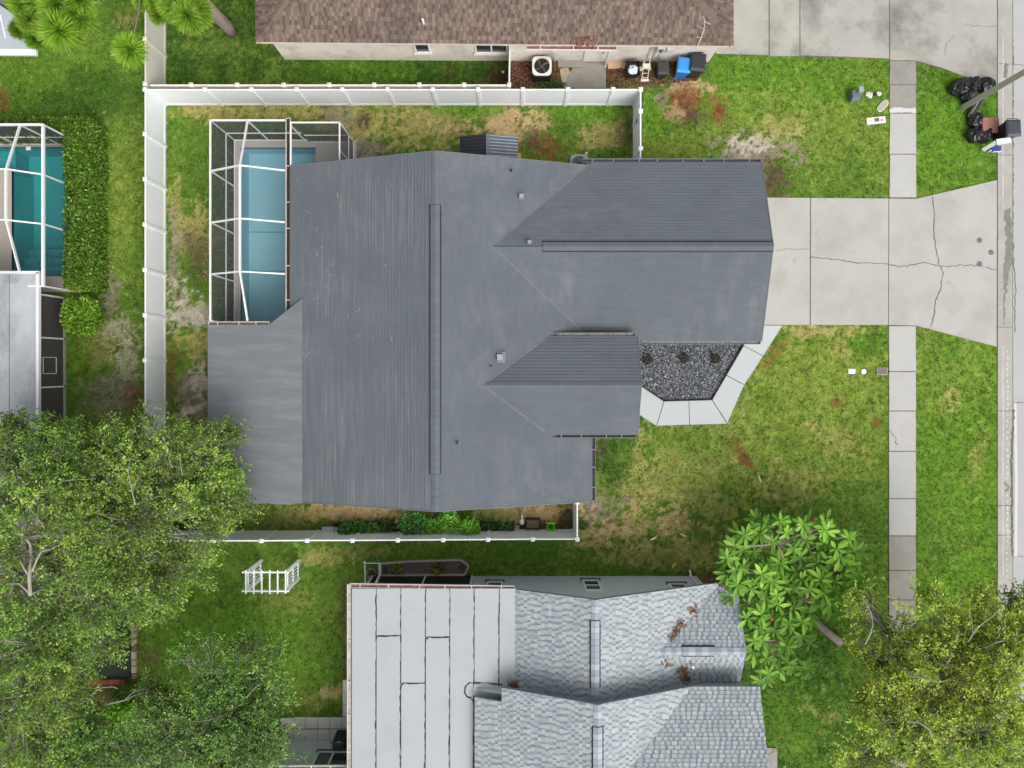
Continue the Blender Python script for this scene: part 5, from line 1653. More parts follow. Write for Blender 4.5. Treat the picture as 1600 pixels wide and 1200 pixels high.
def make_street_things():
    # pole
    b = PV(1506, 167, 0)
    t = thing('utility_pole', 'square grey concrete utility pole rising beside the black rubbish bags', 'utility pole', b)
    rot = math.radians(30)
    MB().box((b.x, b.y, 4.7), (.26, .26, 9.6), rz=rot, taper=.7).build('shaft', mat('pole_concrete', S(168, 164, 152), .85, .08, .8, .1, 40, .2, stretch=(1, 1, .3)), t, bevel=.02)
    MB().beam((b.x - .9, b.y + .4, 9.0), (b.x + .9, b.y - .4, 9.0), .1, .12).build('crossarm', M_bark, t)
    # bags
    bag('black rubbish bag touching the flare of the stained driveway', 1537, 136, .33, 3, 1.15)
    bag('shiny black rubbish bag farthest from the brown box, on the grass side of the pole', 1495, 139, .36, 5, 1.2)
    bag('black rubbish bag right behind the pole', 1508, 151, .33, 8)
    bag('crumpled black rubbish bag between the pole and the stained driveway', 1517, 135, .33, 23)
    bag('black rubbish bag next to the brown box', 1521, 191, .33, 11)
    bag('black rubbish bag lying against the black street bin', 1534, 213, .34, 14)
    bag('lower black rubbish bag beside the white board', 1519, 213, .36, 17, .9)
    t = thing('folded_sheeting', 'long folded black sheeting leaning between pole and rubbish bags', 'sheeting', P(1523, 172))
    MB().beam(P(1514, 184, .12), P(1533, 153, .35), .3, .14).beam(P(1518, 184, .25), P(1537, 152, .42), .12, .06).build('roll', M_black_gloss, t, bevel=.03)
    MB().beam(P(1515, 183, .21), P(1532, 154, .44), .03, .012).build('edge', mat('film_edge', S(170, 172, 176), .4), t)
    t = thing('brown_box', 'flat-topped brown cardboard box at the kerb', 'box', P(1545, 198))
    q = [P(x, y, .45) for x, y in ((1534, 183.5), (1561, 183.5), (1561, 207), (1536, 207))]
    MB().prism([(x, y) for x, y, _ in q], 0.0, .45).build('carton', mat('brown_card', S(156, 108, 96), .8, .06), t, bevel=.008)
    MB().prism(shrink([(x, y) for x, y, _ in q], .01), .452, .458).build('top_flap', mat('brown_card_top', S(160, 110, 98), .75, .05), t)
    bin_('black wheeled bin standing on the kerb by the brown box', 1559, 212, .05, M_dark, mat('lid_slate', S(66, 70, 76), .4, .15, 4), 1.0)
    t = thing('white_board', 'bent white board propped against the black kerbside bin', 'board', P(1555, 230))
    Mw = mat('white_board', S(232, 236, 238), .5, .03)
    MB().beam(P(1536, 234.5, .10), P(1556, 222.5, .75), .18, .05).beam(P(1557, 222, .78), P(1579, 219, .80), .24, .06).build('panel', Mw, t)
    MB().beam(P(1548, 233, .12), P(1562, 233, .12), .22, .2).build('blue_packet', mat('blue_packet', S(60, 76, 140), .4, .3, 8), t)
    MB().beam(P(1545, 236, .1), P(1563, 236.5, .1), .05, .2).build('support', Mw, t)
    # utility boxes
    c = PV(1332, 153, 0)
    t = thing('utility_pedestal', 'grey green utility pedestal with small cabinet standing in the front lawn', 'utility box', c)
    MB().box((c.x, c.y + .05, .2), (.42, .36, .44), rz=.15, taper=.95).build('housing', mat('pedestal_green', S(96, 110, 112), .5), t, bevel=.02)
    MB().box((c.x + .12, c.y + .18, .5), (.22, .26, .2), rz=.15).build('cabinet', mat('pedestal_grey', S(150, 158, 164), .5), t, bevel=.015)
    MB().box((c.x + .0, c.y - .16, .2), (.36, .1, .3), rz=.15).build('vented_panel', mat('pedestal_vent', S(120, 130, 134), .5, .4, 20), t)
    t = thing('white_stones', 'short line of white stones in the grass beside the grey green pedestal', 'stones', P(1364, 148))
    for i, (x, y, r) in enumerate(((1356, 147, .09), (1359, 150, .10), (1361, 147, .07), (1371, 146, .08), (1374, 147, .08), (1375.5, 146, .06))):
        q = P(x, y, .04)
        vs, fs = lump(q, r, i + 40, .6, rough=.4)
        MB().add(vs, fs).build('stone', mat('white_stone', S(214, 212, 204), .85, .15, 9), t)
    MB().box(P(1367, 147.5, .04), (.2, .09, .08), rz=.1).build('dark_slot', M_dark, t)
    t = thing('handhole_cover', 'rounded oblong grey handhole cover tilted in the grass by the sidewalk', 'utility cover', P(1378.5, 166))
    def capsule(cx, cy, L, W, ang, z0, z1):
        pts = []
        for k in range(20):
            a = 2 * math.pi * k / 20
            x = W / 2 * math.cos(a); y = W / 2 * math.sin(a) + (L - W) / 2 * (1 if math.sin(a) >= 0 else -1)
            pts.append((cx + x * math.cos(ang) - y * math.sin(ang), cy + x * math.sin(ang) + y * math.cos(ang)))
        return pts
    q = P(1378.5, 166)
    MB().prism(capsule(q[0], q[1], .62, .3, -.75, 0, 1), -.05, .06).build('frame', mat('cover_cream', S(204, 202, 190), .7), t, bevel=.01)
    MB().prism(capsule(q[0], q[1], .53, .21, -.75, 0, 1), .061, .072).build('lid', mat('cover_grey', S(172, 166, 156), .8, .1, 10), t)
    q = P(1368, 188.5)
    t = thing('meter_box', 'long pale meter box lid with dark reader window in the front lawn', 'meter box', q)
    MB().box((q[0], q[1], .02), (.86, .31, .1), rz=.10).build('lid', mat('lid_pale', S(220, 212, 206), .7, .05), t, bevel=.02)
    MB().box((q[0] + .02, q[1] + .01, .075), (.2, .15, .012), rz=.10).build('reader', mat('reader_grey', S(104, 102, 104), .6), t)
    MB().lathe((q[0] + .25, q[1] - .0, .07), [(.035, 0), (.03, .012)], 10).build('knob', M_dark, t)
    MB().box((q[0] - .24, q[1] - .02, .072), (.14, .03, .006), rz=.1).build('stripe', mat('pink_stripe', S(206, 170, 200), .6), t)
    q = P(1330.5, 580)
    t = thing('meter_box', 'small white rounded meter box lid between driveway and front lawn', 'meter box', q)
    MB().box((q[0], q[1], .0), (.34, .24, .1)).build('lid', mat('lid_white', S(230, 228, 232), .6), t, bevel=.04)
    MB().box((q[0], q[1], .052), (.24, .15, .008)).build('plate', mat('lid_white', S(230, 228, 232)), t)
    q = P(1349, 580.5)
    t = thing('valve_cap', 'round white valve cap in the grass next to the white meter lid', 'valve cap', q)
    MB().lathe(q, [(.12, -.04), (.12, .04), (.09, .055)], 18).build('rim', mat('lid_white', S(230, 228, 232)), t)
    MB().lathe((q[0], q[1], .056), [(.07, 0), (.065, .01)], 14).build('disc', mat('disc_white', S(240, 240, 240), .5), t)
    q = P(1378, 580)
    t = thing('utility_cover', 'brown grey rectangular cover set in grass at the sidewalk edge', 'utility cover', q)
    MB().box((q[0], q[1], .0), (.5, .34, .09)).build('frame', mat('cover_rim', S(158, 150, 146), .7), t, bevel=.01)
    MB().box((q[0], q[1], .047), (.42, .26, .012)).build('plate', mat('cover_brown', S(122, 112, 110), .8, .2, 14), t)
    # grey post box half under the big-leaved tree
    q = P(1300, 838)
    t = thing('grey_cabinet', 'slim grey cabinet half hidden under the big-leaved tree', 'cabinet', q)
    MB().box((q[0], q[1], .5), (.22, .62, 1.0)).build('case', mat('cabinet_grey', S(176, 182, 190), .5), t, bevel=.01)
    MB().box((q[0] - .115, q[1], .5), (.01, .5, .85)).build('door', mat('cabinet_dark', S(120, 124, 132), .5), t)
    q = P(1224, 1196)
    t = thing('edging_stake', 'small pale hooked stake in the dark green lawn beside the pale shingle house', 'stake', q)
    MB().tube([(q[0] + .1, q[1] - .25, 0), (q[0] + .05, q[1] - .1, .12), (q[0], q[1] + .06, .16), (q[0] - .06, q[1] + .02, .14)], .03, 6).build('hook', mat('stake_pale', S(200, 202, 200), .6), t)
    MB().lathe((q[0], q[1] + .02, .15), [(.05, 0), (.05, .02)], 10).build('cap', M_dark, t)
    # fallen leaves big enough to see
    for lab, x, y, a, c in (('large yellow fallen leaf on the dark grass by the grey gable', 1053, 883, .9, S(212, 200, 70)), ('long pale fallen leaf on the lawn between fence and big-leaved tree', 1067, 836, -.5, S(204, 190, 140)),
                            ('curled cream fallen leaf near the white fence corner', 1021, 841.5, .4, S(214, 206, 170)), ('pale green fallen leaf alone on the front lawn', 1187, 748, -1.2, S(196, 206, 140))):
        p = PV(x, y, .07)
        l, w = .19, .05
        d = Vector((math.cos(a), math.sin(a), 0)); s = Vector((-math.sin(a), math.cos(a), 0))
        pts = [p - d * l, p - d * l * .3 + s * w, p + d * l * .4 + s * w, p + d * l, p + d * l * .4 - s * w, p - d * l * .3 - s * w, p + Vector((0, 0, -.02))]
        o = MB().add(pts, [(0, 6, 1), (1, 6, 2), (2, 6, 3), (3, 6, 4), (4, 6, 5), (5, 6, 0)]).build('fallen_leaf', mat('leaf_%d' % x, c, .6))
        tag(o, lab, 'leaf')

def fan_unit(label, px, py, w, h, m_top, m_side):
    p = PV(px, py, 0)
    t = thing('air_conditioner', label, 'air conditioner', p)
    MB().box((p.x, p.y, h / 2), (w * .92, w * .92, h)).build('coil_body', m_side, t, bevel=.04)
    lv = MB()
    for k in range(8):
        lv.box((p.x, p.y, .08 + k * (h - .16) / 8), (w * .94, w * .94, .02))
    lv.build('louvres', M_dark, t)
    n = 32
    vs, fs = [], []
    for k in range(n):
        a = 2 * math.pi * (k + .5) / n
        c, s = math.cos(a), math.sin(a)
        q = max(abs(c), abs(s))
        rr = min(w / 2 / q, w / 2 * 1.22)
        for (r_, z) in ((rr, h), (rr, h + .05), (w * .41, h + .07), (w * .40, h - .04)):
            vs.append((p.x + c * r_, p.y + s * r_, z))
    for k in range(n):
        j = (k + 1) % n
        for i in range(3):
            fs.append((4 * k + i, 4 * j + i, 4 * j + i + 1, 4 * k + i + 1))
    MB().add(vs, fs).build('top_panel', m_top, t)
    MB().lathe((p.x, p.y, h - .06), [(w * .405, 0), (w * .405, .01)], 28).build('fan_well', M_dark, t)
    for k in range(4):
        a = k * math.pi / 2 + .4
        R = Matrix.Rotation(a, 3, 'Z') @ Matrix.Rotation(.35, 3, 'X')
        c = Vector((p.x, p.y, h - .01)) + Matrix.Rotation(a, 3, 'Z') @ Vector((w * .22, 0, 0))
        MB().box(c, (w * .30, w * .17, .012), rot=R).build('blade', mat('fan_blade', S(104, 106, 110), .5), t)
    MB().lathe((p.x, p.y, h - .03), [(.06, 0), (.06, .05)], 12).build('hub', M_grey_metal, t)
    g = MB()
    for k in range(3):
        r_ = w * (.13 + .12 * k)
        g.tube([(p.x + r_ * math.cos(2 * math.pi * i / 20), p.y + r_ * math.sin(2 * math.pi * i / 20), h + .07) for i in range(21)], .005, 4)
    for k in range(6):
        a = k * math.pi / 6
        g.tube([(p.x - w * .4 * math.cos(a), p.y - w * .4 * math.sin(a), h + .072), (p.x + w * .4 * math.cos(a), p.y + w * .4 * math.sin(a), h + .072)], .004, 4)
    g.build('guard', M_dark, t)

def make_north_things():
    fan_unit('white-topped air conditioner with round fan beside the brown-roofed house', 845.5, 115, .84, .8, mat('ac_cream', S(226, 222, 212), .5), mat('ac_dark', S(44, 44, 46), .6))
    fan_unit('grey round-fan pool unit tucked under the grey garage eave', 903, 262, .80, .62, mat('ac_grey', S(166, 170, 168), .5), mat('ac_grey2', S(130, 134, 132), .6))
    bin_('blue wheeled recycling bin between two black bins at the white wall', 1061, 115.5, -.12, mat('bin_blue', S(40, 116, 200), .4, .05), mat('bin_blue_lid', S(64, 146, 224), .4, .05), .95, .92)
    bin_('large black wheeled bin with handle nearest the lawn at the white wall', 1081, 113, -.1, mat('bin_black', S(38, 39, 42), .45, .1), mat('bin_black_lid', S(56, 57, 60), .45, .1), 1.05, 1.05)
    bin_('small charcoal bin between the meter pipes and the blue bin', 1031, 117, .02, mat('bin_char', S(52, 52, 52), .6), mat('bin_char_lid', S(70, 68, 66), .6), .75, .78)
    bin_('open black tub holding a white bag beside the stepping stones', 986, 114.5, .05, M_dark, M_dark, .55, .95, open_=True)
    q = P(989, 109, .45)
    t = thing('white_bag', 'crumpled white bag sitting in the open black tub', 'bag', (q[0], q[1], .42))
    vs, fs = lump((q[0], q[1], .46), .2, 71, .5, rough=.3)
    MB().add(vs, fs).build('sack', mat('white_film', S(214, 222, 232), .4, .1, 8), t)
    MB().box((q[0] - .04, q[1] + .06, .57), (.05, .05, .02)).build('tag', mat('tag_blue', S(60, 80, 120), .5), t)
    # white wire trolley
    q = PV(1007, 112, 0)
    t = thing('white_trolley', 'white tubular folding trolley beside the open black tub', 'trolley', q)
    Mw = mat('trolley_white', S(222, 218, 208), .5)
    fr = MB()
    for dx in (-.13, .13):
        fr.tube([(q.x + dx, q.y - .35, .05), (q.x + dx, q.y + .2, .6), (q.x + dx * .8, q.y + .35, .95)], .018, 6)
    for k in range(4):
        fr.tube([(q.x - .13, q.y - .3 + .14 * k, .1 + .13 * k), (q.x + .13, q.y - .3 + .14 * k, .1 + .13 * k)], .014, 6)
    fr.build('frame', Mw, t)
    MB().box((q.x, q.y + .05, .5), (.34, .2, .05)).build('tray', Mw, t)
    MB().box((q.x, q.y - .4, .06), (.36, .12, .05)).build('foot_plate', Mw, t, bevel=.02)
    for dx in (-.2, .2):
        MB().lathe((q.x + dx, q.y + .1, .0), [(.05, 0), (.1, .03), (.1, .1), (.05, .13)], 12).build('wheel', Mw, t)
    # stepping stones by the wall
    for i, (x, y, a, b, lab) in enumerate(((954, 102, .28, .34, 'narrow tan stepping stone against the downspout'), (965.5, 101.5, .5, .34, 'broad tan stepping stone in the dark mulch'), (978, 103, .3, .3, 'small tan stepping stone beside the open black tub'))):
        q = P(x, y)
        t = MB().box((q[0], q[1], .02), (a, b, .1), rz=.05 * i).build('stepping_stone', mat('tan_stone', S(196, 166, 140), .85, .1, 4), bevel=.03)
        tag(t, lab, 'stepping stone', 'stones by the wall')
    q = P(786, 115)
    t = thing('white_globe', 'small white globe light at the end of the green strip', 'garden light', q)
    MB().lathe(q, [(.02, 0), (.02, .12)], 8).build('stem', M_dark, t)
    MB().lathe((q[0], q[1], .12), [(.02, 0), (.065, .04), (.07, .08), (.05, .12), (.01, .14)], 14).build('globe', mat('globe', S(240, 240, 236), .3), t, smooth=True)
    # loose mulch chips
    cs = [S(96, 62, 48), S(120, 82, 62), S(74, 48, 40), S(140, 104, 80)]
    pebbles('mulch_chips', 'red-brown bark chips between the stepping stones and the bins', wpoly([(949, 95), (1105, 97), (1090, 125), (1000, 136), (949, 136)]), 2600, (.018, .045), cs, seed=12)
    pebbles('mulch_chips', 'red-brown bark chips around the white-topped air conditioner', wpoly([(800, 95), (872, 95), (872, 136), (800, 136)]), 1400, (.018, .045), cs, seed=13)
    # shed
    t = thing('storage_shed', 'small black ribbed metal shed roof behind the grey house', 'shed', P(765, 232))
    yA, yB = P(0, 210, 2.2)[1], 8.75
    x0, xm, x1 = (718.5 - NX) * (CAM_H - 1.95) / FPX, (762 - NX) * (CAM_H - 2.25) / FPX, (809 - NX) * (CAM_H - 1.95) / FPX
    z0, z1 = 1.95, 2.25
    Mb, Mb2 = mat('shed_black', S(52, 56, 60), .45, .1, 3), mat('shed_slate', S(96, 104, 112), .35, .15, 3)
    Mb3 = mat('shed_rib', S(150, 156, 164), .35, .2, 4)
    MB().prism([(x0 + .12, yB), (x1 - .12, yB), (x1 - .12, yA - .12), (x0 + .12, yA - .12)], 0, z0 - .02).build('wall', Mb, t)
    for (xa, za, xb, zb, m) in ((x0, z0, xm - .03, z1, Mb), (x1, z0, xm + .03, z1, Mb2)):
        MB().slab3([(xa, yB, za), (xb, yB, zb), (xb, yA, zb), (xa, yA, za)], .03).build('roof_sheet', m, t)
        for k in range(7):
            y = yB + .06 + (yA - yB - .12) * k / 6
            MB().beam((xa, y, za + .02), (xb, y, zb + .02), .05, .035).build('rib', m if m is Mb else Mb3, t)
    MB().beam((xm, yB, z1 + .02), (xm, yA, z1 + .02), .14, .04).build('ridge_cap', mat('shed_cap', S(112, 116, 122), .4), t)
    q = P(811, 235, 1.9)
    t = thing('timber_post', 'raw timber post beside the black shed roof', 'post', (q[0], q[1] - .25, 0))
    MB().box((q[0] + .02, q[1] - .3, .95), (.15, .9, .06)).box((q[0] + .02, q[1] - .3, .46), (.09, .09, .94)).build('board', mat('raw_pine', S(214, 180, 138), .8, .1, 6), t)
    q = P(916, 240)
    t = MB().lathe(q, [(.05, 0), (.07, .03), (.05, .05)], 12).build('sprinkler_ring', mat('ring_cream', S(214, 208, 190), .7))
    tag(t, 'small cream sprinkler ring in the grass behind the garage', 'sprinkler')

def make_south_things():
    # arbor
    z = 1.92
    xl, xr = (385 - NX) * (CAM_H - z) / FPX, (447 - NX) * (CAM_H - z) / FPX
    ya, yb = (NY - 894) * (CAM_H - z) / FPX, (NY - 923.5) * (CAM_H - z) / FPX
    t = thing('garden_arbor', 'white garden arbor with slatted sides standing on the lawn', 'arbor', ((xl + xr) / 2, (ya + yb) / 2, 0))
    Mw = M_white_vinyl
    for y in (ya, yb):
        MB().beam((xl - .18, y, z), (xr + .14, y, z), .06, .10).build('top_rail', Mw, t)
    for k in range(6):
        x = xl + (xr - xl) * k / 5
        MB().beam((x, ya + .1, z + .055), (x, yb - .1, z + .055), .055, .05).build('cross_bar', Mw, t)
    for x in (xl, xr):
        for y in (ya, yb):
            MB().box((x, y, z / 2 - .03), (.10, .10, z - .06)).build('post', Mw, t)
        for zz in (.18, .95, 1.7):
            MB().beam((x, ya, zz), (x, yb, zz), .05, .09).build('side_rail', Mw, t)
        for k in range(1, 6):
            y = ya + (yb - ya) * k / 6
            MB().box((x, y, .93), (.03, .035, 1.5)).build('slat', Mw, t)
    # timber edged planting bed
    Mt = mat('pale_timber', S(176, 166, 150), .85, .15, 3, .15, 40, .2)
    t = thing('planting_bed', 'narrow timber edged planting bed by the pale house', 'planting bed', P(660, 888))
    pts = [(592, 880.5), (640, 877), (720, 874.5), (732.5, 884), (726, 898), (670, 898), (592, 899)]
    MB().prism(wpoly(pts), -.05, .02).build('soil', mat('bed_mulch', S(104, 98, 97), .95, .3, 6, .3, 60, .6), t)
    EXCLUDE.append(wpoly([(565, 880), (720, 873), (735, 884), (728, 902), (565, 902)]))
    for a, b in zip(pts, pts[1:] + pts[:1]):
        MB().beam(P(*a, .06), P(*b, .06), .09, .14).build('timber', Mt, t, bevel=.01)
    pebbles('bed_chips', 'grey bark chips in the narrow timber edged bed', shrink(wpoly(pts), .1), 500, (.02, .04), [S(110, 104, 104), S(134, 128, 128), S(84, 80, 80)], seed=15)
    for lab, x, y, r in (('bronze green spiky plant in the timber bed near the downspout', 622, 889, .42), ('bronze green spiky plant in the timber bed near its pointed end', 685, 888, .44)):
        spiky(lab, x, y, r, [S(186, 184, 92), S(136, 146, 64), S(206, 200, 120), S(104, 112, 52)], 60)
    spiky('small green tuft at the pointed end of the timber bed', 722, 886, .2, [S(130, 140, 60), S(96, 116, 50)], 22)
    spiky('small green tuft by the downspout outlet in the timber bed', 604, 890, .18, [S(110, 136, 56), S(84, 110, 44)], 22)
    t = thing('planter_ring', 'round wire ringed planter left of the white downspout', 'planter', P(581, 894))
    q = P(581, 894, 0)
    MB().lathe(q, [(.2, 0), (.24, .2), (.21, .2), (.19, .12)], 18).build('pot', mat('pot_grey', S(150, 144, 132), .8), t)
    spiky('rust and green plant growing in the wire ringed planter', 581, 894, .26, [S(120, 120, 60), S(140, 90, 60), S(90, 110, 50)], 26, z=.15)
    t = thing('pvc_trellis', 'thin white pipe trellis beside the wire ringed planter', 'trellis', P(570, 896))
    MB().tube([P(570, 880, .6), P(570.5, 896, .6), P(571, 912, .6)], .025, 6).tube([P(570, 880, .6), P(594, 880, .4)], .02, 6).tube([P(571, 882, 0), P(570, 880, .62)], .025, 6).tube([P(572, 910, 0), P(571, 912, .62)], .025, 6).build('pipe', M_white_vinyl, t)
    MB().lathe(P(570, 878, .6), [(.04, 0), (.05, .05), (.02, .08)], 8).build('finial', M_white_vinyl, t)
    # grill
    q = PV(537, 1149, .03)
    t = thing('covered_grill', 'black covered grill on the tiled patio', 'grill', q)
    MB().box((q.x, q.y, .5), (.62, .5, 1.0), taper=.9).build('cover', mat('grill_cover', S(40, 38, 38), .5, .2, 5, .1, 40, .3), t, bevel=.06)
    MB().box((q.x, q.y + .04, 1.04), (.5, .36, .1), taper=.7).build('hood', mat('grill_hood', S(86, 82, 82), .5), t, bevel=.03)
    MB().tube([(q.x - .42, q.y + .12, .9), (q.x - .2, q.y + .12, .95)], .02, 6).build('side_handle', M_dark, t)
    MB().box((q.x + .02, q.y + .2, 1.0), (.16, .02, .05)).build('badge', mat('badge_white', S(220, 220, 220), .4), t)
    q = PV(447, 1153, .03)
    t = thing('stone_figure', 'small pale stone figure on the tile edge beside the oak twigs', 'garden figure', q)
    MB().lathe(q, [(.14, 0), (.14, .12), (.09, .2), (.11, .42), (.06, .52), (.085, .6), (.07, .68), (.01, .72)], 12).build('figure', mat('pale_stone', S(206, 204, 200), .8, .1, 6), t, smooth=True)
    MB().box((q.x, q.y, .04), (.34, .34, .08)).build('plinth', M_conc_grey, t)
    # things along the south fence
    q = PV(519, 827, 0)
    t = thing('grey_deck_box', 'low grey storage box against the white fence before the pot plants', 'storage box', q)
    MB().box((q.x, q.y, .14), (.72, .3, .28)).build('case', mat('box_grey', S(176, 180, 184), .6), t, bevel=.02)
    MB().box((q.x, q.y + .03, .29), (.76, .26, .03)).build('lid', mat('box_lid', S(190, 194, 198), .6), t)
    MB().box((q.x + .1, q.y - .1, .31), (.12, .05, .02)).build('clasp', M_dark, t)
    trays = [(545, 40), (585, 32), (613, 28), (740, 26), (762.5, 24), (788, 30)]
    labs = ['black planter trough holding the first pot plants by the grey box', 'black planter trough under small mid green plants', 'black planter trough next to the small cream bottle',
            'black planter trough under the lime plants', 'black square planter with seedlings beside the lime plants', 'black square planter with leafy seedlings near the white bird']
    for (x, w), lab in zip(trays, labs):
        q = PV(x, 823, 0)
        ww = w * CAM_H / FPX
        t = thing('planter_trough', lab, 'planter', q, 'black planters along the fence')
        tr = MB()
        for a, b in ((-1, 0), (1, 0)):
            tr.box((q.x + a * ww / 2, q.y, .16), (.03, .42, .32))
        for b in (-1, 1):
            tr.box((q.x, q.y + b * .2, .16), (ww - .03, .03, .318))
        tr.box((q.x, q.y, .02), (ww - .03, .38, .04)).build('trough', M_dark, t)
        MB().box((q.x, q.y, .14), (ww - .03, .36, .2)).build('soil', M_soil, t)
    q = PV(620.5, 814, 0)
    t = thing('cream_bottle', 'small cream bottle standing between two planter troughs', 'bottle', q)
    MB().lathe(q, [(.06, 0), (.07, .06), (.07, .22), (.03, .28), (.03, .33)], 12).build('bottle', mat('bottle_cream', S(220, 206, 190), .5), t, smooth=True)
    q = PV(815.5, 814, 0)
    t = thing('white_bird_ornament', 'white long-necked bird ornament by the brown planter tray', 'garden figure', q)
    MB().lathe((q.x, q.y, 0), [(.04, 0), (.10, .08), (.12, .2), (.09, .3), (.02, .36)], 14, 1.0, 1.2).build('body', M_white_vinyl, t, smooth=True)
    MB().tube([(q.x, q.y + .05, .26), (q.x, q.y + .16, .34), (q.x, q.y + .28, .36), (q.x + .01, q.y + .36, .34)], [.04, .03, .025, .015], 8).build('neck', M_white_vinyl, t)
    q = PV(832.5, 817, 0)
    t = thing('raised_planter', 'brown soil tray with black rim against the white fence', 'planter', q)
    fr = MB()
    for s_ in (-1, 1):
        fr.box((q.x + s_ * .3, q.y, .16), (.05, .46, .32)).box((q.x, q.y + s_ * .205, .16), (.55, .05, .318))
    fr.build('rim', M_dark, t)
    MB().box((q.x, q.y, .12), (.56, .38, .24)).build('soil', mat('brown_soil', S(134, 108, 90), .95, .12, 4, .15, 50, .3), t)
    q = PV(806, 823, 0)
    t = thing('tan_bag', 'small tan paper sack beside the white bird ornament', 'sack', q)
    MB().box((q.x, q.y - .04, .08), (.34, .26, .16), taper=.85).build('sack', mat('tan_paper', S(196, 168, 148), .8), t, bevel=.03)
    MB().box((q.x, q.y + .02, .165), (.3, .03, .02)).build('fold', mat('tan_paper_dark', S(160, 132, 112), .8), t)
    q = PV(860, 822, 0)
    t = thing('green_bucket', 'bright lime green bucket against the white fence', 'bucket', q)
    Mg = mat('bucket_lime', S(128, 232, 60), .4, .05)
    n = 24
    vs, fs = [], []
    prof = [(.10, 0), (.17, .3), (.19, .3), (.19, .33), (.165, .33), (.1, .03), (.001, .03)]
    for (r_, z_) in prof:
        for k in range(n):
            a = 2 * math.pi * k / n
            vs.append((q.x + r_ * math.cos(a), q.y + r_ * math.sin(a), z_))
    for i in range(len(prof) - 1):
        for k in range(n):
            fs.append((i * n + k, i * n + (k + 1) % n, (i + 1) * n + (k + 1) % n, (i + 1) * n + k))
    MB().add(vs, fs).build('pail', Mg, t)
    MB().box((q.x, q.y + .2, .31), (.46, .05, .03)).build('rim_lug', Mg, t)
    MB().lathe((q.x, q.y, .06), [(.11, 0), (.11, .012)], 16).build('contents', mat('bucket_inside', S(60, 140, 40), .6), t)
    # brick and stone edging under the oak
    t = thing('stone_edging', 'line of pale edging stones beside the dark pond under the oak', 'edging', P(209, 1020))
    y = 975
    r = random.Random(3)
    i = 0
    while y < 1058:
        L = r.uniform(9, 14)
        q = P(209.5 + r.uniform(-1, 1), y + L / 2, .08)
        MB().box(q, (.2, L * CAM_H / FPX - .02, .18), rz=r.uniform(-.06, .06)).build('edging_stone', mat('edging_pale_%d' % (i % 4), (S(176, 166, 146), S(156, 148, 130), S(166, 154, 136), S(122, 98, 82))[i % 4], .85, .15, 5), t, bevel=.02)
        y += L; i += 1
    q = wpoly([(132, 962), (204, 962), (204, 1060), (140, 1060)])
    o = MB().prism(q, -.1, .02).build('pond_water', mat('dark_pond', S(44, 58, 44), .25, .15, 1.5, .1, 20, .1))
    tag(o, kind='structure')
    EXCLUDE.append(q)
    t = thing('brick_edging', 'low red brick edging around the shrub bed under the oak', 'brick edging', P(240, 1085))
    Mb = [mat('red_brick_%d' % k, c, .85, .15, 5) for k, c in enumerate((S(150, 84, 62), S(132, 74, 56), S(166, 96, 70)))]
    def brick_line(a, b, n):
        d = Vector(P(*b)) - Vector(P(*a))
        L = d.length / n
        me = [MB().box((0, 0, .08), (L - .015, .2, .2)).mesh('brick', m) for m in Mb]
        for k in range(n):
            c = Vector(P(*a)) + d * ((k + .5) / n)
            obj('brick', r.choice(me), t, c, math.atan2(d.y, d.x))
    brick_line((140, 1064), (198, 1063), 7)
    brick_line((226, 1085), (268, 1083), 5)
    brick_line((268, 1084), (270, 1106), 3)
    q = P(128, 1059)
    t2 = thing('clay_pot', 'terracotta pot by the dark pond under the oak', 'pot', q)
    MB().lathe(q, [(.16, 0), (.24, .3), (.26, .3), (.26, .36), (.22, .36), (.18, .2)], 18).build('pot', mat('terracotta', S(140, 96, 74), .85, .15, 5), t2)
    MB().lathe((q[0], q[1], .22), [(.2, 0), (.19, .02)], 14).build('soil', M_soil, t2)

def spiky(label, px, py, r, cols, n, z=0.0, name='spiky_plant'):
    p = PV(px, py, z)
    t = thing(name, label, 'plant', p)
    rr = random.Random(int(px * 3 + py))
    mb = MB()
    for i in range(n):
        a = rr.uniform(0, 6.28)
        e = rr.uniform(.15, 1.2)
        L = r * rr.uniform(.7, 1.15)
        d = Vector((math.cos(a) * math.cos(e), math.sin(a) * math.cos(e), math.sin(e)))
        s = Vector((-math.sin(a), math.cos(a), 0)) * (r * .07)
        m = p + d * L * .55 + Vector((0, 0, .02))
        tip = p + d * L - Vector((0, 0, L * .25))
        tip.z = max(tip.z, z + .02)
        mb.col = tuple(np.array(rr.choice(cols)) * rr.uniform(.8, 1.15))
        mb.add([p - s * .5, p + s * .5, m + s, tip, m - s], [(0, 1, 2, 3, 4)])
    mb.build('blades', M_leaf, t, colors=True)
    MB().lathe(p, [(.05, -.02), (.04, .06), (.01, .1)], 8).build('crown', M_bark, t)
# ================================================================== VEGETATION
def leaf_quads(pos, dirs, nrm, L, W, col):
    """diamond leaves: pos base (n,3), dirs along leaf, nrm leaf normal"""
    d = dirs / np.linalg.norm(dirs, axis=1, keepdims=True)
    s = np.cross(nrm, d)
    s /= np.linalg.norm(s, axis=1, keepdims=True) + 1e-9
    n = len(pos)
    v = np.empty((n, 4, 3))
    v[:, 0] = pos
    v[:, 1] = pos + d * (L * .5)[:, None] + s * (W * .5)[:, None]
    v[:, 2] = pos + d * L[:, None]
    v[:, 3] = pos + d * (L * .5)[:, None] - s * (W * .5)[:, None]
    f = np.arange(n * 4).reshape(n, 4)
    return v.reshape(-1, 3), f, col

def rand_unit(r, n):
    v = r.normal(size=(n, 3))
    return v / np.linalg.norm(v, axis=1, keepdims=True)

def bez(a, c, b, n):
    return [a * ((1 - t) ** 2) + c * (2 * t * (1 - t)) + b * (t * t) for t in [i / n for i in range(n + 1)]]

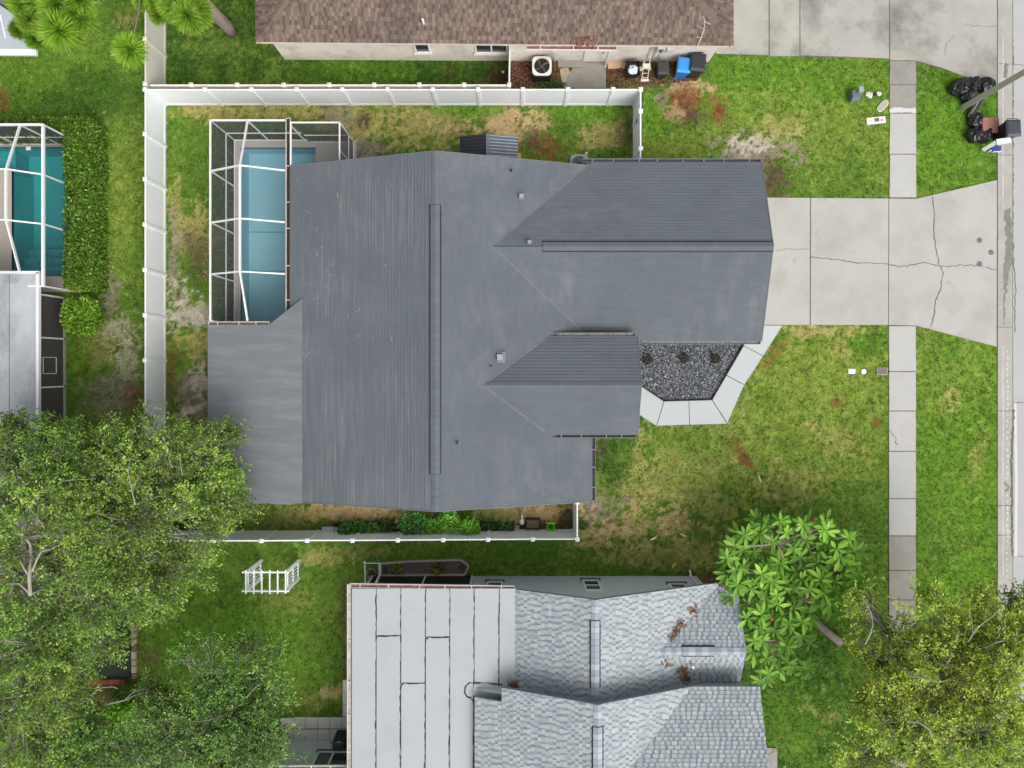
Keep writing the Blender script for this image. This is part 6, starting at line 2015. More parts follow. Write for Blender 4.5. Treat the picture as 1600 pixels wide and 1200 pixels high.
def oak(label, base, fork, blobs, n_twig, leaf, cols, seed, trunk_r=.28, limbs=None, group=None, lp=24, twig_len=(.40, .85), bare=.5, bark=None, branch_n=22, snags=()):
    """spreading tree: trunk, limbs to every crown mass, branchlets, twigs set with small leaves.
    blobs: (px, py, z, rx_px, ry_px, rz_m, weight)"""
    r = np.random.default_rng(seed)
    rr = random.Random(seed)
    bark = bark or M_bark
    b0, fk = PV(*base), PV(*fork)
    t = thing('oak_tree', label, 'tree', b0, group)
    tr = MB()
    mid = (b0 + fk) * .5 + Vector((.15, -.1, 0))
    tr.tube(bez(b0 - Vector((0, 0, .1)), mid, fk, 6), [trunk_r * 1.25, trunk_r * 1.05, trunk_r, trunk_r * .95, trunk_r * .9, trunk_r * .85, trunk_r * .8], 10)
    tr.build('trunk', bark, t, smooth=True)
    br = MB()
    tw_p, tw_d, tw_l, tw_c = [], [], [], []
    wsum = sum(b[6] for b in blobs)
    for bi, (px, py, z, rx, ry, rz, w) in enumerate(blobs):
        c = PV(px, py, z)
        k = (CAM_H - z) / FPX
        R = np.array([rx * k, ry * k, rz])
        # limb from fork to the mass
        mid = (fk + c) * .5 + Vector((rr.uniform(-.5, .5), rr.uniform(-.5, .5), rr.uniform(.1, .8)))
        path = bez(fk, mid, c - Vector((0, 0, rz * .3)), 8)
        r0 = trunk_r * .42
        br.tube(path, [r0 * (1 - .75 * i / 8) for i in range(9)], 6)
        n = max(8, int(n_twig * w / wsum))
        nc = max(3, n // 14)                       # spray centres on the crown mass
        uc = rand_unit(r, nc)
        uc[:, 2] = np.where(r.random(nc) < .74, np.abs(uc[:, 2]), uc[:, 2])
        cl = fbm(uc[:, 0] * 1.6 + bi, uc[:, 1] * 1.6 + uc[:, 2], 1.0, 2, seed)
        rc = r.uniform(.35, 1.0, nc) ** .55 * (.80 + .40 * cl)
        pc = np.array(c)[None] + uc * rc[:, None] * R[None]
        tone = np.exp(r.normal(0, .32, nc)) * (.74 + .5 * cl)
        ci = r.integers(0, nc, n)
        u = uc[ci]
        p = pc[ci] + r.normal(size=(n, 3)) * np.array([.16, .16, .10])
        d = u * np.array([1, 1, .35]) * .9 + r.normal(size=(n, 3)) * np.array([.6, .6, .35]) + np.array([0, 0, .10])
        d /= np.linalg.norm(d, axis=1, keepdims=True)
        tw_p.append(p); tw_d.append(d); tw_l.append(r.uniform(*twig_len, n)); tw_c.append(tone[ci])
        # branchlets out to some of the twigs
        for q in range(min(branch_n, n)):
            e = Vector(p[rr.randrange(n)])
            s = path[rr.randint(4, 8)]
            m = (s + e) * .5 + Vector((rr.uniform(-.25, .25), rr.uniform(-.25, .25), rr.uniform(-.05, .35)))
            br.tube(bez(s, m, e, 5), [.04, .035, .03, .025, .02, .013], 5, False)
    P0 = np.concatenate(tw_p); D = np.concatenate(tw_d); Ls = np.concatenate(tw_l); C = np.concatenate(tw_c)
    n = len(P0)
    br.build('limb', M_paletwig, t, smooth=True)
    for (r0, z, pts) in snags:                      # pale limbs that show above the leaves
        q = [PV(x, y, z + .12 * math.sin(i * 1.7)) for i, (x, y) in enumerate(pts)]
        q = [q[0] - Vector((0, 0, 1.2))] + q
        MB().tube(q, [.62 * r0 * (1 - .8 * i / len(q)) for i in range(len(q))], 7).build('bare_branch', M_paletwig, t, smooth=True)
    # twigs as thin three-sided spikes
    side = np.cross(D, np.array([0, 0, 1.0])); side /= np.linalg.norm(side, axis=1, keepdims=True) + 1e-9
    up = np.cross(side, D)
    tip = P0 + D * Ls[:, None]
    w = .009
    v = np.stack([P0 + side * w, P0 - side * w * .5 + up * w, P0 - side * w * .5 - up * w, tip], 1)
    f = np.array([(0, 1, 3), (1, 2, 3), (2, 0, 3)])
    F = (f[None] + (np.arange(n) * 4)[:, None, None]).reshape(-1, 3)
    o = obj('twigs', np_mesh('twigs', v.reshape(-1, 3), F, M_paletwig), t)
    o['kind'] = 'stuff'
    # leaves along each twig and on two side sprigs
    m = lp
    a = r.uniform(.15, 1.02, (n, m))
    sp = r.normal(size=(n, m, 3)) * .055
    pos = P0[:, None] + D[:, None] * (Ls[:, None] * a)[..., None] + sp * np.array([1, 1, .6])
    ld = D[:, None] * .7 + r.normal(size=(n, m, 3)) * .65
    nr = r.normal(size=(n, m, 3)) * .55 + np.array([0, 0, 1.0])
    keep = r.random((n, m)) > bare * (1 - a)
    pos, ld, nr = pos[keep], ld[keep], nr[keep]
    kk = len(pos)
    L = r.uniform(leaf[0], leaf[1], kk); W = L * r.uniform(.42, .6, kk)
    base_c = np.array(cols)[r.integers(0, len(cols), kk)]
    cc = np.repeat(C[:, None], m, 1)[keep]
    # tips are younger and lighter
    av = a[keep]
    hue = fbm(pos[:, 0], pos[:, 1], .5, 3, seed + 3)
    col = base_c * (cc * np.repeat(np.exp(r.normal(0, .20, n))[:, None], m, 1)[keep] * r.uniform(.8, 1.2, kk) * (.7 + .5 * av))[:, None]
    col[:, 0] *= .82 + .3 * hue
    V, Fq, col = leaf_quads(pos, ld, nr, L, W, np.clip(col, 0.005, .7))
    o = obj('crown', np_mesh('crown', V, Fq, M_leaf, col), t)
    o['kind'] = 'stuff'
    return t

def leaf_mass(label, cat, name, blobs, n, leaf, cols, seed, core=True, group=None, stem=True, droop=0.0, loc=None):
    """shrub: leaves thickly set over ellipsoid masses, (px,py,z,rx_m,ry_m,rz_m)"""
    r = np.random.default_rng(seed)
    c0 = PV(blobs[0][0], blobs[0][1], 0)
    t = thing(name, label, cat, c0, group)
    Ps, Ns, Cs = [], [], []
    vol = [b[3] * b[4] + b[4] * b[5] + b[3] * b[5] for b in blobs]
    for b, vv in zip(blobs, vol):
        k = max(10, int(n * vv / sum(vol)))
        c = np.array(PV(b[0], b[1], b[2]))
        u = rand_unit(r, k)
        u[:, 2] = np.where(r.random(k) < .75, np.abs(u[:, 2]), u[:, 2])
        q = fbm(u[:, 0] * 2 + b[0], u[:, 1] * 2 + u[:, 2] * 2, 1.2, 3, seed)
        rad = r.uniform(.6, 1.0, k) * (.8 + .4 * q)
        p = c + u * rad[:, None] * np.array(b[3:6])
        p[:, 2] = np.maximum(p[:, 2], .02)
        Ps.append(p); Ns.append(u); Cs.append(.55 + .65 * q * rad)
    P0, N0, C = np.concatenate(Ps), np.concatenate(Ns), np.concatenate(Cs)
    k = len(P0)
    nr = N0 * .5 + r.normal(size=(k, 3)) * .45 + np.array([0, 0, .7])
    d = N0 * np.array([1, 1, .3]) + r.normal(size=(k, 3)) * .6
    L = r.uniform(leaf[0], leaf[1], k)
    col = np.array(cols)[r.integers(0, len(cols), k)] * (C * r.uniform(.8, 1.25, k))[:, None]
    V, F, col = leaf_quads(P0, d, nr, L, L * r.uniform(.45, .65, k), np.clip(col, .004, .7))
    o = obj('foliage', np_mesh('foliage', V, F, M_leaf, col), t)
    o['kind'] = 'stuff'
    st = MB()
    rr = random.Random(seed)
    for b in blobs:
        c = PV(b[0], b[1], max(.05, b[2]))
        for i in range(5):
            e = c + Vector((rr.uniform(-.6, .6) * b[3], rr.uniform(-.6, .6) * b[4], rr.uniform(-.2, .6) * b[5]))
            st.tube([(c.x, c.y, -.02), (c + e) * .5, e], [.022, .016, .008], 5)
    st.build('stem', M_bark, t)
    return t

def make_hedge():
    r = np.random.default_rng(5)
    x1, x0, yN, yS, hz = -18.12, -19.08, 10.62, 3.42, 1.5
    t = thing('hedge', 'tall clipped dark green hedge wrapped around the teal pool cage', 'hedge', (-18, 7, 0))
    boxes = [(x0, x1, yS, yN, hz), (-26, x0, 10.08, yN, hz - .1)]
    core = MB()
    Ps, Ns = [], []
    for (a, b, c, d, h) in boxes:
        core.prism([(a + .12, c + .12), (b - .12, c + .12), (b - .12, d - .12), (a + .12, d - .12)], 0, h - .16)
        def face(n, fx, fy, fz, nx, ny, nz):
            Ps.append(np.stack([fx, fy, fz], -1)); Ns.append(np.tile([nx, ny, nz], (n, 1)))
        n = int((b - a) * (d - c) * 1300)
        X, Y = r.uniform(a, b, n), r.uniform(c, d, n)
        edge = np.minimum(np.minimum(X - a, b - X), np.minimum(Y - c, d - Y))
        Z = h - .22 + .30 * fbm(X, Y, 1.6, 3, 4) - .16 * np.clip(.25 - edge, 0, 1) / .25 + r.uniform(-.08, .03, n)
        face(n, X, Y, Z, 0, 0, 1)
        for (ax, nx_, L) in (('x', -1, d - c), ('x', 1, d - c), ('y', -1, b - a), ('y', 1, b - a)):
            n = int(L * h * 900)
            u, z = r.uniform(0, 1, n), r.uniform(.02, h - .05, n)
            j = r.uniform(-.10, .06, n) + .12 * (fbm(u * L, z, 1.6, 3, 6) - .5)
            if ax == 'x':
                X = np.full(n, a if nx_ < 0 else b) + j; Y = c + u * (d - c)
                face(n, X, Y, z, nx_, 0, .3)
            else:
                Y = np.full(n, c if nx_ < 0 else d) + j; X = a + u * (b - a)
                face(n, X, Y, z, 0, nx_, .3)
    P0, N0 = np.concatenate(Ps), np.concatenate(Ns)
    k = len(P0)
    nr = N0 * .6 + r.normal(size=(k, 3)) * .45 + np.array([0, 0, .4])
    d = r.normal(size=(k, 3)) + N0 * .3
    L = r.uniform(.09, .16, k)
    q = fbm(P0[:, 0], P0[:, 1], .7, 3, 12)
    cols = np.array([S(92, 128, 38), S(108, 146, 48), S(72, 106, 30), S(132, 164, 64), S(98, 130, 40)])
    col = cols[r.integers(0, 5, k)] * (np.exp(r.normal(-.05, .35, k)) * (.7 + .6 * q))[:, None]
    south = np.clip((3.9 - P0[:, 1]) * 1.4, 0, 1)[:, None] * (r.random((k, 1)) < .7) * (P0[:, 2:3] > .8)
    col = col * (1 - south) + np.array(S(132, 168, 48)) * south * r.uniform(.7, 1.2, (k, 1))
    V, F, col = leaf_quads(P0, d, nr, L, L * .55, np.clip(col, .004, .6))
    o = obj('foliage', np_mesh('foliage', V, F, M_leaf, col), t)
    o['kind'] = 'stuff'
    core.build('dark_core', mat('hedge_inner', (.012, .018, .006), .95), t)  # dark filler box, keeps the hedge opaque; inner shade is put into its colour
    EXCLUDE.append([(x0, yS), (x1, yS), (x1, yN), (x0, yN)])

def make_pine():
    r = np.random.default_rng(9)
    rr = random.Random(9)
    b = PV(362, 52, 0)
    t = thing('pine_tree', 'tall pine with leaning-looking bare trunk and bright needle tufts above the tan fence', 'tree', b)
    Mpb = mat('pine_bark', S(150, 134, 126), .95, .25, 2.5, .35, 18, .7, stretch=(1, 1, .4))
    n = 14
    path = [(b.x + .05 * math.sin(i), b.y + .05 * math.cos(i * 1.3), 11.5 * i / n - .1) for i in range(n + 1)]
    MB().tube(path, [.27 - .012 * i for i in range(n + 1)], 14).build('trunk', Mpb, t, smooth=True)
    tufts = [(62, 2, 8.6, 26), (88, 8, 8.8, 30), (34, 8, 8.4, 20), (92, 48, 9.0, 30), (70, 44, 8.3, 20), (48, 32, 8.2, 22), (114, 20, 8.9, 18), (126, 30, 8.7, 24), (124, 0, 9.0, 24), (30, 46, 7.4, 15), (56, 60, 7.6, 17), (112, 52, 8.6, 18), (24, 0, 8.2, 16),
             (203, 78, 8.8, 26), (248, 24, 8.2, 15), (272, 8, 9.0, 26), (292, 24, 9.2, 25), (308, 16, 9.0, 24), (300, 38, 8.8, 17), (262, 2, 8.6, 20), (318, 30, 8.6, 14), (222, 4, 8.0, 14), (242, 6, 8.3, 16)]
    br = MB()
    hub1 = Vector((b.x - .3, b.y - 1.2, 8.0))
    cols = np.array([S(150, 190, 62), S(128, 174, 50), S(172, 204, 80), S(110, 156, 42), S(186, 208, 96)])
    for (px, py, z, rp) in tufts:
        c = PV(px, py, z)
        zt = rr.uniform(8.0, 9.2)
        s = Vector((b.x, b.y, zt - 1.0))
        m = (s + c) * .5 + Vector((rr.uniform(-.3, .3), rr.uniform(-.3, .3), rr.uniform(-.4, .2)))
        br.tube(bez(s, m, c, 7), [.06, .05, .045, .04, .034, .028, .022, .016], 6)
        k = (CAM_H - z) / FPX
        R = rp * k * 1.12
        nn = 1300
        u = rand_unit(r, nn)
        u[:, 2] = np.where(r.random(nn) < .7, np.abs(u[:, 2]), u[:, 2])
        p0 = np.array(c)[None] + u * R * .08
        Lr = R * r.uniform(.75, 1.08, nn)
        tip = p0 + u * Lr[:, None] - np.array([0, 0, 1.0]) * (Lr * .12)[:, None]
        sd = np.cross(u, rand_unit(r, nn)); sd /= np.linalg.norm(sd, axis=1, keepdims=True)
        w = .013
        mid = p0 * .45 + tip * .55
        v = np.stack([p0 - sd * w * .6, mid + sd * w, tip, mid - sd * w], 1)
        col = cols[r.integers(0, 5, nn)] * r.uniform(.7, 1.2, (nn, 1)) * rr.uniform(.82, 1.15)
        if z < 7.8: col = col * np.array([.6, .75, .5])
        o = obj('needle_tuft', np_mesh('needle_tuft', v.reshape(-1, 3), np.arange(nn * 4).reshape(nn, 4), M_leaf, col), t)
        o['kind'] = 'stuff'
    br.build('limb', mat('pine_twig_bark', S(140, 124, 112), .9, .2, 4), t, smooth=True)

def make_plumeria():
    rr = random.Random(21)
    b = PV(1313, 1004, 0)
    t = thing('broad_leaved_tree', 'tree with big glossy leaf rosettes beside the pale shingle roof', 'tree', b)
    fork = PV(1262, 962, 2.0)
    MB().tube(bez(b - Vector((0, 0, .1)), (b + fork) * .5 + Vector((0, 0, .15)), fork, 6), [.19, .175, .16, .155, .15, .14, .13], 10).build('trunk', mat('plumeria_bark', S(136, 124, 118), .9, .2, 3, .15, 30, .3), t, smooth=True)
    spots = [(1193, 821), (1219, 815), (1254, 819), (1287, 824), (1164, 836), (1187, 835), (1228, 832), (1259, 844), (1290, 829), (1147, 853), (1176, 862), (1207, 846), (1240, 857), (1278, 863), (1306, 857), (1318, 862), (1135, 872), (1160, 886), (1190, 897),
             (1218, 880), (1242, 893), (1268, 897), (1297, 878), (1318, 888), (1334, 880), (1136, 898), (1152, 914), (1172, 920), (1196, 892), (1213, 928), (1240, 920), (1263, 921), (1286, 926), (1313, 924), (1334, 915), (1144, 931), (1168, 944), (1190, 938),
             (1215, 944), (1240, 951), (1264, 957), (1302, 951), (1320, 958), (1166, 966), (1189, 960), (1206, 965), (1233, 974), (1252, 972), (1210, 985), (1188, 981), (1252, 993), (1190, 1000), (1196, 1028), (1199, 1052), (1216, 1047), (1258, 1043), (1176, 1018), (1230, 1036), (1180, 1000), (1150, 890), (1225, 905), (1282, 905), (1308, 935), (1205, 908), (1325, 842), (1336, 862), (1340, 900), (1328, 938), (1304, 908), (1312, 872), (1290, 848), (1296, 942), (1228, 1010), (1178, 980), (1276, 880), (1250, 870), (1252, 905), (1275, 940), (1225, 960), (1182, 912), (1160, 860)]
    cols = [S(104, 156, 44), S(122, 172, 54), S(88, 138, 38), S(142, 188, 70), S(112, 160, 50)]
    mats = [mat('plumeria_leaf_%d' % i, c, .55, .16, 5, .08, 40, .04, 0, .25) for i, c in enumerate(cols)]
    # leaf mesh: two-sided blade folded at the midrib, pale rib
    def leaf_mesh(m, L=1.0, W=.30, fold=.05, droop=.22):
        mb = MB()
        st = [(0.0, .02), (.15, .25), (.4, .75), (.62, 1.0), (.82, .8), (.94, .4), (1.0, 0.0)]
        vs, fs = [], []
        for (u, w) in st:
            z = -droop * u * u * L
            vs += [(u * L, W / 2 * w, z + fold * w), (u * L, 0, z), (u * L, -W / 2 * w, z + fold * w)]
        for i in range(len(st) - 1):
            fs += [(3 * i, 3 * i + 1, 3 * i + 4, 3 * i + 3), (3 * i + 1, 3 * i + 2, 3 * i + 5, 3 * i + 4)]
        return mb.add(vs, fs).mesh('leaf', m, smooth=True)
    meshes = [leaf_mesh(m) for m in mats]
    rest = MB()
    br = MB()
    full = 0
    order = []
    zs = {}
    for i, (px, py) in enumerate(spots):
        low = ((i * 7) % 5 == 0) or py > 1010
        z = rr.uniform(2.85, 3.05) if low else rr.uniform(3.1, 3.5)
        if px > 1280: z += .35
        zs[i] = z
        order.append((-z, i))
    order.sort()
    knees = [PV(*q) for q in ((1238, 880, 2.7), (1200, 900, 2.8), (1290, 900, 2.7), (1225, 1000, 2.4), (1170, 935, 2.7), (1255, 935, 2.9), (1215, 850, 2.9))]
    for kn in knees:
        br.tube(bez(fork, (fork + kn) * .5 + Vector((rr.uniform(-.3, .3), rr.uniform(-.3, .3), .1)), kn, 5), [.11, .10, .09, .075, .06, .05], 7)
    cnt = 0
    for _, i in order:
        px, py = spots[i]
        c = PV(px, py, zs[i])
        kn = min(knees, key=lambda q: (q - c).length)
        br.tube(bez(kn, (kn + c) * .5 + Vector((rr.uniform(-.2, .2), rr.uniform(-.2, .2), -.1)), c, 4), [.045, .04, .034, .028, .026], 6)
        n = rr.randint(8, 10)
        a0 = rr.uniform(0, 6.28)
        big = rr.uniform(.46, .58)
        tilt = Matrix.Rotation(rr.uniform(-.3, .3), 4, 'X') @ Matrix.Rotation(rr.uniform(-.3, .3), 4, 'Y')
        for k in range(n):
            a = a0 + 2 * math.pi * k / n + rr.uniform(-.3, .3)
            el = rr.uniform(-.15, .6)
            M = Matrix.Translation(c + Vector((0, 0, .01 * k))) @ tilt @ Matrix.Rotation(a, 4, 'Z') @ Matrix.Rotation(-el, 4, 'Y') @ Matrix.Scale(big * rr.uniform(.6, 1.1), 4)
            mi = rr.randrange(5)
            if cnt < 296:
                o = bpy.data.objects.new('leaf', meshes[mi])
                o.matrix_world = M
                COL.objects.link(o)
                o.parent = t
                o.matrix_parent_inverse = WM[t.name].inverted()
                cnt += 1
            else:
                rest.col = tuple(np.array(cols[mi]) * rr.uniform(.8, 1.1))
                rest.add([M @ v.co for v in meshes[mi].vertices], [tuple(p.vertices) for p in meshes[mi].polygons])
    for (px, py) in spots:                                            # lower leaves filling the crown
        for rep in range(2):
            c = PV(px + rr.uniform(-12, 12), py + rr.uniform(-12, 12), rr.uniform(2.55, 2.95))
            a0, n = rr.uniform(0, 6.28), rr.randint(6, 9)
            for k in range(n):
                M = Matrix.Translation(c) @ Matrix.Rotation(a0 + 2 * math.pi * k / n + rr.uniform(-.3, .3), 4, 'Z') @ Matrix.Rotation(-rr.uniform(-.3, .4), 4, 'Y') @ Matrix.Scale(rr.uniform(.36, .56), 4)
                rest.col = tuple(np.array(cols[rr.randrange(5)]) * rr.uniform(.8, 1.1))
                rest.add([M @ v.co for v in meshes[0].vertices], [tuple(p.vertices) for p in meshes[0].polygons])
    o = rest.build('leaf_rosettes', leaf_mat('plumeria_rest', .25, .5), t, smooth=True, colors=True)
    o['kind'] = 'stuff'
    br.build('limb', mat('plumeria_twig', S(168, 150, 134), .85, .15, 4), t, smooth=True)
    fm = mat('red_bud', S(206, 92, 80), .6, .1, 6)
    for (x, y, z) in ((1206, 967, 3.6), (1316, 930, 3.5), (1181, 890, 3.3), (1271, 812, 3.2)):
        c = PV(x, y, z)
        vs, fs = lump((c.x, c.y, c.z), .06, int(x), .9, rough=.5)
        MB().add(vs, fs).build('flower_head', fm, t)

def make_vegetation():
    olive = [S(128, 157, 64), S(108, 140, 52), S(158, 185, 92), S(88, 118, 44), S(138, 167, 70)]
    deep = [S(112, 144, 66), S(94, 126, 54), S(142, 170, 90), S(76, 106, 44), S(120, 152, 72)]
    gold = [S(176, 200, 78), S(154, 182, 68), S(204, 216, 104), S(130, 160, 60), S(190, 204, 86)]
    oak('wide oak covering the end of the white fence and the low grey roof', (70, 900, 0), (45, 880, 3.2), [
        (55, 745, 6.0, 90, 70, 1.0, 1.1), (150, 735, 5.6, 75, 65, .9, .9), (245, 725, 5.2, 75, 65, .9, .8), (320, 715, 4.6, 55, 55, .8, .6), (325, 785, 4.3, 50, 46, .8, .55), (270, 800, 5.2, 70, 60, .9, .7), (190, 815, 6.0, 70, 60, .9, .55), (85, 830, 7.0, 85, 60, 1.0, .9),
        (20, 900, 6.4, 55, 60, .9, .45), (130, 920, 6.4, 70, 60, .9, .7), (215, 910, 5.4, 70, 55, .9, .7), (280, 890, 4.6, 45, 45, .7, .4), (30, 695, 5.0, 55, 34, .7, .45), (105, 700, 4.8, 50, 30, .7, .35), (190, 702, 4.6, 50, 30, .7, .35), (325, 690, 4.0, 32, 26, .6, .18), (350, 745, 3.8, 22, 40, .5, .16),
        (45, 1010, 6.2, 80, 60, 1.0, .9), (140, 995, 5.2, 50, 35, .7, .4), (40, 1090, 5.6, 75, 60, .9, .8), (30, 1170, 5.2, 70, 60, .9, .7), (105, 1050, 5.0, 45, 45, .7, .4)],
        7000, (.075, .125), olive, 31, trunk_r=.34, group=None, snags=[
        (.15, 7.4, [(47, 928), (46, 900), (49, 872), (47, 850), (40, 842)]), (.09, 7.5, [(46, 902), (36, 885), (28, 868)]), (.08, 7.6, [(50, 892), (58, 874), (64, 862), (80, 858), (95, 850)]), (.07, 7.3, [(44, 925), (30, 912), (8, 912)]),
        (.05, 6.8, [(211, 788), (206, 765), (200, 740), (204, 716)]), (.03, 6.8, [(206, 762), (216, 748), (220, 738)]), (.03, 6.8, [(210, 764), (224, 760), (236, 761)]), (.035, 6.2, [(178, 735), (172, 726), (164, 722)]),
        (.04, 7.6, [(25, 760), (38, 758), (48, 752)]), (.03, 7.3, [(95, 752), (110, 750), (150, 748)]), (.035, 7.2, [(112, 812), (126, 805), (133, 798)]), (.03, 6.4, [(285, 742), (281, 720), (277, 700)]), (.03, 6.2, [(268, 730), (264, 715), (268, 700)]),
        (.035, 6.5, [(230, 880), (222, 872), (240, 862)]), (.03, 6.6, [(150, 920), (170, 905), (185, 900)])])
    oak('grey green oak spreading over the brick edged shrub bed', (300, 1210, 0), (300, 1190, 2.6), [
        (330, 1045, 4.4, 50, 45, .7, .45), (395, 1055, 4.2, 50, 50, .7, .5), (345, 1115, 4.8, 75, 50, .8, .9), (415, 1105, 4.2, 35, 45, .6, .3), (280, 1150, 5.0, 75, 45, .8, .8), (380, 1170, 4.8, 65, 45, .8, .8), (190, 1180, 4.4, 60, 40, .7, .6), (110, 1140, 4.4, 60, 50, .7, .6), (240, 1105, 4.0, 45, 25, .5, .2), (120, 1195, 4.4, 70, 30, .7, .5)],
        3300, (.075, .12), deep, 33, trunk_r=.24, snags=[
        (.06, 4.6, [(120, 1100), (138, 1094), (148, 1080), (160, 1074), (176, 1073), (184, 1076)]), (.06, 4.8, [(165, 1101), (195, 1094), (212, 1086), (226, 1083)]), (.04, 4.9, [(195, 1093), (208, 1082), (220, 1077), (234, 1077)]),
        (.03, 5.4, [(330, 1065), (340, 1058), (350, 1055)]), (.03, 5.6, [(385, 1090), (398, 1075), (408, 1068)]), (.03, 5.6, [(300, 1128), (325, 1126), (350, 1118)]), (.03, 5.6, [(230, 1128), (260, 1124), (290, 1120)])])
    oak('golden green street oak overhanging the sidewalk end', (1502, 1165, 0), (1500, 1150, 3.0), [
        (1352, 950, 4.6, 22, 28, .5, .12), (1392, 1002, 5.0, 42, 40, .7, .38), (1348, 1010, 4.4, 22, 20, .5, .10), (1432, 980, 5.0, 30, 30, .6, .16), (1475, 975, 5.6, 55, 50, .8, .6), (1545, 975, 5.8, 60, 45, .8, .7), (1592, 955, 5.6, 40, 35, .7, .35), (1412, 1060, 5.6, 48, 40, .8, .4), (1480, 1055, 6.2, 70, 50, .9, .8), (1560, 1060, 6.6, 70, 55, .9, .9),
        (1385, 1120, 5.4, 45, 38, .7, .4), (1440, 1130, 6.0, 65, 50, .9, .8), (1530, 1150, 6.6, 70, 50, .9, .9), (1600, 1140, 6.2, 50, 70, .9, .6), (1362, 1180, 4.8, 40, 32, .7, .28), (1420, 1190, 5.6, 60, 35, .8, .6), (1500, 1200, 6.0, 60, 35, .8, .6)],
        3200, (.085, .14), gold, 35, trunk_r=.28, bark=mat('pale_oak_bark', S(150, 142, 128), .9, .25, 3, .2, 40, .4), branch_n=30, snags=[
        (.06, 6.0, [(1352, 1006), (1360, 990), (1364, 975), (1360, 955), (1348, 934)]), (.03, 6.0, [(1361, 988), (1370, 986), (1376, 984)]), (.06, 6.8, [(1512, 1003), (1524, 985), (1534, 975), (1552, 962), (1564, 948)]), (.04, 6.8, [(1520, 990), (1518, 970), (1515, 955), (1500, 945)]),
        (.07, 7.0, [(1540, 1012), (1556, 1004), (1580, 998), (1602, 990)]), (.05, 7.0, [(1424, 1054), (1445, 1062), (1468, 1066), (1494, 1058), (1512, 1054)]), (.05, 6.9, [(1476, 1042), (1484, 1030), (1492, 1020)]), (.08, 7.0, [(1460, 1160), (1452, 1140), (1438, 1130), (1415, 1126)]),
        (.04, 6.4, [(1380, 1130), (1400, 1128), (1415, 1126)]), (.04, 6.8, [(1505, 1035), (1515, 1032), (1530, 1028)]), (.04, 6.0, [(1350, 1175), (1362, 1165), (1385, 1160)])])
    lime = [S(120, 184, 40), S(146, 206, 56), S(98, 160, 34), S(168, 214, 76)]
    leaf_mass('bright lime shrub glowing between the two oaks', 'shrub', 'lime_shrub', [(176, 1160, .9, .7, .6, .7), (128, 1150, .9, .6, .5, .6), (188, 1110, .8, .6, .5, .5)], 2200, (.12, .22), lime, 51)
    leaf_mass('leafy green shrub filling the red brick bed', 'shrub', 'green_shrub', [(200, 1086, .4, .6, .4, .4), (240, 1100, .4, .6, .4, .4)], 900, (.1, .18), [S(86, 136, 44), S(104, 150, 52), S(70, 116, 36)], 52)
    leaf_mass('round clipped lime green bush beside the silvery roof', 'bush', 'round_bush', [(129, 494, .75, .84, .84, .75)], 5200, (.09, .15), [S(128, 172, 44), S(150, 194, 58), S(106, 150, 36), S(86, 128, 30), S(166, 204, 80)], 53)
    # plants along the south fence
    mid = [S(76, 140, 56), S(94, 160, 66), S(60, 118, 44), S(116, 176, 84)]
    bright = [S(132, 200, 60), S(150, 214, 76), S(108, 176, 46), S(168, 220, 96)]
    for lab, bl, n, cc, lf, sd in (
        ('dark green bushy pot plant beside the grey storage box', [(541, 829, .55, .38, .34, .35)], 420, mid, (.09, .16), 61),
        ('mid green pot plant second from the grey storage box', [(562, 824, .45, .3, .28, .3)], 280, mid, (.09, .16), 62),
        ('small green pot plant with yellow tips third from the grey storage box', [(583, 826, .4, .26, .26, .25)], 210, mid + [S(170, 190, 90)], (.08, .14), 63),
        ('small dull green pot plant beside the cream bottle', [(605, 822, .4, .36, .26, .22)], 240, [S(84, 124, 62), S(104, 140, 78), S(66, 100, 50)], (.08, .14), 64),
        ('large deep green fine leaved plant among the fence plants', [(645, 818, .6, .62, .55, .5)], 950, mid, (.08, .15), 65),
        ('lime green plant between the deep green plant and the tall lime plant', [(676, 824, .55, .42, .38, .36)], 480, bright, (.09, .15), 66),
        ('tall lime green plant leaning towards the grey roof', [(702, 812, .65, .45, .48, .42)], 560, bright, (.09, .16), 67),
        ('brightest lime green plant covering the fence rail', [(733, 826, .75, .5, .44, .4)], 640, bright, (.09, .16), 68),
        ('low seedlings in the square planter beside the lime plants', [(762, 824, .34, .34, .18, .08)], 120, mid, (.06, .1), 69),
        ('leafy seedlings in the square planter near the white bird', [(790, 822, .36, .34, .18, .1)], 150, mid, (.06, .11), 70)):
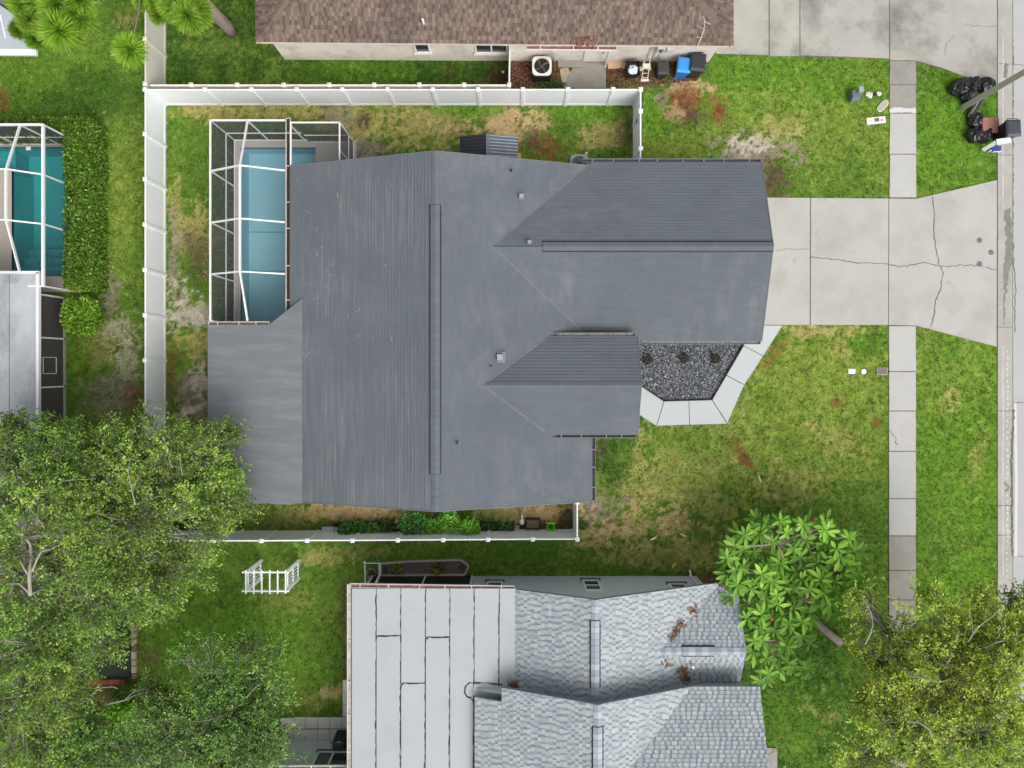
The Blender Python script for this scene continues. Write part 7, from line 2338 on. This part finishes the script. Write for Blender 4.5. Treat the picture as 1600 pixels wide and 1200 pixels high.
        leaf_mass(lab, 'plant', 'pot_plant', bl, n, lf, cc, sd, group=None)
    # three small tufts in the gravel
    for lab, x, y in (('small dark shrub in the stone bed closest to the entry roof', 1012, 562), ('small dark shrub in the middle of the stone bed', 1069, 560), ('small dark shrub in the stone bed closest to the pale walk', 1118, 561)):
        leaf_mass(lab, 'shrub', 'bed_shrub', [(x, y, .12, .22, .22, .2)], 260, (.04, .08), [S(58, 66, 40), S(70, 78, 48), S(44, 52, 32)], int(x))
    leaf_mass('low green weeds beside the air conditioner', 'weeds', 'weed_clump', [(868, 133, .08, .5, .14, .15), (850, 134, .06, .3, .12, .12)], 320, (.06, .12), [S(70, 112, 44), S(88, 130, 56)], 72)
    leaf_mass('low green clump outside the white fence corner', 'weeds', 'weed_clump', [(911, 822, .04, .18, .2, .1)], 160, (.05, .09), [S(92, 130, 50), S(74, 110, 40)], 73)
    # long dry fronds fallen outside the pool cage
    mbd = MB()
    rr = random.Random(6)
    for (x, y) in ((338, 205), (345, 212), (352, 197), (357, 206), (363, 190), (376, 200), (336, 225), (341, 232), (334, 238), (424, 205), (428, 211), (340, 285), (343, 452), (346, 458), (335, 475)):
        p = PV(x, y, .03)
        a = rr.uniform(.3, 2.2)
        l = rr.uniform(.25, .5)
        mbd.tube([(p.x - math.cos(a) * l / 2, p.y - math.sin(a) * l / 2, .03), (p.x + .06, p.y, .07), (p.x + math.cos(a) * l / 2, p.y + math.sin(a) * l / 2, .03)], [.012, .02, .006], 4)
    tag(mbd.build('dry_fronds', mat('dry_frond', S(176, 142, 96), .9, .15, 5)), 'dry tan palm strips lying along the pool cage base', 'dry fronds', kind='stuff')

# ================================================================== BUILD
make_pools()
make_main_house()
make_south_house()
make_north_house()
make_west_houses()
make_paving()
make_gravel_bed()
make_fences()
make_street_things()
make_north_things()
make_south_things()
make_hedge()
make_pine()
make_plumeria()
make_vegetation()
POOL_RECTS[:] = [(a - .12, b + .12, c - .12, d + .12) for a, b, c, d in POOL_RECTS]
make_ground()
make_grass()
